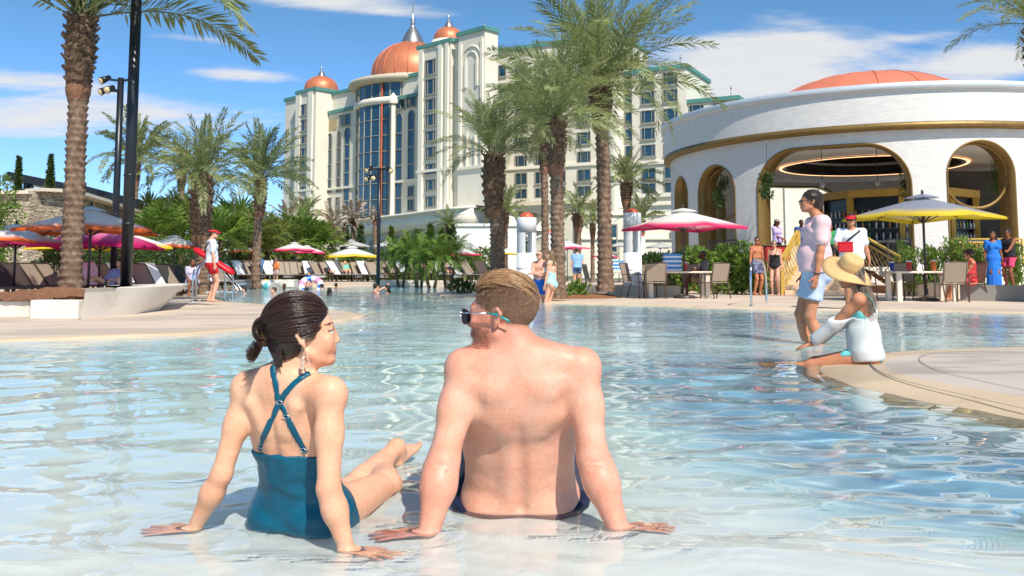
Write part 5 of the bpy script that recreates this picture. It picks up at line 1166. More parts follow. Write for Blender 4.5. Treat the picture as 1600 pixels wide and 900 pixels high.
    for x0, x1, off in ((976.5, 988, .2), (1002, 1024, .8), (1037, 1060, .8)):
        for y0, y1 in ((112, 133), (139, 160), (169, 190), (196, 216), (223, 243)): put_window(Rr, Rr.sz(x0, 200, off)[0], Rr.sz(x1, 200, off)[0], Rr.sz(1048, y1, off)[1], Rr.sz(1048, y0, off)[1], off, t, 'triple' if x1 - x0 > 15 else 'plain')
        for y0, y1 in ((262, 281), (286, 303)): put_window(Rr, Rr.sz(x0, 200, off)[0], Rr.sz(x1, 200, off)[0], Rr.sz(1015, y1, off)[1], Rr.sz(1015, y0, off)[1], off, t, 'double')
    for x0, x1 in ((1077, 1101), (1114, 1139)):
        for y0, y1 in ((161, 183), (190, 212), (218, 240), (246, 268)): put_window(Rr, Rr.sz(x0, 200, .4)[0], Rr.sz(x1, 200, .4)[0], Rr.sz(1108, y1, .4)[1], Rr.sz(1108, y0, .4)[1], .4, t, 'triple')
    # lightning rods on the roofs
    mb = MB()
    for px, y0, y1, Y in ((1063, 86, 102, 172), (1142, 133, 152, 166), (757, 36, 44, 165), (900, 52, 64, 182)):
        p = at(px, y0, Y); q = at(px, y1, Y); mb.tube([q, p], .06, 5); mb.tube([(p.x, p.y, p.z - .7), (p.x, p.y, p.z - .2)], .18, 6)
    bld(mb, 'roof_mast', SILV)
    # podium
    pod = thing('podium_building', 'low grey stucco podium with arched windows before the hotel', 'building', (-20, 160, 0)); o1 = -Vector(pod.location)
    pts = [(520, 203), (566, 190), (610, 178), (645, 170), (678, 162), (706, 156), (735, 150), (764, 163), (800, 163)]; W_ = [Vector((at(x, 300, Y).x, Y, 0)) for x, Y in pts]
    for nm, o_, z0, z1, mt in (('wall', 0, -.3, 8.6, GREYW), ('parapet', .7, 8.6, 11.4, CREAM2), ('cornice', 1.1, 11.4, 11.9, CREAM2)):
        Lw = offset_line(W_, -o_); n = len(Lw); V = [Vector((p.x, p.y, z)) for z in (z0, z1) for p in Lw] + [Vector((p.x + 6, p.y + 10, z1)) for p in Lw] + [Vector((p.x + 6, p.y + 10, z0)) for p in Lw]; Fs = []
        for r_ in range(3):
            for k in range(n - 1): Fs.append((r_ * n + k, r_ * n + k + 1, r_ * n + n + k + 1, r_ * n + n + k))
        for k in range(n - 1): Fs.append((3 * n + k, 3 * n + k + 1, k + 1, k))
        me = mesh_np(nm, V, np.array(Fs), mt, False); o = link(nm, me, pod); o.location = o1
    for px, Y, ang in ((581, 186, .9), (598, 181.5, .9), (613, 177, .9), (630, 173, .85), (646, 169.7, .85), (664, 165.5, .8), (698, 157.8, .8), (722, 152.7, .8)):
        p = at(px, 357, Y - .9); fm, pm = window_meshes(2.3, 5.6, 'arch'); o = link('window', fm, pod); o.location = Vector((p.x, p.y, 1.6)) + o1; o.rotation_euler = (0, 0, -math.atan(.95)); link('pane', pm, o)
    # low white building before the right wing and lower wall at its foot
    wb = thing('annex', 'plain low white building with a flat roof between the palms at the hotel foot', 'building', (-4, 118, 0)); mb = MB(); a, b = at(712, 352, 118), at(832, 352, 118); mb.box(((a.x + b.x) / 2 + 4, 5, a.z / 2 - .1), (b.x - a.x, 10, a.z)); mb.build('wall', M('white_render', rgb((232, 228, 220)), .8, .04), wb)
    mb = MB(); mb.box(((a.x + b.x) / 2 + 4, 5, a.z + .05), (b.x - a.x + .5, 10.5, .35)); mb.build('parapet', M('white_render', rgb((232, 228, 220))), wb)
    mb = MB(); mb.tube([Vector((at(745, 400, 117.7).x + 4 + 2.6 * math.cos(q) + 9, -.25, 2.2 + 2.6 * math.sin(q) * 1.3)) for q in np.linspace(0, math.pi, 15)], .14, 6); mb.build('arch_moulding', M('white_render', rgb((232, 228, 220))), wb)
    rw = thing('terrace_building', 'cream terrace block with ledges behind the right domed turret', 'building', (20, 110, 0)); mb = MB()
    a, b = at(905, 335, 110), at(1110, 335, 110); mb.box(((a.x + b.x) / 2 - 20, 6, a.z / 2), (b.x - a.x, 12, a.z)); mb.build('wall', CREAM, rw); mb = MB(); mb.box(((a.x + b.x) / 2 - 20, 5.7, a.z + .1), (b.x - a.x + .6, 12, .4)); mb.box(((a.x + b.x) / 2 - 20, -.15, a.z * .62), (b.x - a.x, .3, .25)); mb.build('ledge', CREAM2, rw)
    a, b = at(1150, 300, 96), at(1640, 284, 96); mb = MB(); mb.box(((a.x + b.x) / 2 - 20, -9, b.z / 2), (b.x - a.x, 8, b.z)); mb.build('wall', CREAM, rw); mb = MB()
    for k in range(9): mb.box((a.x - 20 + (b.x - a.x) * (k + .5) / 9, -13.15, b.z / 2), (.35, .3, b.z)); 
    mb.build('pilaster', CREAM2, rw)
    for px, y0, y1, w in ((955, 350, 395, 20), (1052, 360, 368, 8), (1140, 345, 352, 10)):
        p = at(px, y1, 109.8); q = at(px, y0, 109.8); fm, pm = window_meshes(w * 110 / F, q.z - p.z, 'plain'); o = link('window', fm, rw); o.location = Vector((p.x - 20, -.2, p.z)); link('pane', pm, o)
hotel()
# ------------------------------------------------------------ the round white pavilion
WBRICK = None
def brick_mat():
    m = bpy.data.materials.new('white_painted_brick'); m.use_nodes = True; g = NT(m.node_tree); b = m.node_tree.nodes['Principled BSDF']
    uv = g.n('ShaderNodeUVMap').outputs[0]; br = g.n('ShaderNodeTexBrick', {'Vector': uv, 'Color1': (.80, .765, .72, 1), 'Color2': (.70, .68, .645, 1), 'Mortar': (.56, .55, .53, 1), 'Scale': 1.0, 'Mortar Size': .006, 'Mortar Smooth': .3, 'Brick Width': .24, 'Row Height': .075, 'Bias': 0.0})
    nz = g.n('ShaderNodeTexNoise', {'Vector': uv, 'Scale': .5, 'Detail': 6.0}).outputs[0]; c = g.mix(g.math('MULTIPLY', nz, .25), br.outputs[0], (.62, .60, .57)); m.node_tree.links.new(c, b.inputs['Base Color']); b.inputs['Roughness'].default_value = .6
    bp = g.n('ShaderNodeBump', {'Height': br.outputs['Fac'], 'Strength': -1.0, 'Distance': .012}); m.node_tree.links.new(bp.outputs[0], b.inputs['Normal']); return m
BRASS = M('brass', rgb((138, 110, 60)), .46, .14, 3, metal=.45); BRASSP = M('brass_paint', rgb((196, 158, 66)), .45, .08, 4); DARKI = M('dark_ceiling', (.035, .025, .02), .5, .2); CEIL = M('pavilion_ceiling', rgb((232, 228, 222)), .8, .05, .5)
PC = Vector((16.1, 39.9, 0)); PR = 8.86; PZT = 7.38; PFL = .92; TH_W = .75
def pav_angle(px, r=PR):
    """angle on the round wall that is seen at a photo column"""
    d = ray(px, 425); d = Vector((d.x, d.y)).normalized(); c = Vector((PC.x, PC.y)); b = c.dot(d); disc = max(0, b * b - c.length_squared + r * r); p = d * (b - math.sqrt(disc)); return math.atan2(p.y - c.y, p.x - c.x), p
def pavilion():
    global WBRICK
    WBRICK = brick_mat(); t = thing('pavilion', 'round white brick pool pavilion with brass-lined arches and an orange dome', 'pavilion', tuple(PC)); 
    def zof(px, py):
        a, p = pav_angle(px); return at(px, py, p.y).z
    OP = []   # openings: left and right angle, spring height, top, corner style
    for x0, x1, py, kind in ((1056.5, 1077, 275, 'arch'), (1093, 1152, 257, 'arch'), (1186, 1431, 226, 'round'), (1485, 1594, 218, 'arch')):
        a0, a1 = pav_angle(x0)[0], pav_angle(x1)[0]; OP.append([a0 % (2 * math.pi), a1 % (2 * math.pi), zof((x0 + x1) / 2, py), kind])
    wgap = OP[3][0] - OP[2][1]; w4 = OP[3][1] - OP[3][0]
    a = OP[3][1] + wgap
    while a < OP[0][0] + 2 * math.pi - .3:      # the same bays go on round the far side
        OP.append([a, a + .62, OP[2][2], 'round']); a += .62 + .26
    def top(o, a):
        c, hw = (o[0] + o[1]) / 2, (o[1] - o[0]) / 2; u = abs(a - c) / hw
        if u >= 1: return None
        W_ = hw * PR; rad = W_ if o[3] == 'arch' else min(W_, 1.55); x = u * W_
        return o[2] - rad + math.sqrt(max(0, rad * rad - max(0, x - (W_ - rad)) ** 2)) * (1.0) if True else 0
    angs = set(np.linspace(OP[0][0] - .35, OP[0][0] + 2 * math.pi - .35, 150).tolist())
    for o in OP:
        c, hw = (o[0] + o[1]) / 2, (o[1] - o[0]) / 2
        for u in list(np.sin(np.linspace(-math.pi / 2, math.pi / 2, 34))): angs.add(c + hw * u)
        angs.add(o[0] - 1e-4); angs.add(o[1] + 1e-4)
    A = sorted(angs); ZW = 5.75
    def lo(a):
        for o in OP:
            if o[0] <= a <= o[1]: return max(PFL, top(o, min(max(a, o[0] + 1e-5), o[1] - 1e-5)) or PFL), o
        return -.1, None
    V = []; Fs = []; UV = []
    def quad(pts, uvs):
        b = len(V); V.extend(pts); UV.extend(uvs); Fs.append((b, b + 1, b + 2, b + 3))
    def P(a, r, z): return (r * math.cos(a), r * math.sin(a), z)
    for i in range(len(A) - 1):
        a, b = A[i], A[i + 1]; m = (a + b) / 2; z0, o = lo(m)
        if o: za = top(o, min(max(a, o[0] + 1e-5), o[1] - 1e-5)); zb = top(o, min(max(b, o[0] + 1e-5), o[1] - 1e-5))
        else: za = zb = -.1
        for r, s_ in ((PR, 1), (PR - TH_W, -1)):
            q = [P(a, r, za), P(b, r, zb), P(b, r, ZW), P(a, r, ZW)]; u = [(a * PR, za), (b * PR, zb), (b * PR, ZW), (a * PR, ZW)]
            if s_ < 0: q = q[::-1]; u = u[::-1]
            quad(q, u)
    for o in OP:     # pier sides
        for a, s_ in ((o[0], 1), (o[1], -1)):
            q = [P(a, PR, -.1), P(a, PR - TH_W, -.1), P(a, PR - TH_W, o[2]), P(a, PR, o[2])]
    me = mesh_np('wall', V, np.array(Fs), WBRICK, False); uvl = me.uv_layers.new(name='UVMap'); vi = np.zeros(len(me.loops), np.int32); me.loops.foreach_get('vertex_index', vi); uvl.data.foreach_set('uv', np.array(UV, np.float32)[vi].ravel()); link('wall', me, t)
    # brass linings of the openings, each its own part
    for o in OP:
        c, hw = (o[0] + o[1]) / 2, (o[1] - o[0]) / 2; us = np.sin(np.linspace(-math.pi / 2, math.pi / 2, 34)); path = [(o[0], 0.0)] + [(c + hw * u, top(o, c + hw * u * .99999) or o[2]) for u in us] + [(o[1], 0.0)]
        V2 = []; F2 = []; pr = [(PR + .025, -.0), (PR + .025, .055), (PR - TH_W - .04, .055), (PR - TH_W - .04, 0)]
        for (a, z) in path:
            # inward offset towards the opening's middle
            k = (c - a); n_ = math.hypot(k * PR, 1e-6); zmid = o[2] - min(hw * PR, 1.55); dz = max(0, z - zmid); dx = (abs(k) * PR); L_ = math.hypot(dx, dz) + 1e-6; da = (k / abs(k) if abs(k) > 1e-6 else 0) * dx / L_ / PR; dzz = -dz / L_
            if z <= 0.01: da = (k / abs(k)) / PR; dzz = 0
            for r, off in pr: V2.append(P(a + da * off, r, z + dzz * off))
        for i in range(len(path) - 1):
            for k in range(4): F2.append((i * 4 + k, i * 4 + (k + 1) % 4, i * 4 + 4 + (k + 1) % 4, i * 4 + 4 + k))
        link('arch_lining', mesh_np('arch_lining', V2, np.array(F2), BRASS, False), t)
    # fascia, gold band, metal cap
    def ring(nm, prof, mat, uv=False, n=160):
        V3 = []; U3 = []
        for r, z in prof:
            for k in range(n + 1): a = 2 * math.pi * k / n; V3.append(P(a, r, z)); U3.append((a * PR, z))
        i = np.arange(len(prof) * (n + 1)).reshape(len(prof), n + 1); Q = np.stack([i[:-1, :-1], i[:-1, 1:], i[1:, 1:], i[1:, :-1]], -1).reshape(-1, 4); me = mesh_np(nm, V3, Q, mat, False)
        if uv: l = me.uv_layers.new(name='UVMap'); vi = np.zeros(len(me.loops), np.int32); me.loops.foreach_get('vertex_index', vi); l.data.foreach_set('uv', np.array(U3, np.float32)[vi].ravel())
        return link(nm, me, t)
    ring('fascia', [(PR + .28, 5.98), (PR + .28, 7.12)], WBRICK, True)
    ring('gold_band', [(PR - .1, 5.76), (PR + .295, 5.76), (PR + .295, 5.97), (PR + .2, 5.985)], BRASS)
    ring('roof_cap', [(PR + .28, 7.10), (PR + .40, 7.12), (PR + .42, 7.36), (PR + .3, 7.40), (PR - .2, 7.38), (PR - .2, 7.0)], M('cap_metal', rgb((206, 212, 216)), .4, .05, metal=.3))
    ring('roof', [(PR - .15, 7.05), (6.0, 7.1), (.1, 7.15)], M('roof_membrane', (.6, .6, .58), .8))
    mb = MB(); top_z = at(1345, 118, PC.y).z; rd = 4.9; mb.lathe([(rd * math.sin(q), 7.1 + (top_z - 7.1) * (math.cos(q * .93) - math.cos(.93 * math.pi / 2)) / (1 - math.cos(.93 * math.pi / 2))) for q in np.linspace(math.pi / 2, 0.001, 14)], (0, 0, 0), 56); mb.build('dome', M('orange_roof', rgb((214, 122, 92)), .6, .08, .8, dirt=(rgb((196, 108, 80)), .7, .45, .7)), t)
    mb = MB()
    for k in range(16):
        a = 2 * math.pi * k / 16 + .1; mb.tube([P(a, rd * math.sin(q) + .01, 7.12 + (top_z - 7.1) * (math.cos(q * .93) - math.cos(.93 * math.pi / 2)) / (1 - math.cos(.93 * math.pi / 2))) for q in np.linspace(math.pi / 2, .05, 10)], .012, 4)
    mb.build('roof_rib', M('orange_roof', (1, 0, 0)), t)
    # ceiling with a recessed oval and light rings
    cz = 5.5
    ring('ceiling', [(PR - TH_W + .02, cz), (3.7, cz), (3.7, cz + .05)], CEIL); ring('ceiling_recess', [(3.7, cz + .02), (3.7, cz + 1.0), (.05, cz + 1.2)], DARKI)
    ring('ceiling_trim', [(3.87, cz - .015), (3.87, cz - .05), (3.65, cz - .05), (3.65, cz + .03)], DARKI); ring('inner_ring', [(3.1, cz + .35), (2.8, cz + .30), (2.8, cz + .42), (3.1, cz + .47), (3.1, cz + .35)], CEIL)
    ring('light_strip', [(3.83, cz - .052), (3.89, cz - .07), (3.95, cz - .052)], M('warm_led', (1, .62, .35), .5, 0, emit=(1, .55, .28), es=2.2))
    for k in range(10): mb = MB(); a = k * .628 + .2; mb.lathe([(.10, cz - .02), (.10, cz - .008), (.01, cz - .008)], P(a, 6.7, 0), 12); mb.build('downlight', M('downlight_glass', (.9, .88, .82), .3, 0), t)
    ring('floor', [(PR + .1, .10), (PR + .1, PFL), (.05, PFL)], M('terrace_floor', rgb((214, 204, 190)), .6))
    # big brass rings that hang in the arches
    for oi, (px, py, wpx, hpx) in ((1, (1121, 331, 0, 80)), (3, (1533, 268, 0, 56)), (0, (1068, 338, 0, 60))):
        o = OP[oi]; c = (o[0] + o[1]) / 2; a_, p = pav_angle(px); Y = p.y; cc = at(px, py, Y); rr_ = (o[1] - o[0]) / 2 * PR * .93; z = cc.z; mb = MB()
        if oi != 3: rr_ = (o[1] - o[0]) / 2 * PR * .9
        z = o[2] - rr_ - .12 if oi != 3 else o[2] - rr_ - .08; ex = Vector((-math.sin(c), math.cos(c), 0)); mb.tube([Vector(P(c, PR - .45, z)) + ex * (rr_ * math.cos(q)) + Vector((0, 0, rr_ * math.sin(q))) for q in np.linspace(0, 2 * math.pi, 41)], .055, 8); mb.build('brass_ring', BRASS, t)
    # back bar: brass frame, dark cabinets, bottles
    bar = thing('back_bar', 'brass-framed back bar with dark shelves of bottles inside the pavilion', 'bar', (PC.x + 1.2, PC.y + .6, PFL)); RB = 3.4; N = 10; DK = M('bar_cabinet', (.012, .016, .028), .25, .2)
    def PBr(a, r, z): return Vector((r * math.cos(a), r * math.sin(a), z))
    mb = MB(); mb.lathe([(RB - .25, 0), (RB - .25, 3.0), (.1, 3.05)], (0, 0, 0), N, sm=False); mb.build('cabinet', DK, bar)
    mb = MB(); mb.lathe([(RB + .12, 3.0), (RB + .12, 3.32), (.1, 3.34)], (0, 0, 0), N, sm=False); mb.lathe([(RB + .12, 3.0), (RB - .3, 3.0)], (0, 0, 0), N, sm=False); mb.build('cornice', BRASSP, bar)
    for k in range(N): a = 2 * math.pi * k / N; mb = MB(); mb.box(PBr(a, RB - .05, 1.5), (.22, .22, 3.0), a); mb.build('post', BRASSP, bar)
    for k in range(N):
        a = 2 * math.pi * (k + .5) / N
        if math.sin(a) > .5: continue
        w = 2 * RB * math.sin(math.pi / N) - .3; rr_ = RB * math.cos(math.pi / N) - .12
        for q, z in enumerate((1.15, 1.65, 2.15)):
            mb = MB(); mb.box(PBr(a, rr_, z), (.22, w, .03), a); mb.build('shelf', M('shelf_glass', (.1, .12, .14), .2), bar)
    bt = []
    for cl in ((.75, .8, .82), (.55, .30, .08), (.12, .3, .12), (.8, .8, .85)):
        mb = MB(); mb.lathe([(.001, 0), (.045, 0), (.045, .19), (.018, .25), (.016, .32), (.001, .32)], (0, 0, 0), 8); bt.append(mb.mesh('bottle', M('bottle_%d' % len(bt), cl, .15, .05, spec=.9)))
    bottles_n = 0; r = random.Random(3)
    for k in range(N):
        a = 2 * math.pi * (k + .5) / N
        if math.sin(a) > .1: continue
        w = 2 * RB * math.sin(math.pi / N) - .45; rr_ = RB * math.cos(math.pi / N) - .08
        for z in (1.165, 1.665, 2.165):
            for i in range(7):
                o = link('bottle', bt[r.randrange(4)]); off = (i / 6 - .5) * w; p = PBr(a, rr_, z) + Vector((-math.sin(a), math.cos(a), 0)) * off; o.location = p + Vector(bar.location); tag(o, 'small bottle on the shelves of the back bar', 'bottle', 'bottles on the back bar')
    # counter and dark far walls inside
    ct = thing('bar_counter', 'dark curved bar counter in the middle of the pavilion', 'counter', (PC.x + 1.2, PC.y + .6, PFL)); mb = MB(); mb.lathe([(4.3, 0), (4.3, 1.02), (4.0, 1.02)], (0, 0, 0), 40, math.pi * 1.02, math.pi * 1.98); mb.build('front', M('counter_stone', (.07, .06, .055), .5, .4, 3), ct)
    mb = MB(); mb.lathe([(3.9, 1.03), (4.42, 1.03), (4.42, 1.10), (3.9, 1.10)], (0, 0, 0), 40, math.pi * 1.02, math.pi * 1.98); mb.build('top', M('counter_top', (.5, .48, .45), .25), ct)
    sc = thing('dark_screen_wall', 'dark inner wall with a wide screen seen through the right arch', 'wall', (PC.x + 6.3, PC.y - 1.0, PFL)); mb = MB(); mb.box((0, 0, 2.1), (.3, 7.4, 4.2), -.35); mb.build('panel', M('dark_wall', (.045, .04, .038), .6), sc)
    sc.rotation_euler = (0, 0, math.radians(-70)); 
    # hanging plants
    for i, (px, py, Y, s_, lab) in enumerate(((1199, 292, 33, .34, 'hanging basket of trailing ferns at the left end of the wide opening'), (1422, 283, 33, .40, 'hanging fern basket at the right end of the wide opening'), (1555, 285, 33.5, .60, 'large hanging plant behind the round brass ring on the right'), (1127, 305, 36, .42, 'hanging plant inside the left arch'))):
        p = at(px, py, Y); shrub('hanging_plant', lab, 'plant', (p.x, Y, p.z - s_), s_ * .8, s_ * .8, s_ * 1.5, 700, .16, 600 + i, DEEP_GREEN, 'hanging plants in the pavilion', stems=0, up=-.9, asp=4)
        o = bpy.data.objects[-1] if False else None
        mb = MB(); mb.tube([(0, 0, s_ * 1.6), (0, 0, cz - p.z + s_)], .012, 5); mb.build('hanger', DARKI, [x for x in bpy.data.objects if x.get('label') == lab][0])
    # globe lamps
    for i, (px, py) in enumerate(((1285, 290), (1371, 287))):
        p = at(px, py, 34); l = thing('pendant_lamp', ('clear glass pendant lamp left of the centre of the bar', 'clear glass pendant lamp right of the centre of the bar')[i], 'lamp', (p.x, 34, p.z), 0, 'pendant lamps of the bar'); mb = MB(); mb.lathe([(.001, -.10), (.09, -.04), (.10, .03), (.05, .10), (.03, .13)], (0, 0, 0), 12); mb.build('globe', M('smoke_glass', (.35, .33, .3), .1, spec=.9), l); mb = MB(); mb.tube([(0, 0, .12), (0, 0, cz - p.z)], .012, 5); mb.build('cord', DARKI, l)
def steps_and_rails():
    t = thing('steps', 'beige stone steps with risers leading up to the pavilion terrace', 'steps', (0, 0, 0)); p0, p1 = gnd(1228, 460, DZ), gnd(1330, 461, DZ); n = 6; rise = (PFL - DZ) / n; Y0 = 28.0; tread = .36
    x0, x1 = at(1226, 440, Y0).x, at(1340, 440, Y0).x; t.location = ((x0 + x1) / 2, Y0, DZ); st = M('step_stone', rgb((214, 182, 150)), .75, .1, 2, .004, 30)
    for i in range(n): mb = MB(); d = 3.0 - i * tread + .8; mb.box((0, i * tread + d / 2, rise * (i + .5)), (x1 - x0, d, rise - .002 + .0), bev=.012); mb.build('step', st, t)
    def rail(lab, xb, flip, Yb=28.1):
        r = thing('handrail', lab, 'railing', (xb, Yb, DZ), 0, 'brass railings of the steps'); H = .98; L_ = n * tread; mb = MB()
        a0, b0 = Vector((0, 0, .12)), Vector((0, L_, .12 + PFL)); a1, b1 = a0 + Vector((0, 0, H)), b0 + Vector((0, 0, H))
        # stands slightly turned so that the lattice is seen, as in the photograph
        sx = flip; b0.x += sx; b1.x += sx
        for p, q in ((a0, a1), (b0, b1)): m2 = MB(); m2.beam(p - Vector((0, 0, .12)), q + Vector((0, 0, .06)), .09, .09, (0, 1, 0)); m2.build('post', BRASSP, r)
        m2 = MB(); m2.beam(a1 + Vector((0, -.1, .05)), b1 + Vector((0, .1, .08)), .11, .06); m2.build('top_rail', BRASSP, r); m2 = MB(); m2.beam(a0, b0, .06, .06); m2.beam(a1 - Vector((0, 0, .12)), b1 - Vector((0, 0, .12)), .05, .05); m2.build('lower_rail', BRASSP, r)
        lat = MB(); k = 9
        for i in range(-4, k + 4):
            for dr in (1, -1):
                u0, u1 = i / k, i / k + dr * .38; 
                def pt(u, v): return a0 + (b0 - a0) * u + Vector((0, 0, v * (H - .12)))
                v0, v1 = 0.0, 1.0
                if u1 < 0 or u1 > 1 or u0 < 0 or u0 > 1:
                    cu0, cu1 = min(max(u0, 0), 1), min(max(u1, 0), 1)
                    if (u0 < 0 and u1 < 0) or (u0 > 1 and u1 > 1): continue
                    v0 = (cu0 - u0) / (u1 - u0); v1 = (cu1 - u0) / (u1 - u0); u0, u1 = cu0, cu1
                    if v1 < 0 or v0 > 1: continue
                lat.beam(pt(u0, v0), pt(u1, v1), .018, .018, (0, 1, 0))
        lat.build('lattice', BRASSP, r); return r
    rail('brass lattice handrail on the left side of the steps', at(1226, 440, 28).x - .05, 1.25); rail('brass lattice handrail on the right side of the steps behind the hat', at(1392, 440, 27.0).x, -.55, 26.4)
    # terrace edge railings
    def fence(px0, px1, Y0_, Y1_, lab, zb=PFL, h=.95, lattice=True, mat=BRASSP):
        a, b = at(px0, 400, Y0_), at(px1, 400, Y1_); a.z = b.z = zb; r = thing('railing', lab, 'railing', tuple(a)); d = b - a; n = max(2, round(d.length / 1.3))
        for i in range(n + 1): m = MB(); p = d * (i / n); m.beam(p, p + Vector((0, 0, h)), .06, .06, (0, 1, 0)); m.build('post', mat, r)
        for z in (h, h - .12, .12): m = MB(); m.beam(Vector((0, 0, z)), d + Vector((0, 0, z)), .05, .05); m.build('rail', mat, r)
        m = MB(); k = int(d.length / .14)
        if lattice:
            for i in range(k - 3):
                for dr in (0, 3): m.beam(d * ((i + dr) / k) + Vector((0, 0, .12)), d * ((i + 3 - dr) / k) + Vector((0, 0, h - .12)), .018, .018, (0, 1, 0))
        else:
            for i in range(k): m.beam(d * (i / k) + Vector((0, 0, .12)), d * (i / k) + Vector((0, 0, h - .12)), .016, .016, (0, 1, 0))
        m.build('infill', mat, r); return r
    fence(1490, 1598, 30.8, 30.6, 'brass lattice railing of the terrace behind the woman in blue'); fence(1388, 1425, 31.2, 31.0, 'dark bar railing of the terrace between the steps and the pier', lattice=False, mat=M('dark_bronze', (.05, .045, .04), .4, metal=.5)); fence(1108, 1152, 33, 32, 'thin dark railing in the left arch', lattice=False, mat=M('dark_bronze', (.05, .045, .04)))
def turret(px, ytop, ybase, Y, wpx, lab, open_=True, dome=True, zb=.05, s_dome=1.0):
    """white round pool turret with slots and an orange dome"""
    c = at(px, ybase, Y); s_ = Y / F; r = wpx * s_ / 2; H = at(px, ytop, Y).z - zb; t = thing('turret', lab, 'turret', (c.x, Y, zb), 0, 'white domed turrets'); wm_ = M('white_turret_paint', rgb((226, 228, 228)), .6, .05, 2, .004, 20)
    mb = MB()
    if open_:
        z1, z2 = H * .52, H * .80
        mb.lathe([(r * 1.04, 0), (r * 1.04, H * .16), (r, H * .165), (r, z1), (r * .3, z1)], (0, 0, 0), 32); mb.lathe([(.01, z2), (r, z2), (r, H), (r * .95, H + .02), (.01, H + .02)], (0, 0, 0), 32); mb.lathe([(r * 1.02, H * .30), (r * 1.03, H * .31), (r * 1.02, H * .32)], (0, 0, 0), 32)
        for k in range(4): a = math.pi / 4 + k * math.pi / 2 + .2; mb.lathe([(r * .99, z1 - .01), (r * .99, z2 + .01)], (0, 0, 0), 8, a - .42, a + .42); mb.lathe([(r * .72, z1 - .01), (r * .72, z2 + .01)], (0, 0, 0), 8, a - .42, a + .42)
        for k in range(4):
            a = math.pi / 4 + k * math.pi / 2 + .2
            for q in (-.42, .42): x0, y0 = math.cos(a + q), math.sin(a + q); mb.add([(x0 * r * .72, y0 * r * .72, z1), (x0 * r * .99, y0 * r * .99, z1), (x0 * r * .99, y0 * r * .99, z2), (x0 * r * .72, y0 * r * .72, z2)], [(0, 1, 2, 3)])
    else: mb.lathe([(r * 1.04, 0), (r * 1.04, H * .16), (r, H * .165), (r, H), (.01, H + .02)], (0, 0, 0), 28)
    mb.build('shaft', wm_, t); mb = MB(); rd = r * .74
    mb.lathe([(rd * math.cos(q), H + .02 + rd * .78 * math.sin(q)) for q in np.linspace(0, 1.57, 10)], (0, 0, 0), 28); mb.build('dome', M('turret_dome_orange', rgb((196, 92, 62)), .4, .1, 3), t)
pavilion(); steps_and_rails()
turret(823, 341, 440, 33, 31, 'white turret with orange dome left of the wading couple'); turret(989, 334, 443, 27, 28, 'white turret with orange dome beside the pink parasol'); turret(858, 364, 430, 44, 14, 'small far turret behind the wading couple', False); turret(1004, 370, 430, 40, 10, 'slim far turret just behind the right one', False)
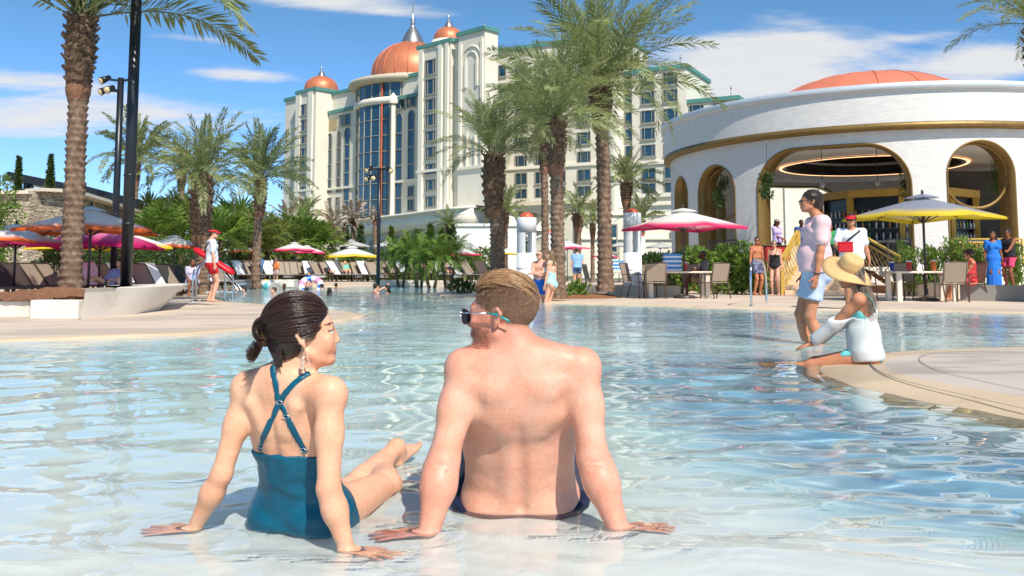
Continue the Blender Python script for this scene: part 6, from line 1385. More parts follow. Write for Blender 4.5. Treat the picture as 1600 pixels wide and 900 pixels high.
# ------------------------------------------------------------ planters, walls, lamps
WHITEC = M('white_concrete', rgb((226, 216, 202)), .7, .04, .8, .003, 25, dirt=(rgb((196, 180, 160)), 1.6, .55, .8)); MULCH = M('mulch', rgb((140, 96, 66)), .95, .4, 12, .02, 60)
BLACKM = M('black_powder_coat', (.012, .014, .018), .35, .2, 2); CHROME = M('stainless', (.62, .64, .66), .16, .05, metal=1)
def planters():
    t = thing('planter_bench', 'long white concrete bench with a leaning prow at the thick lamp post', 'planter', tuple(gnd(126, 498, DZ))); o = Vector(t.location)
    B = [gnd(x, y, DZ) for x, y in ((125, 498.5), (170, 495), (210, 491), (248, 485))]; H = .47; T = [Vector((b.x + d, b.y + e, DZ + H)) for b, d, e in zip(B, (.06, .04, .06, .34), (-.0, 0, 0, .2))]
    Bb = [Vector((b.x - 1.0, b.y + 1.0 + .6 * i, DZ)) for i, b in enumerate(B)]; Tb = [Vector((x.x - 1.0, x.y + 1.2 + .7 * i, DZ + H)) for i, x in enumerate(T)]
    Bb[0] = Vector((B[0].x - .02, B[0].y + 2.6, DZ)); Tb[0] = Vector((B[0].x + .02, B[0].y + 2.6, DZ + H))
    V = [p - o for L_ in (B, T, Tb, Bb) for p in L_]; n = 4; Fs = []
    for r_ in range(3):
        for k in range(n - 1): Fs.append((r_ * n + k, r_ * n + k + 1, r_ * n + n + k + 1, r_ * n + n + k))
    Fs += [(0, 4, 8, 12), (3, 15, 11, 7)]; me = mesh_np('wall', V, np.array(Fs), WHITEC, False); w = link('wall', me, t)
    bv = w.modifiers.new('soft_edges', 'BEVEL'); bv.width = .025; bv.segments = 3
    for x0, x1, y, yt, dx in ((45, 122, 499, 469, 0), (-60, 45.5, 496, 470, 0), (-260, -61, 497, 470, 0)):
        a, b = gnd(x0, y, DZ), gnd(x1, y, DZ); z = at(x0, yt, a.y).z; q = thing('planter_wall', {45: 'cream planter wall segment between the palm mulch and the white bench', -60: 'cream planter wall at the left edge, half in shade', -260: 'cream planter wall running out of view'}[x0], 'planter', tuple(a), 0, 'cream planter walls'); m = MB(); m.box(((b.x - a.x) / 2, .15, (z - DZ) / 2), (b.x - a.x - .012, .3, z - DZ), bev=.012); m.build('wall', WHITEC, q)
    m = MB(); c = at(90, 470, 16.6)
    V = []; Fs = []; nx, ny = 40, 22; r = np.random.RandomState(2)
    for j in range(ny):
        for i in range(nx):
            x = -10.3 + 5.0 * i / (nx - 1); y = 14.2 + 4.4 * j / (ny - 1); h = .30 + .16 * math.exp(-((x + 8.5) ** 2 + (y - 17) ** 2) / .8) + .02 * r.normal(); x = min(x, -7.25 + (y - 14) * .12); V.append((x, y, h))
    i = np.arange(nx * ny).reshape(ny, nx); Q = np.stack([i[:-1, :-1], i[:-1, 1:], i[1:, 1:], i[1:, :-1]], -1).reshape(-1, 4); tag(link('mulch_bed', mesh_np('mulch_bed', V, Q, MULCH)), kind='stuff')
    # low walls of the central and right beds
    def wall(x0, y0, x1, y1, yt, lab, th=.25, mat=GREYW, dz=0):
        a, b = gnd(x0, y0, DZ), gnd(x1, y1, DZ); z = at(x0, yt, a.y).z; q = thing('low_wall', lab, 'wall', tuple(a), 0, 'low planter walls'); d = b - a; m = MB(); m.beam(Vector((0, th / 2, (z - DZ) / 2)), d + Vector((0, th / 2, (z - DZ) / 2)), th, z - DZ); o_ = m.build('wall', mat, q); return z
    SANDW = M('sand_wall', rgb((206, 186, 162)), .75, .08, .8)
    wall(890, 461, 1010, 464, 445, 'grey low planter wall at the foot of the tall central palm'); wall(1010, 464, 1062, 465, 446, 'grey low planter wall behind the table chairs'); wall(1128, 457.5, 1222, 457.5, 441, 'pale low wall in front of the hedge', mat=SANDW)
    wall(1505, 470, 1640, 472, 445, 'dark grey low planter wall at the right edge', mat=M('grey_wall', rgb((140, 136, 130)), .8, .08, 1)); wall(1395, 462, 1503, 466, 441, 'pale low wall behind the outdoor table on the right', mat=SANDW); wall(592, 447.2, 690, 446.8, 438.5, 'cream low planter wall on the far shore below the pygmy palms', mat=WHITEC, th=.6)
    for x0, x1, y, n in ((1010, 1215, 455, 2), (1395, 1600, 459, 3), (890, 1010, 458, 1)):
        a, b = gnd(x0, y, DZ), gnd(x1, y, DZ); m = MB(); m.box(((a.x + b.x) / 2, a.y + 1.0, .14), (b.x - a.x, 2.0, .28)); tag(m.build('planting_soil', MULCH), kind='stuff')
    a = gnd(860, 466, DZ); m = MB(); m.lathe([(2.0, 0), (1.6, .10), (.5, .16), (.01, .17)], (a.x + .1, a.y + 1.0, DZ - .01), 24); tag(m.build('bark_bed', MULCH), kind='stuff')
    a = gnd(722, 459.5, 0); m = MB(); m.lathe([(1.5, -.02), (.9, .05), (.3, .10), (.01, .11)], (a.x, a.y + .1, .0), 20); tag(m.build('sand_tip', DECKM), kind='structure')
    # block podium on the far deck for the two standing bathers
    # stacked stone wall with a cap
    sm = bpy.data.materials.new('stacked_stone'); sm.use_nodes = True; g = NT(sm.node_tree); b_ = sm.node_tree.nodes['Principled BSDF']; tc = g.n('ShaderNodeTexCoord').outputs['Object']
    mp = g.n('ShaderNodeMapping', {'Vector': tc, 'Scale': (1.9, 1.9, 8.5)}).outputs[0]; vo = g.n('ShaderNodeTexVoronoi', {'Vector': mp, 'Scale': 1.6}); ve = g.n('ShaderNodeTexVoronoi', {'Vector': mp, 'Scale': 1.6}, feature='DISTANCE_TO_EDGE'); nz = g.n('ShaderNodeTexNoise', {'Vector': tc, 'Scale': 6.0, 'Detail': 6.0}).outputs[0]
    sp = g.n('ShaderNodeSeparateXYZ', {0: vo.outputs['Color']}).outputs[0]; c = g.ramp(sp, [(0, rgb((150, 132, 112))), (.35, rgb((196, 180, 156))), (.7, rgb((172, 156, 136))), (1, rgb((214, 200, 178)))]); c = g.mix(g.ramp(ve.outputs['Distance'], [(0.0, .75), (.05, 0.0)]), c, rgb((96, 82, 68))); c = g.mix(g.math('MULTIPLY', nz, .4), c, rgb((150, 136, 118))); sm.node_tree.links.new(c, b_.inputs['Base Color']); b_.inputs['Roughness'].default_value = .9
    hh = g.math('ADD', g.math('MULTIPLY', sp, .6), g.ramp(ve.outputs['Distance'], [(0, 0.0), (.08, 1.0)])); bp = g.n('ShaderNodeBump', {'Height': hh, 'Strength': 1.0, 'Distance': .05}); sm.node_tree.links.new(bp.outputs[0], b_.inputs['Normal'])
    t = thing('stone_wall', 'high stacked stone wall with a pale cap behind the left parasols', 'wall', (-22, 40, 0)); CAPM = M('wall_cap', rgb((214, 202, 182)), .8, .05)
    P = [(-300, 302, 38), (47, 303, 38), (47.5, 298, 38), (100, 300.5, 39.5), (150, 316, 43), (186, 327, 47), (230, 340, 52)]; W_ = [at(x, y, Y) for x, y, Y in P]
    for a, b in zip(W_[:-1], W_[1:]):
        if (b - a).length < .4: continue
        a, b = a - Vector(t.location), b - Vector(t.location); m = MB(); m.add([Vector((a.x, a.y, 0)), Vector((b.x, b.y, 0)), b, a, Vector((a.x, a.y + .8, 0)), Vector((b.x, b.y + .8, 0)), b + Vector((0, .8, 0)), a + Vector((0, .8, 0))], [(0, 1, 2, 3), (5, 4, 7, 6), (3, 2, 6, 7), (0, 3, 7, 4), (1, 5, 6, 2)]); m.build('wall', sm, t)
        m = MB(); m.beam(a + Vector((-.05, .3, .06)), b + Vector((.05, .3, .06)), 1.1, .14); m.build('cap', CAPM, t)
    # black slanted canopy beam above the wall
    t = thing('canopy', 'black slanted canopy roof edge rising above the stone wall', 'canopy', (-24, 46, 0)); o = -Vector(t.location)
    a, b, c = at(9, 275, 46), at(120, 297, 48), at(214, 322, 50); m = MB(); m.beam(a + o, b + o, .8, .42); m.beam(b + o + Vector((-.1, 0, 0)), c + o, .8, .62); m.build('roof_edge', BLACKM, t)
    for px, y0, Y in ((42, 281, 46.5), (150, 304, 48.6), (195, 316, 49.6)): p = at(px, y0, Y); m = MB(); m.beam(Vector((p.x, p.y, 2.5)) + o, p + o, .22, .22, (0, 1, 0)); m.build('post', BLACKM, t)
    a, b = at(140, 317, 49.5), at(205, 332, 50.5); m = MB(); m.beam(a + o, b + o, .3, 1.2); m.build('side_panel', BLACKM, t)
    m = MB(); m.tube([at(42 + 8 * math.sin(q * 1.2), 283 + q * 9, 46.5) + o for q in np.linspace(0, 2.6, 8)], .09, 6); m.build('brace', BLACKM, t)
def lamp_post(px, ptop, pbase, Y, wpx, lab, heads, zb=.1, ring=True):
    s_ = Y / F; r = wpx * s_ / 2; a, b = at(px, pbase, Y), at(px, ptop, Y); t = thing('lamp_post', lab, 'lamp post', (b.x, Y, zb), 0, 'black lamp posts'); H = b.z - zb; m = MB(); m.tube([(0, 0, 0), (0, 0, H * .5), (0, 0, H)], [r, r * .95, r * .88], 20); m.build('pole', BLACKM, t); m = MB(); m.lathe([(r * 1.9, 0), (r * 1.9, .04), (r * 1.1, .06)], (0, 0, 0), 20, cap=True); m.build('base_plate', BLACKM, t)
    if ring:
        for z in (H * .22, H * .36): m = MB(); m.lathe([(r * 1.0, z), (r * 1.06, z + .01), (r * 1.06, z + .035), (r * .98, z + .045)], (0, 0, 0), 20); m.build('collar', BLACKM, t)
    for i in range(heads):
        a_ = (.4, 2.6, 4.4, 3.6)[i]; z = H - .08 - .32 * (i // 2) ; d = Vector((math.cos(a_), -abs(math.sin(a_)) if i < 2 else math.sin(a_), 0)); m = MB(); q = d * .42 + Vector((0, 0, z)); m.beam(Vector((0, 0, z)), q, .06, .06); f = (d * .7 + Vector((0, -.5, -.6))).normalized(); m.tube([q - f * .16, q + f * .16], [.07, .11], 12); h = m.build('lamp_head', BLACKM, t); m = MB(); m.tube([q + f * .161, q + f * .17], [.095, .09], 12); m.build('lens', M('lamp_lens', rgb((255, 226, 170)), .15, .0, spec=.9), h)
    return t
# ------------------------------------------------------------ parasols
def canopy_mat(name, rim, top=(.88, .86, .83), start=.48):
    if name in MATS: return MATS[name]
    m = bpy.data.materials.new(name); m.use_nodes = True; g = NT(m.node_tree); b = m.node_tree.nodes['Principled BSDF']; tc = g.n('ShaderNodeTexCoord').outputs['Object']; sp = g.n('ShaderNodeSeparateXYZ', {0: tc})
    r = g.math('MAXIMUM', g.math('ABSOLUTE', sp.outputs[0]), g.math('ABSOLUTE', sp.outputs[1])); f = g.n('ShaderNodeMapRange', {'Value': r, 'From Min': start * 1.9, 'From Max': 1.34, 'To Min': 0.0, 'To Max': 1.0}, interpolation_type='SMOOTHSTEP').outputs[0]
    c = g.mix(f, top, rim); m.node_tree.links.new(c, b.inputs['Base Color']); b.inputs['Roughness'].default_value = .8
    tr = g.n('ShaderNodeBsdfTranslucent', {'Color': c}); mx = g.n('ShaderNodeMixShader', {0: .35, 1: b.outputs[0], 2: tr.outputs[0]}); m.node_tree.links.new(mx.outputs[0], m.node_tree.nodes['Material Output'].inputs[0]); MATS[name] = m; return m
GREYYEL = canopy_mat('grey_yellow_canopy', rgb((236, 206, 50)), rgb((150, 156, 172)), .46)
PINK, ORANGE, YELLOW, MAGENTA, GREYU = canopy_mat('pink_rim_canopy', rgb((236, 52, 110))), canopy_mat('orange_rim_canopy', rgb((238, 108, 44))), canopy_mat('yellow_rim_canopy', rgb((240, 206, 40))), canopy_mat('magenta_rim_canopy', rgb((214, 30, 110)), rgb((236, 150, 190)), .15), canopy_mat('grey_canopy', rgb((190, 190, 188)), (.62, .62, .62))
UM = {}
def umbrella_protos():
    n = 16; V = []; Fs = []; half = 1.35; rows = 7
    def edge(k): # square outline, sagging between the ribs
        a = k / n * 2 * math.pi + math.pi / 4; c, s_ = math.cos(a), math.sin(a); q = max(abs(c), abs(s_)); return Vector((c / q, s_ / q, 0))
    for j in range(rows + 1):
        t = j / rows
        for k in range(n):
            e = edge(k) * half * t; L_ = e.length / half; on = (k % 2 == 0); sag = (0 if on else .045) * t; V.append((e.x * (1 - (0 if on else .035 * t)), e.y * (1 - (0 if on else .035 * t)), .52 - .40 * t * (L_ / max(t, .01) * .5 + .5) * (1.0) - .05 * t * t - (0 if on else -.0) - sag * .6))
    for k in range(n): V.append((V[rows * n + k][0] * 1.0, V[rows * n + k][1] * 1.0, V[rows * n + k][2] - .055))
    for j in range(rows + 1):
        for k in range(n): Fs.append((j * n + k, j * n + (k + 1) % n, j * n + n + (k + 1) % n, j * n + n + k))
    UM['V'], UM['F'] = np.array(V), np.array(Fs); UM['n'] = n; UM['rows'] = rows
    V2 = []; 
    for j in range(4):
        for k in range(n): e = edge(k) * .30 * (j / 3); V2.append((e.x, e.y, .60 - .10 * (j / 3) ** 1.3 - (0 if k % 2 == 0 else .012 * j / 3)))
    F2 = [(j * n + k, j * n + (k + 1) % n, j * n + n + (k + 1) % n, j * n + n + k) for j in range(3) for k in range(n)]
    UM['V2'], UM['F2'] = np.array(V2), np.array(F2)
    for nm, m in (('pink', PINK), ('orange', ORANGE), ('yellow', YELLOW), ('magenta', MAGENTA), ('grey', GREYU), ('greyyel', GREYYEL)): UM[nm] = mesh_np('canopy', UM['V'], UM['F'], m, False), mesh_np('vent_cap', UM['V2'], UM['F2'], m, False)
    mr = []
    for k in (0, 2, 4, 6, 8, 10, 12, 14):
        P = [Vector(V[j * n + k]) - Vector((0, 0, .03)) for j in (0, 2, 4, 7)]; m = MB(); m.tube(P, .012, 5); mr.append(m.mesh('rib', M('dark_pole', (.045, .032, .028), .4, .2)))
    UM['ribs'] = mr; ms = []
    for k in (0, 4, 8, 12, 2, 6, 10, 14): m = MB(); m.beam((0, 0, -.12), Vector(V[3 * n + k]) - Vector((0, 0, .04)), .02, .02); ms.append(m.mesh('strut', M('dark_pole', (0, 0, 0))))
    UM['struts'] = ms
def parasol(px, ytop, wpx, Y, col, lab, zb=DZ, rz=0.0, group='parasols round the pool', base=True, tilt=0.0, parts=True, pole=True):
    s_ = wpx * Y / F / 2.9; p = at(px, ytop, Y); t = thing('parasol', lab, 'parasol', (p.x, Y, zb), rz, group); zc = p.z - zb - .60 * s_; c, v = UM[col]
    o = link('canopy', c, t); o.location = (0, 0, zc); o.scale = (s_,) * 3; o.rotation_euler = (tilt, 0, 0); o = link('vent_cap', v, t); o.location = (0, 0, zc); o.scale = (s_,) * 3
    m = MB(); m.tube([(0, 0, 0), (0, 0, zc + .62 * s_)], .026 if Y > 30 else .030, 10); m.lathe([(.001, zc + .60 * s_), (.035, zc + .62 * s_), (.03, zc + .68 * s_), (.001, zc + .72 * s_)], (0, 0, 0), 10); m.build('pole', M('dark_pole', (0, 0, 0)), t)
    if parts:
        for r_ in UM['ribs']: o = link('rib', r_, t); o.location = (0, 0, zc); o.scale = (s_,) * 3
        for r_ in UM['struts']: o = link('strut', r_, t); o.location = (0, 0, zc); o.scale = (s_,) * 3
    m = MB(); m.lathe([(.30, 0), (.30, .05), (.26, .08), (.05, .10), (.05, .30)], (0, 0, 0), 20); m.build('base', M('dark_pole', (0, 0, 0)), t); return t
# ------------------------------------------------------------ loungers, chairs, tables
SLING = M('taupe_sling', rgb((150, 134, 116)), .7, .10, 40, .001, 200); SLINGD = M('dark_sling', rgb((74, 62, 56)), .7, .12, 40); FRAME = M('bronze_frame', rgb((92, 76, 64)), .45, .12, 3, metal=.3); TOWEL = M('white_towel', rgb((238, 240, 244)), .9, .04, 20, .004, 90); TABLEM = M('pale_table_top', rgb((222, 210, 192)), .6, .05, 3)
def lounger_proto(dark=False):
    t = thing('sun_lounger', 'x', 'sun lounger', (0, -50, 0)); sl = SLINGD if dark else SLING
    m = MB(); m.box((0, -.35, .33), (.60, 1.25, .03), bev=.008); m.build('seat', sl, t); a = R(52); m = MB(); m.box((0, .27 + .36 * math.cos(a), .34 + .36 * math.sin(a)), (.60, .80, .03), M=Matrix.Rotation(a, 4, 'X'), bev=.008); m.build('backrest', sl, t)
    m = MB()
    for x in (-.32, .32): m.beam((x, -1.0, .33), (x, .75, .33), .04, .05); m.beam((x, .27, .34), (x, .27 + .80 * math.cos(a), .34 + .80 * math.sin(a)), .04, .04)
    m.beam((-.32, -1.0, .33), (.32, -1.0, .33), .04, .05); m.beam((-.32, .75, .33), (.32, .75, .33), .04, .05); m.beam((-.32, .27 + .79 * math.cos(a), .34 + .79 * math.sin(a)), (.32, .27 + .79 * math.cos(a), .34 + .79 * math.sin(a)), .04, .04); m.build('frame', FRAME, t)
    for x in (-.31, .31):
        for y in (-.85, .55): m = MB(); m.beam((x, y, 0), (x, y, .32), .045, .045, (0, 1, 0)); m.build('leg', FRAME, t)
    return t
def towel_on(t, lab, kind=0):
    m = MB(); a = R(52); V = []; Fs = []; n = 14
    prof = [(-.98, .20), (-.98, .358)] + [(y, .358) for y in np.linspace(-.9, .24, 5)] + [(.27 + q * math.cos(a) - .02, .372 + q * math.sin(a)) for q in np.linspace(.02, .80, 5)] + [(.27 + .82 * math.cos(a), .37 + .80 * math.sin(a)), (.27 + .86 * math.cos(a), .37 + .70 * math.sin(a))]
    if kind == 1: prof = prof[7:]
    for i, (y, z) in enumerate(prof):
        for k in range(7): x = -.30 + .60 * k / 6; V.append((x, y, z + .006 * math.sin(x * 30 + i)))
    for i in range(len(prof) - 1):
        for k in range(6): Fs.append((i * 7 + k, i * 7 + k + 1, i * 7 + 8 + k, i * 7 + 7 + k))
    o = link('towel', mesh_np('towel', V, np.array(Fs), TOWEL)); o.location = t.location; o.rotation_euler = t.rotation_euler; o.scale = t.scale; tag(o, lab, 'towel', 'white towels on loungers'); s_ = o.modifiers.new('thick', 'SOLIDIFY'); s_.thickness = .012; return o
def chair_proto():
    t = thing('chair', 'x', 'chair', (0, -50, 0)); m = MB(); m.box((0, 0, .43), (.50, .46, .025), bev=.006); m.build('seat', SLING, t); a = R(76); m = MB(); m.box((0, .23 + .25 * math.cos(a), .46 + .25 * math.sin(a)), (.50, .48, .02), M=Matrix.Rotation(a, 4, 'X'), bev=.006); m.build('backrest', SLING, t)
    for x in (-.27, .27):
        m = MB(); m.tube([(x, -.24, 0), (x, -.22, .43), (x, -.20, .64)], .016, 6); m.build('leg', FRAME, t); m = MB(); m.tube([(x, .36, 0), (x, .22, .43), (x, .35, .96)], .016, 6); m.build('leg', FRAME, t); m = MB(); m.tube([(x, -.22, .64), (x, 0, .66), (x, .27, .65)], .018, 6, sq=.7); m.build('armrest', FRAME, t)
    m = MB(); m.tube([(-.27, -.22, .42), (.27, -.22, .42)], .014, 6); m.tube([(-.27, .22, .42), (.27, .22, .42)], .014, 6); m.tube([(-.27, .35, .955), (.27, .35, .955)], .016, 6); m.build('crossbar', FRAME, t); return t
def place(proto, p, rz, lab, group, first, sc=1.0):
    o = proto if not first.get(proto.name) else copy_tree(proto); first[proto.name] = 1; o.location = p; o.rotation_euler = (0, 0, rz); o['label'] = lab; o['group'] = group; o.scale = (sc,) * 3; return o
def table(px, py, w, d, lab, h=.74, leg=.075):
    p = gnd(px, py, DZ); t = thing('table', lab, 'table', tuple(p)); m = MB(); m.box((0, 0, h - .03), (w, d, .05), bev=.01); m.build('tabletop', TABLEM, t)
    for x in (-w / 2 + .1, w / 2 - .1):
        for y in (-d / 2 + .1, d / 2 - .1): m = MB(); m.beam((x, y, 0), (x, y, h - .056), leg * 1.5, leg, (0, 1, 0)); m.build('leg', TABLEM, t)
    return t, p
def furniture():
    a, b = at(366, 440, 44.6), at(800, 440, 46.4); m = MB(); m.prism([(a.x, 44.9), (at(470, 440, 45).x, 45.4), (at(500, 440, 46.2).x, 46.2), (b.x + 3, 46.2), (b.x + 3, 58), (a.x - 3, 58)], 0, .24); tag(m.build('raised_terrace', DECKM), kind='structure')
    umbrella_protos(); g = 'parasols round the pool'
    parasol(143, 322, 192, 21.5, 'orange', 'large white parasol with an orange rim behind the tall palm trunk', rz=.25); parasol(158, 349, 176, 25.5, 'magenta', 'magenta parasol under the large orange-rimmed one', rz=.2); parasol(26, 350, 158, 22.5, 'pink', 'pink-rimmed parasol at the left edge before the stone wall', rz=.3); parasol(-22, 350, 120, 19, 'orange', 'orange-rimmed parasol cut by the left edge', rz=.1)
    parasol(112, 364, 120, 29, 'yellow', 'yellow-rimmed parasol behind the tall palm trunk', rz=.3); parasol(208, 362, 122, 28, 'yellow', 'yellow-rimmed parasol behind the big black lamp post', rz=.4); parasol(273, 367, 96, 31, 'orange', 'orange-rimmed parasol left of the lifeguard', rz=.2)
    parasol(378, 382, 56, 50, 'orange', 'grey-white orange-rimmed parasol right of the lifeguard', rz=.3); parasol(421, 383, 48, 54, 'yellow', 'small yellow-rimmed parasol right of the hotel-side palm', rz=.1); parasol(460, 378, 66, 49, 'pink', 'pink-rimmed parasol, left of an overlapping pair', rz=.3); parasol(480, 383, 60, 54, 'pink', 'pink-rimmed parasol, right of the overlapping pair', rz=.15)
    parasol(550, 384, 84, 49, 'yellow', 'wide yellow-rimmed parasol left of the thin lamp post', rz=.3); parasol(549, 374, 52, 66, 'grey', 'plain grey parasol behind the yellow-rimmed one', rz=.4); parasol(604, 376, 44, 64, 'grey', 'plain grey parasol behind the thin lamp post', rz=.2); parasol(667, 378, 34, 66, 'grey', 'plain grey parasol peeping over the pygmy palms', rz=.3); parasol(700, 384, 32, 66, 'grey', 'small grey parasol right of the pygmy palms', rz=.3)
    parasol(722, 387, 54, 52, 'pink', 'pink-rimmed parasol left of the leaning-crowned palm', rz=.3); parasol(696, 391, 40, 55, 'orange', 'orange-rimmed parasol touching the pygmy palms', rz=.1); parasol(735, 381, 60, 68, 'grey', 'large pale parasol in front of the white annex', rz=.3); parasol(792, 388, 44, 55, 'yellow', 'yellow-rimmed parasol between the palm and the left turret', rz=.2)
    parasol(886, 376, 60, 52, 'pink', 'pink-rimmed parasol behind the man in the blue shirt', rz=.3); parasol(967, 378, 34, 62, 'grey', 'plain grey parasol left of the right turret', rz=.1); parasol(944, 393, 40, 56, 'pink', 'pink-rimmed parasol half behind the tallest palm', rz=.1); parasol(1032, 378, 44, 56, 'grey', 'plain white parasol right of the right turret', rz=.3); parasol(1030, 390, 44, 60, 'yellow', 'low pale yellow parasol behind the hedge', rz=.1)
    parasol(1067, 325, 152, 24.6, 'pink', 'bright pink-rimmed parasol over the table with four chairs', rz=.35); parasol(1441, 303, 182, 22.3, 'greyyel', 'large grey and yellow parasol over the right-hand table', rz=.5)
    fd = {}; lp, ld, cp = lounger_proto(), lounger_proto(True), chair_proto(); r = random.Random(12)
    # far shore rows
    k = 0
    for row, (Yr, x0, x1, n) in enumerate(((47.2, 372, 742, 26), (49.6, 384, 760, 23))):
        for i in range(n):
            px = x0 + (x1 - x0) * i / (n - 1) + r.uniform(-2, 2)
            if row == 0 and 596 < px < 690: continue
            p = at(px, 430, Yr + r.uniform(-.2, .2) - (1.5 if px < 470 else 0)); p.z = .24 + .08 * row; o = place(lp if r.random() < .85 else ld, p, R(r.uniform(25, 68)), uniq('taupe lounger in the far %s row, %s' % (('front', 'second')[row], where(px))), 'loungers on the far shore, %s row' % ('front', 'second')[row], fd, 1.08); k += 1
            if (row == 0 and i in (1, 4, 8, 11, 14, 22, 24)): towel_on(o, uniq('white towel on a far front-row lounger, ' + where(px)))
            if row == 1 and i in (3, 9, 15): towel_on(o, 'white towel over a second-row lounger back, ' + where(px), 1)
    for i, (px, py) in enumerate(((20, 469), (45, 467.5), (68, 466), (92, 465), (-6, 471), (-34, 473))):
        p = gnd(px + 8, py - 1.5, DZ); place(ld if i in (0, 1, 4, 5) else lp, p, R(84), ('dark brown lounger at the left edge, first of the row', 'dark brown lounger, second from the left edge', 'taupe lounger before the stone wall', 'taupe lounger nearest to the tall palm trunk', 'dark lounger cut by the left edge', 'dark lounger outside the left edge')[i], 'loungers before the stone wall', fd)
    for i, (px, py, tw) in enumerate(((158, 464, 1), (180, 463, 0), (204, 461, 1), (238, 463, 0), (258, 462, 1), (282, 460, 0), (140, 462, 0), (296, 456, 0), (268, 456, 0), (224, 457, 1), (345, 453, 1), (360, 452, 0))):
        p = gnd(px, py, DZ); o = place(ld if i in (6, 7) else lp, p, R(62 + (i % 3) * 7), ('lounger with white towel right of the tall palm trunk', 'taupe lounger behind the white planter bench', 'lounger with white towel behind the second lamp post', 'taupe lounger right of the big black lamp post', 'lounger with white towel beside the lifeguard', 'taupe lounger left of the steel rails', 'dark lounger behind the tall palm trunk', 'dark lounger behind the steel rails', 'taupe lounger in the row behind', 'towelled lounger in the row behind', 'towelled lounger right of the lifeguard', 'taupe lounger at the lagoon corner')[i], 'loungers left of the lifeguard', fd)
        if tw: towel_on(o, ('white towel on the lounger right of the tall palm', '', 'white towel on the lounger behind the second post', '', 'white towel on the lounger beside the lifeguard', '', '', '', '', 'white towel in the row behind', 'white towel right of the lifeguard')[i])
    # table with four chairs under the pink parasol
    t, p = table(1058, 465.5, 1.75, .95, 'pale square-legged table under the pink parasol')
    for dx, dy, rz, lab in ((-1.18, -.15, 60, 'taupe chair at the left end of the table, seen from the side'), (-.72, -.72, 176, 'taupe chair with its back to the pool, left of the table'), (.92, -.50, 205, 'taupe chair with its back to the pool, right of the table'), (-.25, .85, 10, 'taupe chair on the far side of the table'), (.62, .80, -20, 'chair in which the seated man rests')): place(cp, p + Vector((dx, dy, 0)), R(rz), lab, 'chairs at the pink parasol table', fd)
    tb = []
    for i in range(8):
        m = MB(); m.box((0, 0, .0), (.50 - .012 * (i % 2), .34, .058), bev=.02); o = m.build('folded_towel', M('blue_stripe_towel', rgb((70, 150, 215)), .9, .05) if i % 2 else TOWEL); o.location = p + Vector((-.14, -.08, .77 + .060 * i)); tag(o, ('%s folded towel, %s in the pile on the table' % (('white', 'blue')[i % 2], ('lowest', 'second', 'third', 'fourth', 'fifth', 'sixth', 'seventh', 'topmost')[i])), 'towel', 'pile of folded towels')
    def cup(pos, col, lab, h=.16, r_=.04): c = thing('cup', lab, 'cup', tuple(pos)); m = MB(); m.lathe([(r_ * .7, 0), (r_, h), (r_ * .92, h), (r_ * .62, .01), (.001, .01)], (0, 0, 0), 14); m.build('body', M('cup_' + str(int(col[0] * 99)), col, .4, .05), c); m = MB(); m.lathe([(r_ * .98, h + .0), (r_ * 1.05, h + .005), (r_ * .9, h + .03), (.001, h + .03)], (0, 0, 0), 14); m.build('lid', M('cup_lid', (.8, .8, .8), .4), c)
    cup(p + Vector((.24, .0, .741)), rgb((205, 40, 50)), 'red drink cup in the middle of the table', .22, .06); cup(p + Vector((.50, -.05, .741)), rgb((226, 120, 60)), 'small orange cup on the table', .08)
    # second striped towel stack and chairs behind the central planter
    q = gnd(968, 459, DZ); t2 = thing('table', 'small pale table behind the central planter with striped towels', 'table', tuple(q)); m = MB(); m.box((0, 0, .71), (.8, .7, .05), bev=.01); m.build('tabletop', TABLEM, t2)
    for x in (-.33, .33):
        for y in (-.28, .28): m = MB(); m.beam((x, y, 0), (x, y, .68), .06, .06, (0, 1, 0)); m.build('leg', TABLEM, t2)
    for i in range(6): m = MB(); m.box((0, 0, 0), (.40, .28, .056), bev=.018); o = m.build('folded_towel', M('blue_stripe_towel', (0, 0, 0)) if i % 2 else TOWEL); o.location = q + Vector((-.05, 0, .765 + .058 * i)); tag(o, '%s folded towel, %s in the pile beside the right turret' % (('white', 'blue')[i % 2], ('lowest', 'second', 'third', 'fourth', 'fifth', 'topmost')[i]), 'towel', 'pile of towels beside the turret')
    place(cp, q + Vector((-.85, -.3, 0)), R(100), 'taupe chair left of the small table at the tall palm', 'chairs at the small table', fd); place(cp, q + Vector((.5, -.6, 0)), R(200), 'taupe chair close to the right turret', 'chairs at the small table', fd)
    # right-hand table
    t, p = table(1440, 470.5, 1.55, .85, 'table under the grey and yellow parasol')
    for dx, dy, rz, lab in ((.42, -.62, 178, 'taupe chair with its back to the pool at the right-hand table'), (-1.35, .25, 95, 'chair in which the dark-haired woman lies back'), (1.25, .15, -75, 'chair in which the woman in red sits'), (.05, .75, 5, 'dark chair on the far side of the right-hand table')): place(cp, p + Vector((dx, dy, 0)), R(rz), lab, 'chairs at the right-hand table', fd)
    cup(p + Vector((-.28, 0, .741)), rgb((215, 60, 40)), 'red cup near the parasol pole on the right-hand table', .22, .07); cup(p + Vector((.35, .05, .741)), rgb((230, 120, 40)), 'orange cup on the right-hand table', .24, .08); cup(p + Vector((-.66, .1, .741)), rgb((40, 60, 140)), 'dark blue cup at the left end of the right-hand table', .2, .06)
    # steel rails
    def rail(pts, lab, r_=.024): t = thing('grab_rail', lab, 'rail', tuple(pts[0])); m = MB(); L_ = smooth_line([Vector(p_) - Vector(pts[0]) for p_ in pts], 6); m.tube(L_, r_, 10); m.build('tube', CHROME, t); m = MB(); m.lathe([(.05, 0), (.05, .012), (.03, .02)], (0, 0, 0), 14); m.build('flange', CHROME, t)
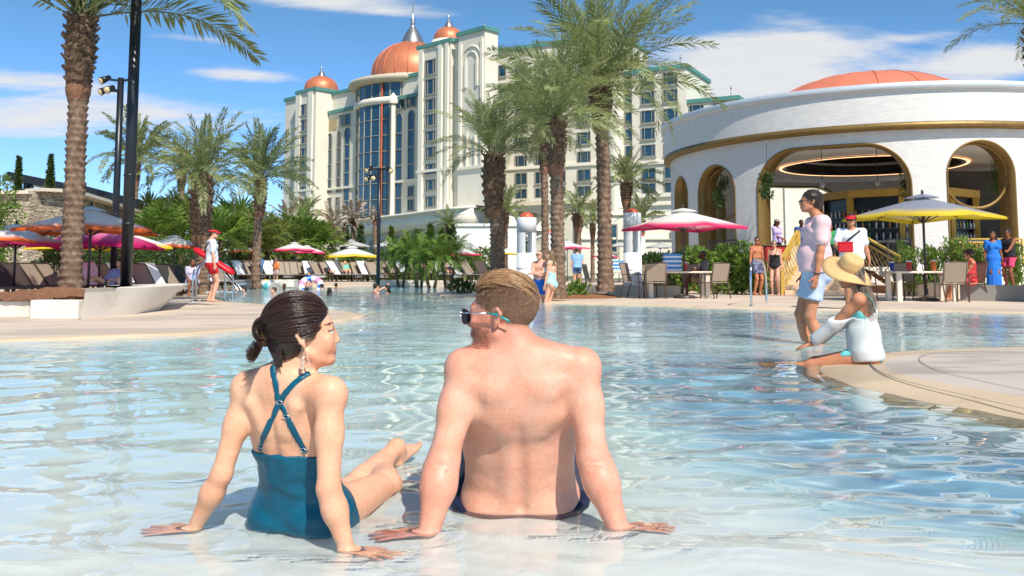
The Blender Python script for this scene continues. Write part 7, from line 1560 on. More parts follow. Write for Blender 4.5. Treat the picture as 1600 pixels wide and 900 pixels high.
    def arch(px, py, dx, dy, H, lab, w=.5): p_ = gnd(px, py, DZ); d = Vector((dx, dy, 0)); rail([p_, p_ + Vector((0, 0, H * .7)), p_ + d * .16 + Vector((0, 0, H * .95)), p_ + d * .5 + Vector((0, 0, H)), p_ + d * .84 + Vector((0, 0, H * .93)), p_ + d + Vector((0, 0, H * .6)), p_ + d + Vector((0, 0, -.02))], lab)
    arch(1174, 478.5, .77, 1.6, 1.0, 'curved steel grab rail at the pool edge beside the couple'); arch(301, 471.5, .45, 1.0, .95, 'steel grab rail left of the lifeguard, nearer one'); arch(306, 471.0, .55, 1.1, .95, 'steel grab rail left of the lifeguard, farther one')
    for dx in (0, .5): p_ = gnd(352 + dx * 12, 463.5 - dx * 3, 0); rail([p_ + Vector((.45, 0, -.2)), p_ + Vector((.40, 0, .15)), p_ + Vector((.05, .1, .55)), p_ + Vector((-.35, .2, .92)), p_ + Vector((-.6, .3, .85)), p_ + Vector((-.65, .35, .5))], ('slanted steel ladder rail right of the lifeguard, nearer one', 'slanted steel ladder rail right of the lifeguard, farther one')[dx > 0])
    b = thing('step_platform', 'small white-topped steel platform in the water right of the lifeguard', 'platform', tuple(gnd(340, 466, 0))); m = MB(); m.box((.1, 0, .17), (.75, .45, .035), bev=.01); m.build('top', TOWEL, b)
    for x in (-.2, .4):
        for y in (-.18, .18): m = MB(); m.tube([(x, y, -.5), (x, y, .155)], .015, 6); m.build('leg', CHROME, b)
    p = gnd(411, 449.3, DZ); s_ = thing('sand_block', 'low cream block on the lagoon edge behind the standing pair', 'block', (p.x, p.y + .7, DZ)); m = MB(); m.box((0, 0, .18), (2.7, .8, .36), bev=.02); m.build('block', WHITEC, s_)
planters(); furniture()
lamp_post(215.5, -60, 450, 16.4, 18, 'thick black lamp post rising out of the top of the view', 0, .2); lamp_post(189, 122, 432, 26, 11, 'black lamp post with floodlights left of the thick one', 4, .1); lamp_post(593, 262, 441, 34, 6, 'thin black lamp post with floodlights in front of the glazed bay', 4, .1, False)
# ------------------------------------------------------------ the other people
def skinp(name, c):
    k = 'skin_' + name
    return skin_mat(k, .0, .5) if k not in MATS else MATS[k]
def cloth(nm, c, var=.08, scale=20, bump=.001): return M('cloth_' + nm, c, .8, var, scale, bump, 60)
def figure(label, cat, loc, rz, H=1.75, sk='fair', fem=False, g=1.0, h=.014, pose=None, wear=(), hair=('short', (.05, .03, .02)), group=None, belly=0.0, detail=False, fd=None, extra=None, lower=True, name='person'):
    """pose: joint targets in a frame where the person is 1.75 m tall, faces +Y and has its right hand at +X"""
    t = thing(name, label, cat, tuple(loc), R(rz), group); t.scale = (H / 1.75,) * 3; p = dict(P=(0, 0, .93), N=(0, -.015, 1.46), C=(0, .03, 1.632), wl=(-.27, .02, .88), wr=(.27, .02, .88), pl=(0, -1, 0), pr=(0, -1, 0), kl=None, kr=None, al=(-.10, -.02, .08), ar=(.10, -.02, .08), fl=(0, 1, -.05), fr=(0, 1, -.05), hl=(0, .1, -1), hr=(0, .1, -1), fd=(0, 1, 0), kp=(0, 1, 0), sl=None, sr=None, rr=(1, 0, 0), roll=0, pml=(1, 0, 0), pmr=(-1, 0, 0), curl=.3)
    p.update(pose or {}); P, N, C = _v(p['P']), _v(p['N']), _v(p['C']); sk_c = SK[sk] if isinstance(sk, str) else sk
    sh = .165 if fem else .188; u = nrm(N - P); rr0 = nrm(_v(p['rr']) - u * float(_v(p['rr']) @ u)); sl = _v(p['sl']) if p['sl'] else N - rr0 * sh - u * .045; sr = _v(p['sr']) if p['sr'] else N + rr0 * sh - u * .045
    l1, l2 = .285, .255; el, wl = ik(sl, p['wl'], l1, l2, p['pl']); er, wr = ik(sr, p['wr'], l1, l2, p['pr'])
    hl, hr = P - rr0 * .09 - u * .03, P + rr0 * .09 - u * .03; kl, al = ik(hl, p['al'], .43, .42, p['kl'] or p['kp']); kr, ar = ik(hr, p['ar'], .43, .42, p['kr'] or p['kp'])
    pts = np.array([P, N, C, el, wl, er, wr, sl, sr] + ([kl, al, kr, ar] if lower else [])); lo, hi = pts.min(0) - .24, pts.max(0) + .24
    f = Field(lo, hi, h); ag = (.9 if fem else 1.0) * (1 + (g - 1) * .6)
    Q, rr, fw, u = torso(f, P, N, rr0, g, fem, False, belly, 1.0)
    arm(f, sl, el, wl, .046 * ag, .037 * ag, .039 * ag, .025 * ag); arm(f, sr, er, wr, .046 * ag, .037 * ag, .039 * ag, .025 * ag)
    for s_, q in ((-1, sl), (1, sr)): f.seg(Q(s_ * .05, -.01, .96), q, .045, .042, .03)
    if lower:
        bk = -_v(p['kp']); leg(f, hl, kl, al, .086 * ag, .054 * ag, .054 * ag, .035, bk * .6); leg(f, hr, kr, ar, .086 * ag, .054 * ag, .054 * ag, .035, bk * .6); upv = lambda k_, a_: nrm(k_ - a_); foot(f, al, p['fl'], .95, upv(kl, al)); foot(f, ar, p['fr'], .95, upv(kr, ar))
    f.seg(Q(0, -.01, .95), C + _v((0, -.022, -.06)), .054 if not fem else .045, .052 if not fem else .043, .025)
    HP, A = head(f, C, p['fd'], 1.0, fem, p['roll'], detail or h < .013, .012)
    hand(f, wl, p['hl'], p['pml'], (0, 1, 0), .95, p['curl'], .1, max(.0085, h * .62)); hand(f, wr, p['hr'], p['pmr'], (0, 1, 0), .95, p['curl'], .1, max(.0085, h * .62))
    def cols(V):
        c = np.tile(_v(sk_c), (len(V), 1)) * (1 + .05 * noise3(V, 12, 5))[:, None]; Hh = (V - C) @ np.stack(A).T
        c = mixc(c, _v(sk_c) * _v((.86, .55, .48)), .5 * blob(V, HP(0, .095, -.062), (.026, .026, .016)) ** .4)
        br = (Hh[:, 1] > .05) & (np.abs(Hh[:, 2] - .027) < .007) & (np.abs(np.abs(Hh[:, 0]) - .034) < .02); c[br] *= .35
        ey = (np.linalg.norm(Hh - _v((0, .085, .001)), axis=1) < .05) & (np.abs(np.abs(Hh[:, 0]) - .031) < .012) & (np.abs(Hh[:, 2] - .001) < .006) & (Hh[:, 1] > .06); c[ey] *= .3
        for w_ in (wl, wr): c = mixc(c, _v(sk_c) * _v((.95, .78, .72)), .4 * blob(V, w_ + _v((0, 0, -.1)), (.12,) * 3) ** .5)
        return c
    f.mesh('body', skinp('plain', 0), t, smooth=1, cols=cols)
    X, Y, Z = f.grid(); dn = (X - P[0]) * u[0] + (Y - P[1]) * u[1] + (Z - P[2]) * u[2]; T = float(np.linalg.norm(N - P))
    def newf(): return Field(lo, hi, h)
    for w in wear:
        kind, mt = w[0], w[1]; o = w[2] if len(w) > 2 else {}
        k = newf(); big = Field(lo, hi, h)
        if kind in ('shirt', 'tank', 'coverup'):
            torso(k, P, N, rr0, g * (1.05 if kind != 'tank' else 1.01), fem, False, belly + .005, 1.0)
            if kind == 'shirt' or kind == 'coverup':
                fr_ = o.get('sleeve', .55)
                for s0, e0, w0 in ((sl, el, wl), (sr, er, wr)):
                    k.ell(s0, (.060 * ag,) * 3, .03); k.seg(s0, s0 + (e0 - s0) * min(1, fr_), .057 * ag, .055 * ag, .03)
                    if fr_ > 1: k.seg(e0, e0 + (w0 - e0) * (fr_ - 1), .050 * ag, .046 * ag, .02)
                for s_, q in ((-1, sl), (1, sr)): k.seg(Q(s_ * .05, -.01, .97), q, .052, .052, .03)
            else:
                for s_, q in ((-1, sl), (1, sr)): k.seg(Q(s_ * .075, -.012, .80), Q(s_ * .085, -.012, .99), .034, .030, .03)
            hem = o.get('hem', -.02); off = o.get('loose', .014)
            k.seg(Q(0, 0, hem / T - .02), Q(0, 0, .35), (.175 * g, .125 * g + belly * .6), (.160 * g, .115 * g + belly * .7), .04, rr)
            wr_ = np.sin(dn * 34 + X * 16 + np.sin(Y * 22) * 1.2) * .0030 * np.clip(1.2 - dn * 1.5, .2, 1) + np.sin(X * 38 + Z * 14) * .0025
            F_ = np.maximum(k.F - off + wr_, -(dn - hem)); nk = o.get('neck', .055); neckd = np.sqrt((X - N[0]) ** 2 + (Y - N[1] - .02) ** 2 + (Z - N[2] - .045) ** 2)
            F_ = np.maximum(F_, -(neckd - nk - .035)); F_ = np.maximum(F_, -((1 - 0) * (T + .055 - dn)) if False else dn - T - .03)
            k.F = F_.astype(np.float32)
            if kind == 'coverup': k.F = np.maximum(k.F, o['cut'](X, Y, Z)).astype(np.float32)
        elif kind in ('shorts', 'trunks'):
            L_ = o.get('len', .55); torso(k, P, N, rr0, g * 1.03, fem, False, belly * .5)
            for h0, k0 in ((hl, kl), (hr, kr)): k.seg(h0, h0 + (k0 - h0) * L_, .095 * ag, (.080 if kind == 'shorts' else .082) * ag, .02); k.seg(h0 + (k0 - h0) * (L_ - .1), h0 + (k0 - h0) * (L_ + .12), .080 * ag, .080 * ag, .015)
            F_ = k.F - .008 + np.sin(X * 45 + Z * 20) * np.sin(Z * 30 + Y * 25) * .004; F_ = np.maximum(F_, dn - o.get('top', .10))
            for h0, k0 in ((hl, kl), (hr, kr)):
                a_ = nrm(k0 - h0); d_ = (X - h0[0]) * a_[0] + (Y - h0[1]) * a_[1] + (Z - h0[2]) * a_[2] - L_ * .43; side = (X - P[0]) * rr[0] + (Y - P[1]) * rr[1] + (Z - P[2]) * rr[2]; sg = float((h0 - P) @ rr); F_ = np.maximum(F_, np.where(side * sg > 0, d_, -1))
            k.F = F_.astype(np.float32)
        elif kind == 'suit':
            torso(k, P, N, rr0, g, fem, False, belly, 1.0); 
            for h0, k0 in ((hl, kl), (hr, kr)): k.seg(h0, h0 + (k0 - h0) * .3, .086 * ag, .080 * ag, .025)
            front = (X - P[0]) * fw[0] + (Y - P[1]) * fw[1] + (Z - P[2]) * fw[2]; side = np.abs((X - P[0]) * rr[0] + (Y - P[1]) * rr[1] + (Z - P[2]) * rr[2])
            tp = dn - (.36 - .10 * np.clip(-front / .08, 0, 1) * o.get('backcut', 1)); F_ = np.maximum(k.F - .006, tp); F_ = np.maximum(F_, -(dn + .10 - .9 * np.clip(side - .06, 0, .2)))
            strap = np.maximum(np.maximum(k.F - .006, np.abs(side - .075) - .014), -(dn - .30)); F_ = np.minimum(F_, strap); k.F = F_.astype(np.float32)
        elif kind == 'dress':
            torso(k, P, N, rr0, g * 1.02, fem, False, belly, 1.0); b_ = o.get('bottom', .12); k.seg(P, (P[0], P[1], b_ + .05), (.17 * g, .125 * g), (.20, .17), .05, rr)
            for s0, e0 in ((sl, el), (sr, er)): k.ell(s0, (.060,) * 3, .03); k.seg(s0, s0 + (e0 - s0) * .6, .058, .056, .03)
            F_ = k.F - .010 + np.sin(np.arctan2(Y - P[1], X - P[0]) * 9) * .010 * np.clip((1.0 - Z), 0, 1); neckd = np.sqrt((X - N[0]) ** 2 + (Y - N[1] - .03) ** 2 + (Z - N[2] - .03) ** 2); F_ = np.maximum(np.maximum(F_, b_ - Z), -(neckd - .10)); k.F = F_.astype(np.float32)
        k.mesh({'shirt': 'shirt', 'tank': 'tank_top', 'coverup': 'cover_up', 'shorts': 'shorts', 'trunks': 'swim_trunks', 'suit': 'swimsuit', 'dress': 'dress'}[kind], mt, t, smooth=1)
    # hair
    hk, hc = hair[0], hair[1]; hm = hair_mat('hair_%d_%d_%d' % tuple(int(c * 200) for c in hc), hc, .45); hh = Field(C - .30, C + .24, min(h, .012)); E = lambda c, r, k=.012, op='u': hh.ell(HP(*c), _v(r), k, A, op)
    if hk != 'bald':
        E((0, -.024, .040), (.081, .099, .086)); E((0, -.055, -.012), (.068, .058, .055), .03)
        if hk in ('long', 'wavy'):
            ln = hair[2] if len(hair) > 2 else .22; b0 = HP(0, -.085, -.02); e0 = b0 + _v((0, 0, -1)) * ln - _v(p['fd']) * .03; sd = A[0]
            hh2 = None
            for i in range(7):
                q = (i - 3) / 3; s0 = HP(q * .062, -.085 + .03 * abs(q), -.01); pr = s0
                for j in range(4): nx = s0 + _v((0, 0, -1)) * ln * (j + 1) / 4 + sd * (.012 * math.sin(j * 2 + i) + q * .03 * (j + 1) / 4) - _v(p['fd']) * .012 * (j + 1); hh.seg(pr, nx, .024, .022 if j < 3 else .012, .010); pr = nx
        if hk == 'bun': E((0, -.125, .03), (.032, .030, .032), .01)
        if hk == 'curly':
            r_ = np.random.RandomState(3)
            for i in range(60): d = nrm(r_.normal(0, 1, 3) + _v((0, -.4, .5))); q = HP(*(_v((0, -.03, .03)) + d * _v((.095, .11, .10)))); hh.ell(q, (.028,) * 3, .008)
        E((0, .108, -.020), (.085, .062, .074), .015, 's')
        for s_ in (-1, 1): E((s_ * .095, .018, -.030), (.036, .040, .040), .006, 's')
        if hk in ('short', 'buzz'): hh.F = np.maximum(hh.F, -((Z_ := hh.grid()[2]) - (C[2] - .055))).astype(np.float32)
        if hk == 'buzz': hh.F = hh.F + .006
        Xh, Yh, Zh = hh.grid(); hh.F = (hh.F + np.sin(Xh * 160 + Zh * 60) * np.sin(Yh * 130 - Zh * 70) * .0035).astype(np.float32); hh.mesh('hair', hm, t, smooth=1)
        if h < .0135 and hk == 'short':
            V_, _q = hh.net(0); r_ = np.random.RandomState(9); P_ = []
            for i in r_.randint(0, len(V_), 2600):
                o_ = nrm(V_[i] - HP(0, -.03, .03)); d_ = nrm(_v((0, 0, -.5)) - _v(p['fd']) * .8 + o_ * .35 + r_.normal(0, .3, 3)); l_ = r_.uniform(.010, .022); P_.append([V_[i] + d_ * l_ * q + o_ * .006 * math.sin(q * 3) for q in (0, .35, .7, 1)])
            strands('hair_strands', P_, .0012, .0006, hair_mat('strands_%d' % int(hc[0] * 999), tuple(min(1, c * 1.5 + .02) for c in hc), .4, .6), t)
    if extra: extra(t, HP, A, dict(wl=wl, wr=wr, sl=sl, sr=sr, P=P, N=N, C=C, Q=Q, u=u, rr=rr, fw=fw, el=el, er=er, kl=kl, kr=kr))
    return t
def glasses(t, HP, A, col=(.02, .02, .025), fr=(.1, .06, .04)):
    m = MB()
    for q in (-1, 1):
        c = Vector(HP(q * .032, .100, 0)); n = 14; V = [c + Vector(A[0]) * (.025 * math.cos(a)) + Vector(A[2]) * (.020 * math.sin(a)) for a in np.linspace(0, 2 * math.pi, n, endpoint=False)]; m.add([Vector(HP(q * .032, .106, 0))] + V, [(0, 1 + k, 1 + (k + 1) % n) for k in range(n)]); m.tube([Vector(HP(q * .056, .092, .006)), Vector(HP(q * .078, .03, .008)), Vector(HP(q * .080, -.02, .004))], .0035, 5)
    m.tube([Vector(HP(-.012, .103, .006)), Vector(HP(.012, .103, .006))], .003, 5); m.build('sunglasses', M('dark_glasses', col, .12, .05, spec=.9), t)
def visor(t, HP, A, col, cap=False):
    m = MB(); n = 24; mt = M('visor_' + str(int(col[0] * 99)) + str(int(col[1] * 99)), col, .6, .05); V = []
    for z, s_ in ((.045, 1.06), (.085, 1.0)):
        for k in range(n): a = 2 * math.pi * k / n; V.append(HP(.086 * s_ * math.cos(a), -.020 + .104 * s_ * math.sin(a), z))
    m.add(V, [(k, (k + 1) % n, n + (k + 1) % n, n + k) for k in range(n)], True)
    if cap:
        V = [HP(.084 * math.cos(a) * math.cos(e), -.020 + .102 * math.sin(a) * math.cos(e), .07 + .065 * math.sin(e)) for e in np.linspace(0, 1.5, 6) for a in np.linspace(0, 2 * math.pi, n, endpoint=False)]; m.add(V, [(j * n + k, j * n + (k + 1) % n, j * n + n + (k + 1) % n, j * n + n + k) for j in range(5) for k in range(n)], True)
    V = []; 
    for s_, dz in ((1.0, 0), (1.5, -.012), (1.85, -.03)):
        for k in range(13): a = R(25 + 130 * k / 12); V.append(HP(.088 * math.cos(a) * (1 + (s_ - 1) * .15), -.02 + .106 * math.sin(a) * s_, .050 + dz))
    m.add(V, [(j * 13 + k, j * 13 + k + 1, j * 13 + 14 + k, j * 13 + 13 + k) for j in range(2) for k in range(12)], True); o = m.build('cap' if cap else 'visor', mt, t); md = o.modifiers.new('t', 'SOLIDIFY'); md.thickness = .005
def people():
    # the man standing in the water in a pale pink shirt
    def ex(t, HP, A, j):
        glasses(t, HP, A, (.05, .025, .015)); m = MB(); w = Vector(j['wl']) + Vector((0, 0, .02)); m.tube([w + Vector((.034 * math.cos(a), .034 * math.sin(a), .004 * math.sin(a))) for a in np.linspace(0, 6.283, 14)], .006, 6); m.build('bracelet', M('dark_beads', (.04, .02, .02), .4), t)
    pat = bpy.data.materials.new('patterned_blue_cloth'); pat.use_nodes = True; g = NT(pat.node_tree); b = pat.node_tree.nodes['Principled BSDF']; tc = g.n('ShaderNodeTexCoord').outputs['Object']; vo = g.n('ShaderNodeTexVoronoi', {'Vector': tc, 'Scale': 34.0, 'Randomness': .35}); pat.node_tree.links.new(g.ramp(vo.outputs['Distance'], [(.22, rgb((146, 170, 204))), (.30, rgb((196, 206, 222)))]), b.inputs['Base Color']); b.inputs['Roughness'].default_value = .8
    def pattern(nm, c1, c2, sc=22): 
        m = bpy.data.materials.new(nm); m.use_nodes = True; g_ = NT(m.node_tree); b_ = m.node_tree.nodes['Principled BSDF']; n_ = g_.n('ShaderNodeTexNoise', {'Vector': g_.n('ShaderNodeTexCoord').outputs['Object'], 'Scale': float(sc), 'Detail': 3.0}).outputs[0]; m.node_tree.links.new(g_.ramp(n_, [(.46, c1), (.52, c2)]), b_.inputs['Base Color']); b_.inputs['Roughness'].default_value = .8; return m
    Yn = 9.65; X = at(1276, 500, Yn).x
    figure('man in a pale pink t-shirt and patterned light blue shorts standing in the water', 'man', (X, Yn, -.23), 86, 1.84, 'tan', g=1.0, h=.0105, belly=.034, detail=True, hair=('short', (.045, .028, .020)), pose=dict(P=(0, .0, .93), N=(0, -.040, 1.465), C=(0, .035, 1.640), wl=(-.235, .05, .865), wr=(.25, .06, .88), pl=(-.2, -1, 0), al=(-.09, -.04, .08), ar=(.11, .06, .08), fd=(.02, 1, .03), hl=(.05, .18, -1), pml=(.6, .3, 0)), wear=(('shirt', cloth('pale_pink', rgb((240, 198, 198)), .04), dict(hem=-.015, sleeve=.62, loose=.016, neck=.045)), ('shorts', pat, dict(len=.62, top=.06))), extra=ex)
    # the seated woman with the straw hat
    Yw = 7.15; p = at(1352, 560, Yw)
    def ex(t, HP, A, j):
        C = Vector(j['C']); ax = Matrix.Rotation(-R(62), 3, 'Z') @ Vector((.30, -.62, 1)).normalized(); m = MB(); n = 40; c0 = C + Vector((0, 0, .062)); xx = ax.cross(Vector((0, 1, 0))).normalized(); yy = ax.cross(xx)
        def ringp(r, z, wob=0.0): return [c0 + (xx * math.cos(a) + yy * math.sin(a)) * (r * (1 + .05 * math.cos(2 * a + .4))) + ax * (z + wob * math.sin(2 * a + .6) + wob * .4 * math.sin(3 * a)) for a in np.linspace(0, 2 * math.pi, n, endpoint=False)]
        prof = [(.225, -.045, .022), (.19, -.030, .014), (.145, -.012, .005), (.108, .0, 0), (.104, .03, 0), (.098, .075, 0), (.088, .098, 0), (.065, .108, 0), (.03, .104, 0), (.001, .102, 0)]; V = []
        for r, z, w in prof: V += ringp(r, z, w)
        m.add(V, [(i * n + k, i * n + (k + 1) % n, i * n + n + (k + 1) % n, i * n + n + k) for i in range(len(prof) - 1) for k in range(n)], True)
        st = M('straw', rgb((214, 174, 118)), .75, .18, 60, .002, 180, stretch=(1, 1, 3)); o = m.build('straw_hat', st, t); md = o.modifiers.new('t', 'SOLIDIFY'); md.thickness = .005
        m = MB(); V = ringp(.1095, .004) + ringp(.106, .026); m.add(V, [(k, (k + 1) % n, n + (k + 1) % n, n + k) for k in range(n)], True); m.build('hat_band', M('straw_band', rgb((196, 152, 100)), .8, .1), o)
        P_ = []; r_ = np.random.RandomState(4)
        for i in range(3800):
            s0 = HP(r_.uniform(-.07, .07), -.05 - .05 * r_.rand(), r_.uniform(-.05, .04)); ln = r_.uniform(.24, .36); ph = r_.uniform(0, 6.28) if r_.rand() < .3 else int(r_.uniform(0, 9)) * .7; off = r_.normal(0, .058); dy = -.03 - .06 * r_.rand(); P_.append([s0 + _v((off * q + .016 * math.sin(q * 11 + ph) * q, dy * q * 1.2 + .014 * math.cos(q * 10 + ph) * q, -ln * q)) for q in np.linspace(0, 1, 10)])
        strands('long_hair', P_, .0011, .0006, hair_mat('greying_brown_hair', rgb((140, 118, 104)), .35, .75), t)
        m = MB(); Q = j['Q']; pp = [Q(-.12, .06, .80), Q(-.125, .03, .93), Q(-.12, -.02, .97), Q(-.10, -.075, .88), Q(-.06, -.10, .70)]; L_ = smooth_line([Vector(x) for x in pp], 5); V = []
        for q in L_: V += [q + Vector((-.012, 0, .008)) * 1.0 + (Vector(q) - Vector(Q(-.08, -.01, .85))).normalized() * .022, q + Vector((.012, 0, .008)) + (Vector(q) - Vector(Q(-.08, -.01, .85))).normalized() * .022]
        m.add(V, [(2 * k, 2 * k + 1, 2 * k + 3, 2 * k + 2) for k in range(len(L_) - 1)], True); o = m.build('strap', cloth('aqua', rgb((110, 205, 200))), t); md = o.modifiers.new('t', 'SOLIDIFY'); md.thickness = .003
    knit = M('white_knit', rgb((236, 236, 234)), .9, .06, 60, .004, 120, stretch=(1, 1, 2.5), trans=.25)
    def cutf(X_, Y_, Z_): return np.maximum(Z_ - (.40 - .25 * (X_ + .0)), -1)   # slipped off both shoulders
    figure('woman in a straw hat, white knit cover-up and aqua swimsuit sitting on the sandy ledge', 'woman', (p.x, Yw, .02), 62, 1.66, 'tan', True, 1.04, .010, pose=dict(P=(0, 0, .09), N=(.0, .02, .575), C=(0, .10, .735), wl=(-.11, .48, .085), wr=(.14, .46, .10), pl=(-.5, -.2, -1), pr=(.5, -.2, -1), al=(-.10, .83, -.15), ar=(.09, .80, -.20), kl=(-.2, 0, 1), kr=(.2, 0, 1), kp=(0, 0, 1), fl=(0, 1, .1), fr=(0, 1, .1), hl=(.2, 1, -.3), hr=(-.2, 1, -.3), pml=(0, 0, -1), pmr=(0, 0, -1), fd=(0, 1, -.10)), wear=(('suit', cloth('aqua', rgb((110, 205, 200)))), ('coverup', knit, dict(hem=-.06, sleeve=1.78, loose=.010, neck=.05, cut=lambda X_, Y_, Z_: np.maximum(Z_ - (.455 + .5 * X_), -1)))), hair=('long', (.10, .075, .06), .16), extra=ex)
    # lifeguard
    p = gnd(329, 471.5, DZ)
    def ex(t, HP, A, j):
        visor(t, HP, A, rgb((214, 30, 44))); glasses(t, HP, A)
        m = MB(); Q = j['Q']; m.tube([Vector(Q(.13, .11, .93)), Vector(Q(.04, .13, .7)), Vector(Q(-.12, .11, .45)), Vector(Q(-.17, 0, .38)), Vector(Q(-.10, -.14, .5)), Vector(Q(.08, -.13, .8)), Vector(Q(.14, -.07, .97))], .014, 6); m.build('strap', M('black_strap', (.02, .02, .02), .6), t)
    lg = figure('lifeguard in a white t-shirt, red shorts and red visor standing on the deck', 'lifeguard', p, -62, 1.76, 'pink', g=1.03, h=.0135, pose=dict(wl=(-.20, .20, .93), wr=(.30, .02, .84), pl=(-1, -.5, 0), fd=(.30, 1, 0), al=(-.09, -.02, .08), ar=(.12, .03, .08), curl=.45), wear=(('shirt', cloth('white_tee', rgb((226, 228, 236)), .04), dict(hem=.0, sleeve=.7)), ('shorts', cloth('red', rgb((214, 28, 40)), .06), dict(len=.55, top=.09))), hair=('short', (.12, .06, .03)), extra=ex)
    t = thing('rescue_tube', 'long red foam rescue tube slung diagonally behind the lifeguard', 'rescue tube', tuple(p + Vector((0, .22, 1.0)))); a, b = at(303, 388, p.y + .26) - t.location, at(366, 428, p.y + .20) - t.location; m = MB(); d = (b - a).normalized(); m.tube([a, a + d * .04, a + d * .12, (a + b) / 2, b - d * .12, b - d * .04, b], [.03, .09, .125, .125, .125, .09, .03], 14, sq=.6); m.build('foam', M('red_foam', rgb((222, 18, 36)), .45, .05), t); m = MB(); m.tube([b, b + Vector((.08, 0, -.05)), b + Vector((.14, 0, -.02))], .014, 6); m.build('strap', M('black_strap', (.02, .02, .02)), t)
    for s_ in (-.09, .09):
        q = lg.location + Vector((.0, 0, 0)); 
    # couple wading
    Yc = 22.2; p = at(844, 425, Yc)
    figure('shirtless man in blue shorts and sunglasses wading with folded arms', 'man', (p.x, Yc, -.46), 150, 1.74, 'pink', g=1.08, h=.0145, belly=.02, pose=dict(wl=(.10, .22, 1.16), wr=(-.10, .25, 1.13), pl=(-1, .2, -.6), pr=(1, .2, -.6), hl=(1, .1, .1), hr=(-1, .1, .1), fd=(.15, 1, 0)), wear=(('shorts', cloth('bright_blue', rgb((38, 102, 196))), dict(len=.62)),), hair=('buzz', (.22, .15, .10)), extra=lambda t, HP, A, j: glasses(t, HP, A))
    p = at(861, 425, Yc - .35); figure('woman with long blond hair in a pale blue swimsuit wading beside a man', 'woman', (p.x, Yc - .35, -.46), 62, 1.73, 'fair', True, .95, .014, pose=dict(wl=(-.20, .08, .86), fd=(-.1, 1, 0)), wear=(('suit', cloth('pale_blue', rgb((168, 216, 226)))),), hair=('long', (.36, .22, .10), .30))
    p = at(902, 425, 40.5); figure('man in a light blue shirt and navy floral shorts seen from behind', 'man', (p.x, 40.5, DZ), 10, 1.80, 'pink', g=1.1, h=.018, pose=dict(al=(-.13, -.02, .08), ar=(.13, .02, .08)), wear=(('shirt', cloth('sky_blue', rgb((136, 178, 220))), dict(hem=-.04)), ('shorts', pattern('navy_floral', rgb((24, 40, 96)), rgb((90, 130, 180)), 14), dict(len=.6))), hair=('short', (.12, .07, .05)))
    # seated man at the table
    p = gnd(1058, 465.5, DZ); figure('dark-skinned man in a grey shirt seated at the table under the pink parasol', 'man', p + Vector((.80, .62, 0)), 82, 1.76, 'dark', h=.015, pose=dict(P=(0, -.02, .52), N=(0, -.13, 1.02), C=(0, -.05, 1.20), wl=(-.16, .30, .74), wr=(.20, .28, .68), al=(-.12, .40, .08), ar=(.12, .46, .08), kp=(0, .5, 1)), wear=(('shirt', cloth('grey', rgb((96, 92, 98))), dict(hem=-.02)), ('shorts', cloth('khaki', rgb((150, 130, 108))), dict(len=.7))), hair=('buzz', (.015, .012, .01)))
    # couple by the steps
    p = gnd(1184, 461.5, DZ); figure('shirtless tanned man in dark patterned trunks beside a woman in black', 'man', p, 205, 1.80, rgb((196, 132, 98)), g=.94, h=.0155, pose=dict(fd=(.75, 1, 0), wl=(-.26, .03, .86)), wear=(('shorts', pattern('dark_floral', rgb((52, 56, 86)), rgb((120, 124, 150)), 16), dict(len=.62)),), hair=('short', (.03, .02, .015)), extra=lambda t, HP, A, j: glasses(t, HP, A))
    p = gnd(1212, 461.8, DZ); figure('blonde woman in a black one-piece swimsuit standing right of the shirtless man', 'woman', p, 148, 1.68, 'pink', True, 1.10, .015, pose=dict(fd=(-.45, 1, 0), wr=(.24, .0, .84), wl=(-.22, -.05, .86)), wear=(('suit', cloth('black', (.012, .012, .014)), dict(backcut=.6)),), hair=('bun', (.42, .30, .18)), extra=lambda t, HP, A, j: glasses(t, HP, A))
    # staff on the terrace
    p = at(1217, 380, 31); figure('staff member in a lavender shirt and grey cap on the terrace', 'woman', (p.x, 31.2, PFL - .05), 215, 1.70, 'brown', True, 1.0, .016, pose=dict(wl=(-.2, .2, 1.0), wr=(.1, .3, 1.05)), wear=(('shirt', cloth('lavender', rgb((188, 172, 220))), dict(sleeve=.6)), ('shorts', cloth('black', (0, 0, 0)), dict(len=.9))), hair=('long', (.02, .015, .012), .12), extra=lambda t, HP, A, j: visor(t, HP, A, rgb((150, 140, 140)), True))
    p = at(1221, 380, 29.8); o = thing('cart', 'red-fronted stand at the top of the steps before the person in lavender', 'stand', (p.x, 30.4, PFL - .02)); m = MB(); m.box((0, 0, .45), (.85, .45, .50), bev=.03); m.build('front', M('red_panel', rgb((178, 38, 32)), .5, .08), o); m = MB(); m.box((0, 0, .72), (.9, .5, .04), bev=.01); m.build('top', M('dark_top', (.05, .05, .05)), o)
    for x in (-.36, .36): m = MB(); m.beam((x, 0, 0), (x, 0, .2), .06, .06, (0, 1, 0)); m.build('leg', M('dark_top', (0, 0, 0)), o)
    p = at(1250, 385, 32.5); figure('person in a dark blue shirt standing behind the steps', 'person', (p.x, 32.3, PFL), 190, 1.70, 'dark', h=.018, wear=(('shirt', cloth('denim', rgb((48, 72, 128)))), ('shorts', cloth('black', (0, 0, 0)), dict(len=.9))), hair=('short', (.015, .01, .01)))
    p = at(1306, 380, 33); figure('person in a green top standing by the bar behind the man in pink', 'person', (p.x, 33.5, PFL), 170, 1.6, 'brown', h=.02, wear=(('shirt', cloth('green', rgb((52, 150, 84)))), ('shorts', cloth('black', (0, 0, 0)), dict(len=.9))), hair=('short', (.02, .015, .01)))
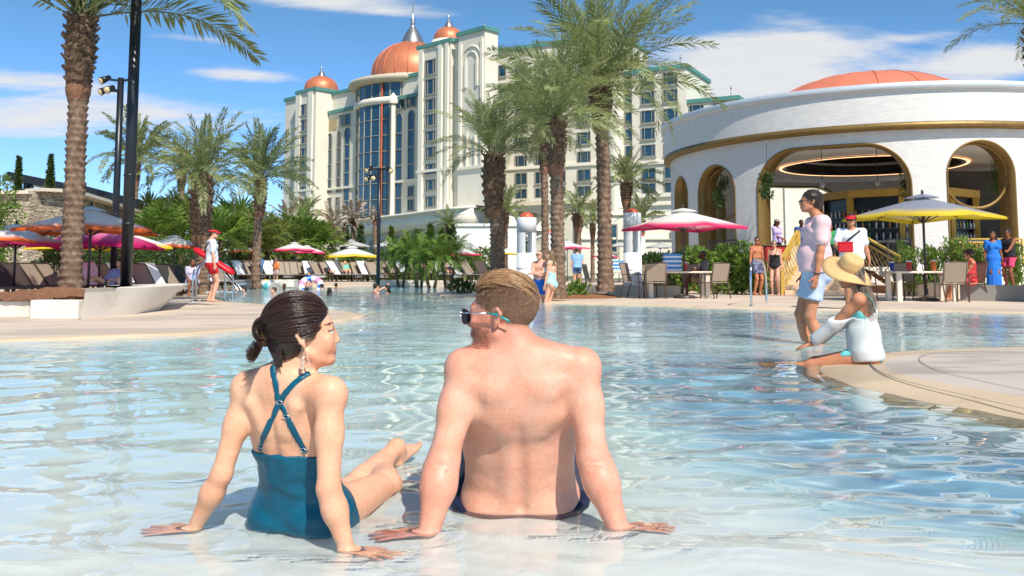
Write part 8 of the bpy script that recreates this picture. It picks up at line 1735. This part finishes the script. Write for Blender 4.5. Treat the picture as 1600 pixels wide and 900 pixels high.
    # man in the red visor
    def ex(t, HP, A, j):
        visor(t, HP, A, rgb((206, 28, 40))); glasses(t, HP, A, (.05, .08, .25)); Q = j['Q']; m = MB(); L_ = smooth_line([Vector(q) for q in (Q(-.15, .02, .99), Q(-.08, .115, .86), Q(.06, .150, .62), Q(.17, .12, .40), Q(.17, -.05, .42), Q(.02, -.13, .70), Q(-.13, -.08, .98))], 5); V = []
        for q in L_: d = (q - Vector(Q(0, 0, .6))); d.z *= .2; d.normalize(); V += [q + d * .012 + Vector((0, 0, .022)), q + d * .012 - Vector((0, 0, .022))]
        m.add(V, [(2 * k, 2 * k + 1, 2 * k + 3, 2 * k + 2) for k in range(len(L_) - 1)], True); o = m.build('shoulder_strap', M('black_strap', (.02, .02, .02)), t); md = o.modifiers.new('t', 'SOLIDIFY'); md.thickness = .006
        m = MB(); bx = Vector(j['wr']) + Vector((-.03, .06, .06)); m.box(bx, (.26, .15, .17), bev=.02); m.box(bx + Vector((0, 0, .09)), (.27, .16, .03), bev=.01); m.build('red_case', M('red_plastic', rgb((212, 24, 40)), .4, .06), t)
    p = gnd(1334, 483.2, DZ); figure('man in a white t-shirt and red visor carrying a red case on a shoulder strap', 'man', p, 163, 1.84, 'tan', g=1.10, h=.0125, belly=.03, pose=dict(fd=(.35, 1, -.05), wr=(.16, .30, 1.06), wl=(-.30, .03, .86), pr=(1, -.4, -.6), curl=.5, hr=(-.8, .6, 0)), wear=(('shirt', cloth('white_tee', (0, 0, 0)), dict(hem=-.02, sleeve=.68)), ('shorts', cloth('dark_red', rgb((140, 26, 40))), dict(len=.7))), hair=('short', (.03, .02, .015)), extra=ex)
    # right-hand table
    q = gnd(1440, 470.5, DZ)
    figure('dark-haired woman in black lying back in a chair with her legs up', 'woman', q + Vector((-1.42, .30, 0)), -70, 1.66, rgb((128, 80, 56)), True, 1.05, .015, pose=dict(P=(0, 0, .52), N=(0, -.26, .95), C=(0, -.24, 1.12), wl=(-.2, .2, .66), wr=(.2, .2, .66), al=(-.06, .72, .60), ar=(.08, .74, .55), kl=(0, 0, 1), kr=(0, 0, 1), fd=(.3, 1, .1), fl=(0, .8, .6), fr=(0, .8, .6)), wear=(('suit', cloth('black', (0, 0, 0))),), hair=('long', (.015, .010, .008), .34))
    figure('woman in a red top and shorts with curly hair seated facing the right-hand table', 'woman', q + Vector((1.30, .15, 0)), 78, 1.68, 'tan', True, 1.12, .0145, pose=dict(P=(0, 0, .52), N=(0, -.04, 1.02), C=(0, .03, 1.19), wl=(-.10, .34, .66), wr=(.14, .32, .68), al=(-.12, .52, .10), ar=(.10, .56, .10), kp=(0, .4, 1), fd=(0, 1, -.15)), wear=(('tank', cloth('coral_red', rgb((196, 52, 52)))), ('shorts', cloth('coral', rgb((226, 78, 74))), dict(len=.45))), hair=('curly', (.06, .025, .015)))
    p = at(1552, 400, 25.2); figure('woman in a long bright blue dress standing at the terrace edge', 'woman', (p.x, 25.2, .28), 165, 1.60, 'brown', True, 1.08, .016, pose=dict(fd=(.5, 1, 0), wl=(-.24, .05, .88), wr=(.25, .05, .9)), wear=(('dress', cloth('cobalt', rgb((30, 116, 214)), .2, 5), dict(bottom=.06)),), hair=('long', (.12, .05, .02), .14))
    p = at(1579, 400, 25.4); figure('man in a black tank top and pink shorts reaching towards the woman in blue', 'man', (p.x, 25.5, .28), 118, 1.68, 'brown', g=1.06, h=.016, pose=dict(wl=(-.26, .42, 1.08), wr=(.27, .1, .9), pl=(-.3, -1, -.4), hl=(0, 1, 0), fd=(-.1, 1, 0)), wear=(('tank', cloth('black', (0, 0, 0))), ('shorts', cloth('hot_pink', rgb((226, 70, 106))), dict(len=.65))), hair=('short', (.02, .015, .01)), extra=lambda t, HP, A, j: glasses(t, HP, A))
    # far lagoon: standing pair, bathers, loungers' guests
    p = at(405, 440, 43.5); figure('man in light blue shirt, beige shorts and sun hat on the far lagoon edge', 'man', (p.x, 43.5, DZ), 178, 1.56, 'dark', h=.02, pose=dict(wl=(-.1, .2, 1.1), wr=(.1, .2, 1.1)), wear=(('shirt', cloth('sky_blue', (0, 0, 0)), dict(hem=-.04)), ('shorts', cloth('beige', rgb((206, 192, 166))), dict(len=.7))), hair=('short', (.02, .015, .01)), extra=lambda t, HP, A, j: visor(t, HP, A, rgb((220, 214, 200)), True))
    p = at(431, 440, 43.2); figure('woman in an orange top and pale skirt standing beside the man in light blue', 'woman', (p.x, 43.2, DZ), 175, 1.44, 'fair', True, 1.0, .02, pose=dict(wl=(-.1, .22, 1.0), wr=(.12, .22, 1.0)), wear=(('tank', cloth('orange_top', rgb((238, 130, 70))), dict(hem=.05)), ('shorts', cloth('pale_skirt', rgb((224, 196, 184))), dict(len=.5))), hair=('long', (.3, .18, .08), .12), extra=lambda t, HP, A, j: glasses(t, HP, A))
    p = at(301, 430, 27); figure('woman in a pale lilac top sitting on a lounger beside the lifeguard', 'woman', (p.x, 27, DZ), 200, 1.62, 'brown', True, 1.1, .019, pose=dict(P=(0, 0, .42), N=(0, -.02, .93), C=(0, .03, 1.10), wl=(-.15, .3, .6), wr=(.15, .3, .6), al=(-.1, .42, .08), ar=(.1, .42, .08), kp=(0, .4, 1)), wear=(('shirt', cloth('lilac', rgb((190, 184, 210)))), ('shorts', cloth('grey', (0, 0, 0)), dict(len=.6))), hair=('short', (.03, .02, .015)))
    def recl(px, py, Y, col, nm, lab, sk='fair', fem=True, rz=200):
        p = at(px, py, Y); figure(lab, 'woman' if fem else 'man', (p.x, Y - (0 if Y < 40 else 3), 0.62 if Y > 40 else .32), rz, 1.65, sk, fem, 1.0, .02, pose=dict(P=(0, 0, .14), N=(0, -.34, .50), C=(0, -.36, .68), wl=(-.22, .1, .25), wr=(.22, .1, .25), al=(-.1, .78, .10), ar=(.1, .78, .10), kl=(0, 0, 1), kr=(0, 0, 1), fd=(0, 1, .2), fl=(0, .3, 1), fr=(0, .3, 1)), wear=(('shirt', cloth(nm, col), dict(hem=-.1)), ('shorts', cloth('grey', (0, 0, 0)), dict(len=.4))), hair=('short', (.05, .03, .02)))
    recl(533, 425, 50.5, rgb((140, 200, 212)), 'pale_aqua', 'person in pale aqua lying back on a far lounger left of the thin lamp post'); recl(556, 425, 50.5, rgb((110, 200, 176)), 'mint', 'person in mint green lying back on a far lounger'); recl(703, 425, 50.8, rgb((180, 176, 206)), 'pale_violet', 'person in pale violet lying on a far lounger right of the pygmy palms')
    recl(168, 425, 22.5, rgb((150, 150, 196)), 'violet_grey', 'guest in violet-grey lying on a towelled lounger behind the planter bench', rz=150)
    heads = [(381, 459, 30.5, 'pink', 'short', 'boy swimming nearest to the lifeguard', 150), (373, 454.5, 33, 'tan', 'short', 'swimmer just behind the boy by the lifeguard', 170), (428, 459.5, 30, 'pink', 'short', 'dark-haired boy swimming below the beach ball', 140), (444, 450.5, 39, 'dark', 'short', 'small far swimmer left of the ring float', 180), (479, 459, 30.5, 'dark', 'buzz', 'swimmer whose head shows just above the woman\'s hair', 10), (503, 451, 39, 'fair', 'short', 'far swimmer with wet dark hair right of the ring float', 60), (515, 461.5, 29, 'brown', 'long', 'swimmer with wet black hair seen from behind', 20),
             (525, 448.5, 42, 'brown', 'short', 'tiny far swimmer near the shore wall', 0)]
    for i, (px, py, Y, sk, hk, lab, rz) in enumerate(heads):
        p = at(px, py, Y); p.z = -.02; figure(lab, 'swimmer', (p.x, Y, -1.40 + .02), rz, 1.62, sk, hk == 'long', .95, .018, wear=(), hair=(hk, (.03, .018, .014) if i != 2 else (.10, .04, .02)), lower=False, pose=dict(wl=(-.35, .3, 1.2), wr=(.35, .3, 1.2), P=(0, 0, 1.0), fd=(.2, 1, .1)), group='swimmers in the lagoon')
    p = at(587, 456, 31.5); figure('man in the water raising one arm beside a dark-haired woman', 'swimmer', (p.x, 31.5, -1.36), -60, 1.70, 'pink', False, 1.0, .017, pose=dict(P=(0, 0, 1.0), wl=(-.10, .50, 1.66), wr=(.3, .3, 1.3), pl=(-1, 0, -.4), hl=(0, .6, 1)), hair=('short', (.03, .02, .015)), lower=False)
    p = at(606, 457, 31); figure('dark-haired woman in the water beside the man with a raised arm', 'swimmer', (p.x, 31, -1.36), 80, 1.66, 'fair', True, 1.0, .017, pose=dict(P=(0, 0, 1.0), wl=(-.2, .45, 1.38), wr=(.2, .4, 1.34)), hair=('long', (.012, .008, .006), .16), lower=False, wear=(('suit', cloth('black', (0, 0, 0))),))
    # beach ball and ring float
    def ball(p, r, cols_, lab):
        t = thing('beach_ball', lab, 'ball', tuple(p)); 
        for k in range(6): m = MB(); m.lathe([(r * math.sin(q), r * math.cos(q)) for q in np.linspace(.001, math.pi - .001, 14)], (0, 0, 0), 5, k * math.pi / 3, (k + 1) * math.pi / 3); m.build('panel', cols_[k % len(cols_)], t)
        t.rotation_euler = (.7, .4, .3)
    WH, YE, BL = M('ball_white', (.8, .8, .8), .3, .02), M('ball_yellow', rgb((246, 218, 30)), .3, .02), M('ball_blue', rgb((30, 110, 210)), .3, .02)
    ball(at(415.5, 449, 38.5) + Vector((0, 0, .12)), .22, (WH, YE, YE, WH, M('ball_teal', rgb((90, 190, 190)), .3)), 'yellow and white beach ball floating in front of the standing pair')
    p = at(486, 446, 39.5); p.z = .12; t = thing('ring_float', 'white, pink and blue striped ring float in the lagoon', 'float', tuple(p)); n = 12
    for k in range(n):
        m = MB(); m.tube([Vector((.42 * math.cos(a), .42 * math.sin(a), 0)) for a in np.linspace(2 * math.pi * k / n, 2 * math.pi * (k + 1) / n, 4)], .14, 12, cap=False); m.build('panel', (WH, M('ball_pink', rgb((240, 150, 190)), .3), WH, BL)[k % 4], t)
    t.rotation_euler = (.9, 0, .2)
    p = at(483, 440, 39.8); figure('child sitting in the striped ring float', 'child', (p.x, 39.8, -.55), 170, 1.30, 'pink', False, 1.0, .018, pose=dict(P=(0, 0, .85), al=(-.1, .5, .8), ar=(.1, .5, .8), kp=(0, 0, 1), wl=(-.3, .25, 1.1), wr=(.3, .25, 1.1)), hair=('short', (.15, .07, .03)), wear=(('trunks', cloth('pale_skirt', (0, 0, 0))),))
    p = at(470, 447, 40.5); figure('child holding on to the ring float from the left', 'child', (p.x, 40.5, -1.0), 240, 1.30, 'pink', False, 1.0, .018, pose=dict(P=(0, 0, 1.0), wl=(-.2, .4, 1.3), wr=(.2, .4, 1.3)), hair=('short', (.2, .10, .05)), lower=False)
people()
# floating log and umbrella stub details at the right edge
fg_woman(); fg_man()
for o in bpy.data.objects:      # what the refracted sunlight falls on below the water
    if o.type == 'MESH' and o.name.split('.')[0] in ('body', 'swimsuit', 'swim_shorts', 'pool_floor', 'peninsula_shore', 'deck_edge'): o.cycles.is_caustics_receiver = True
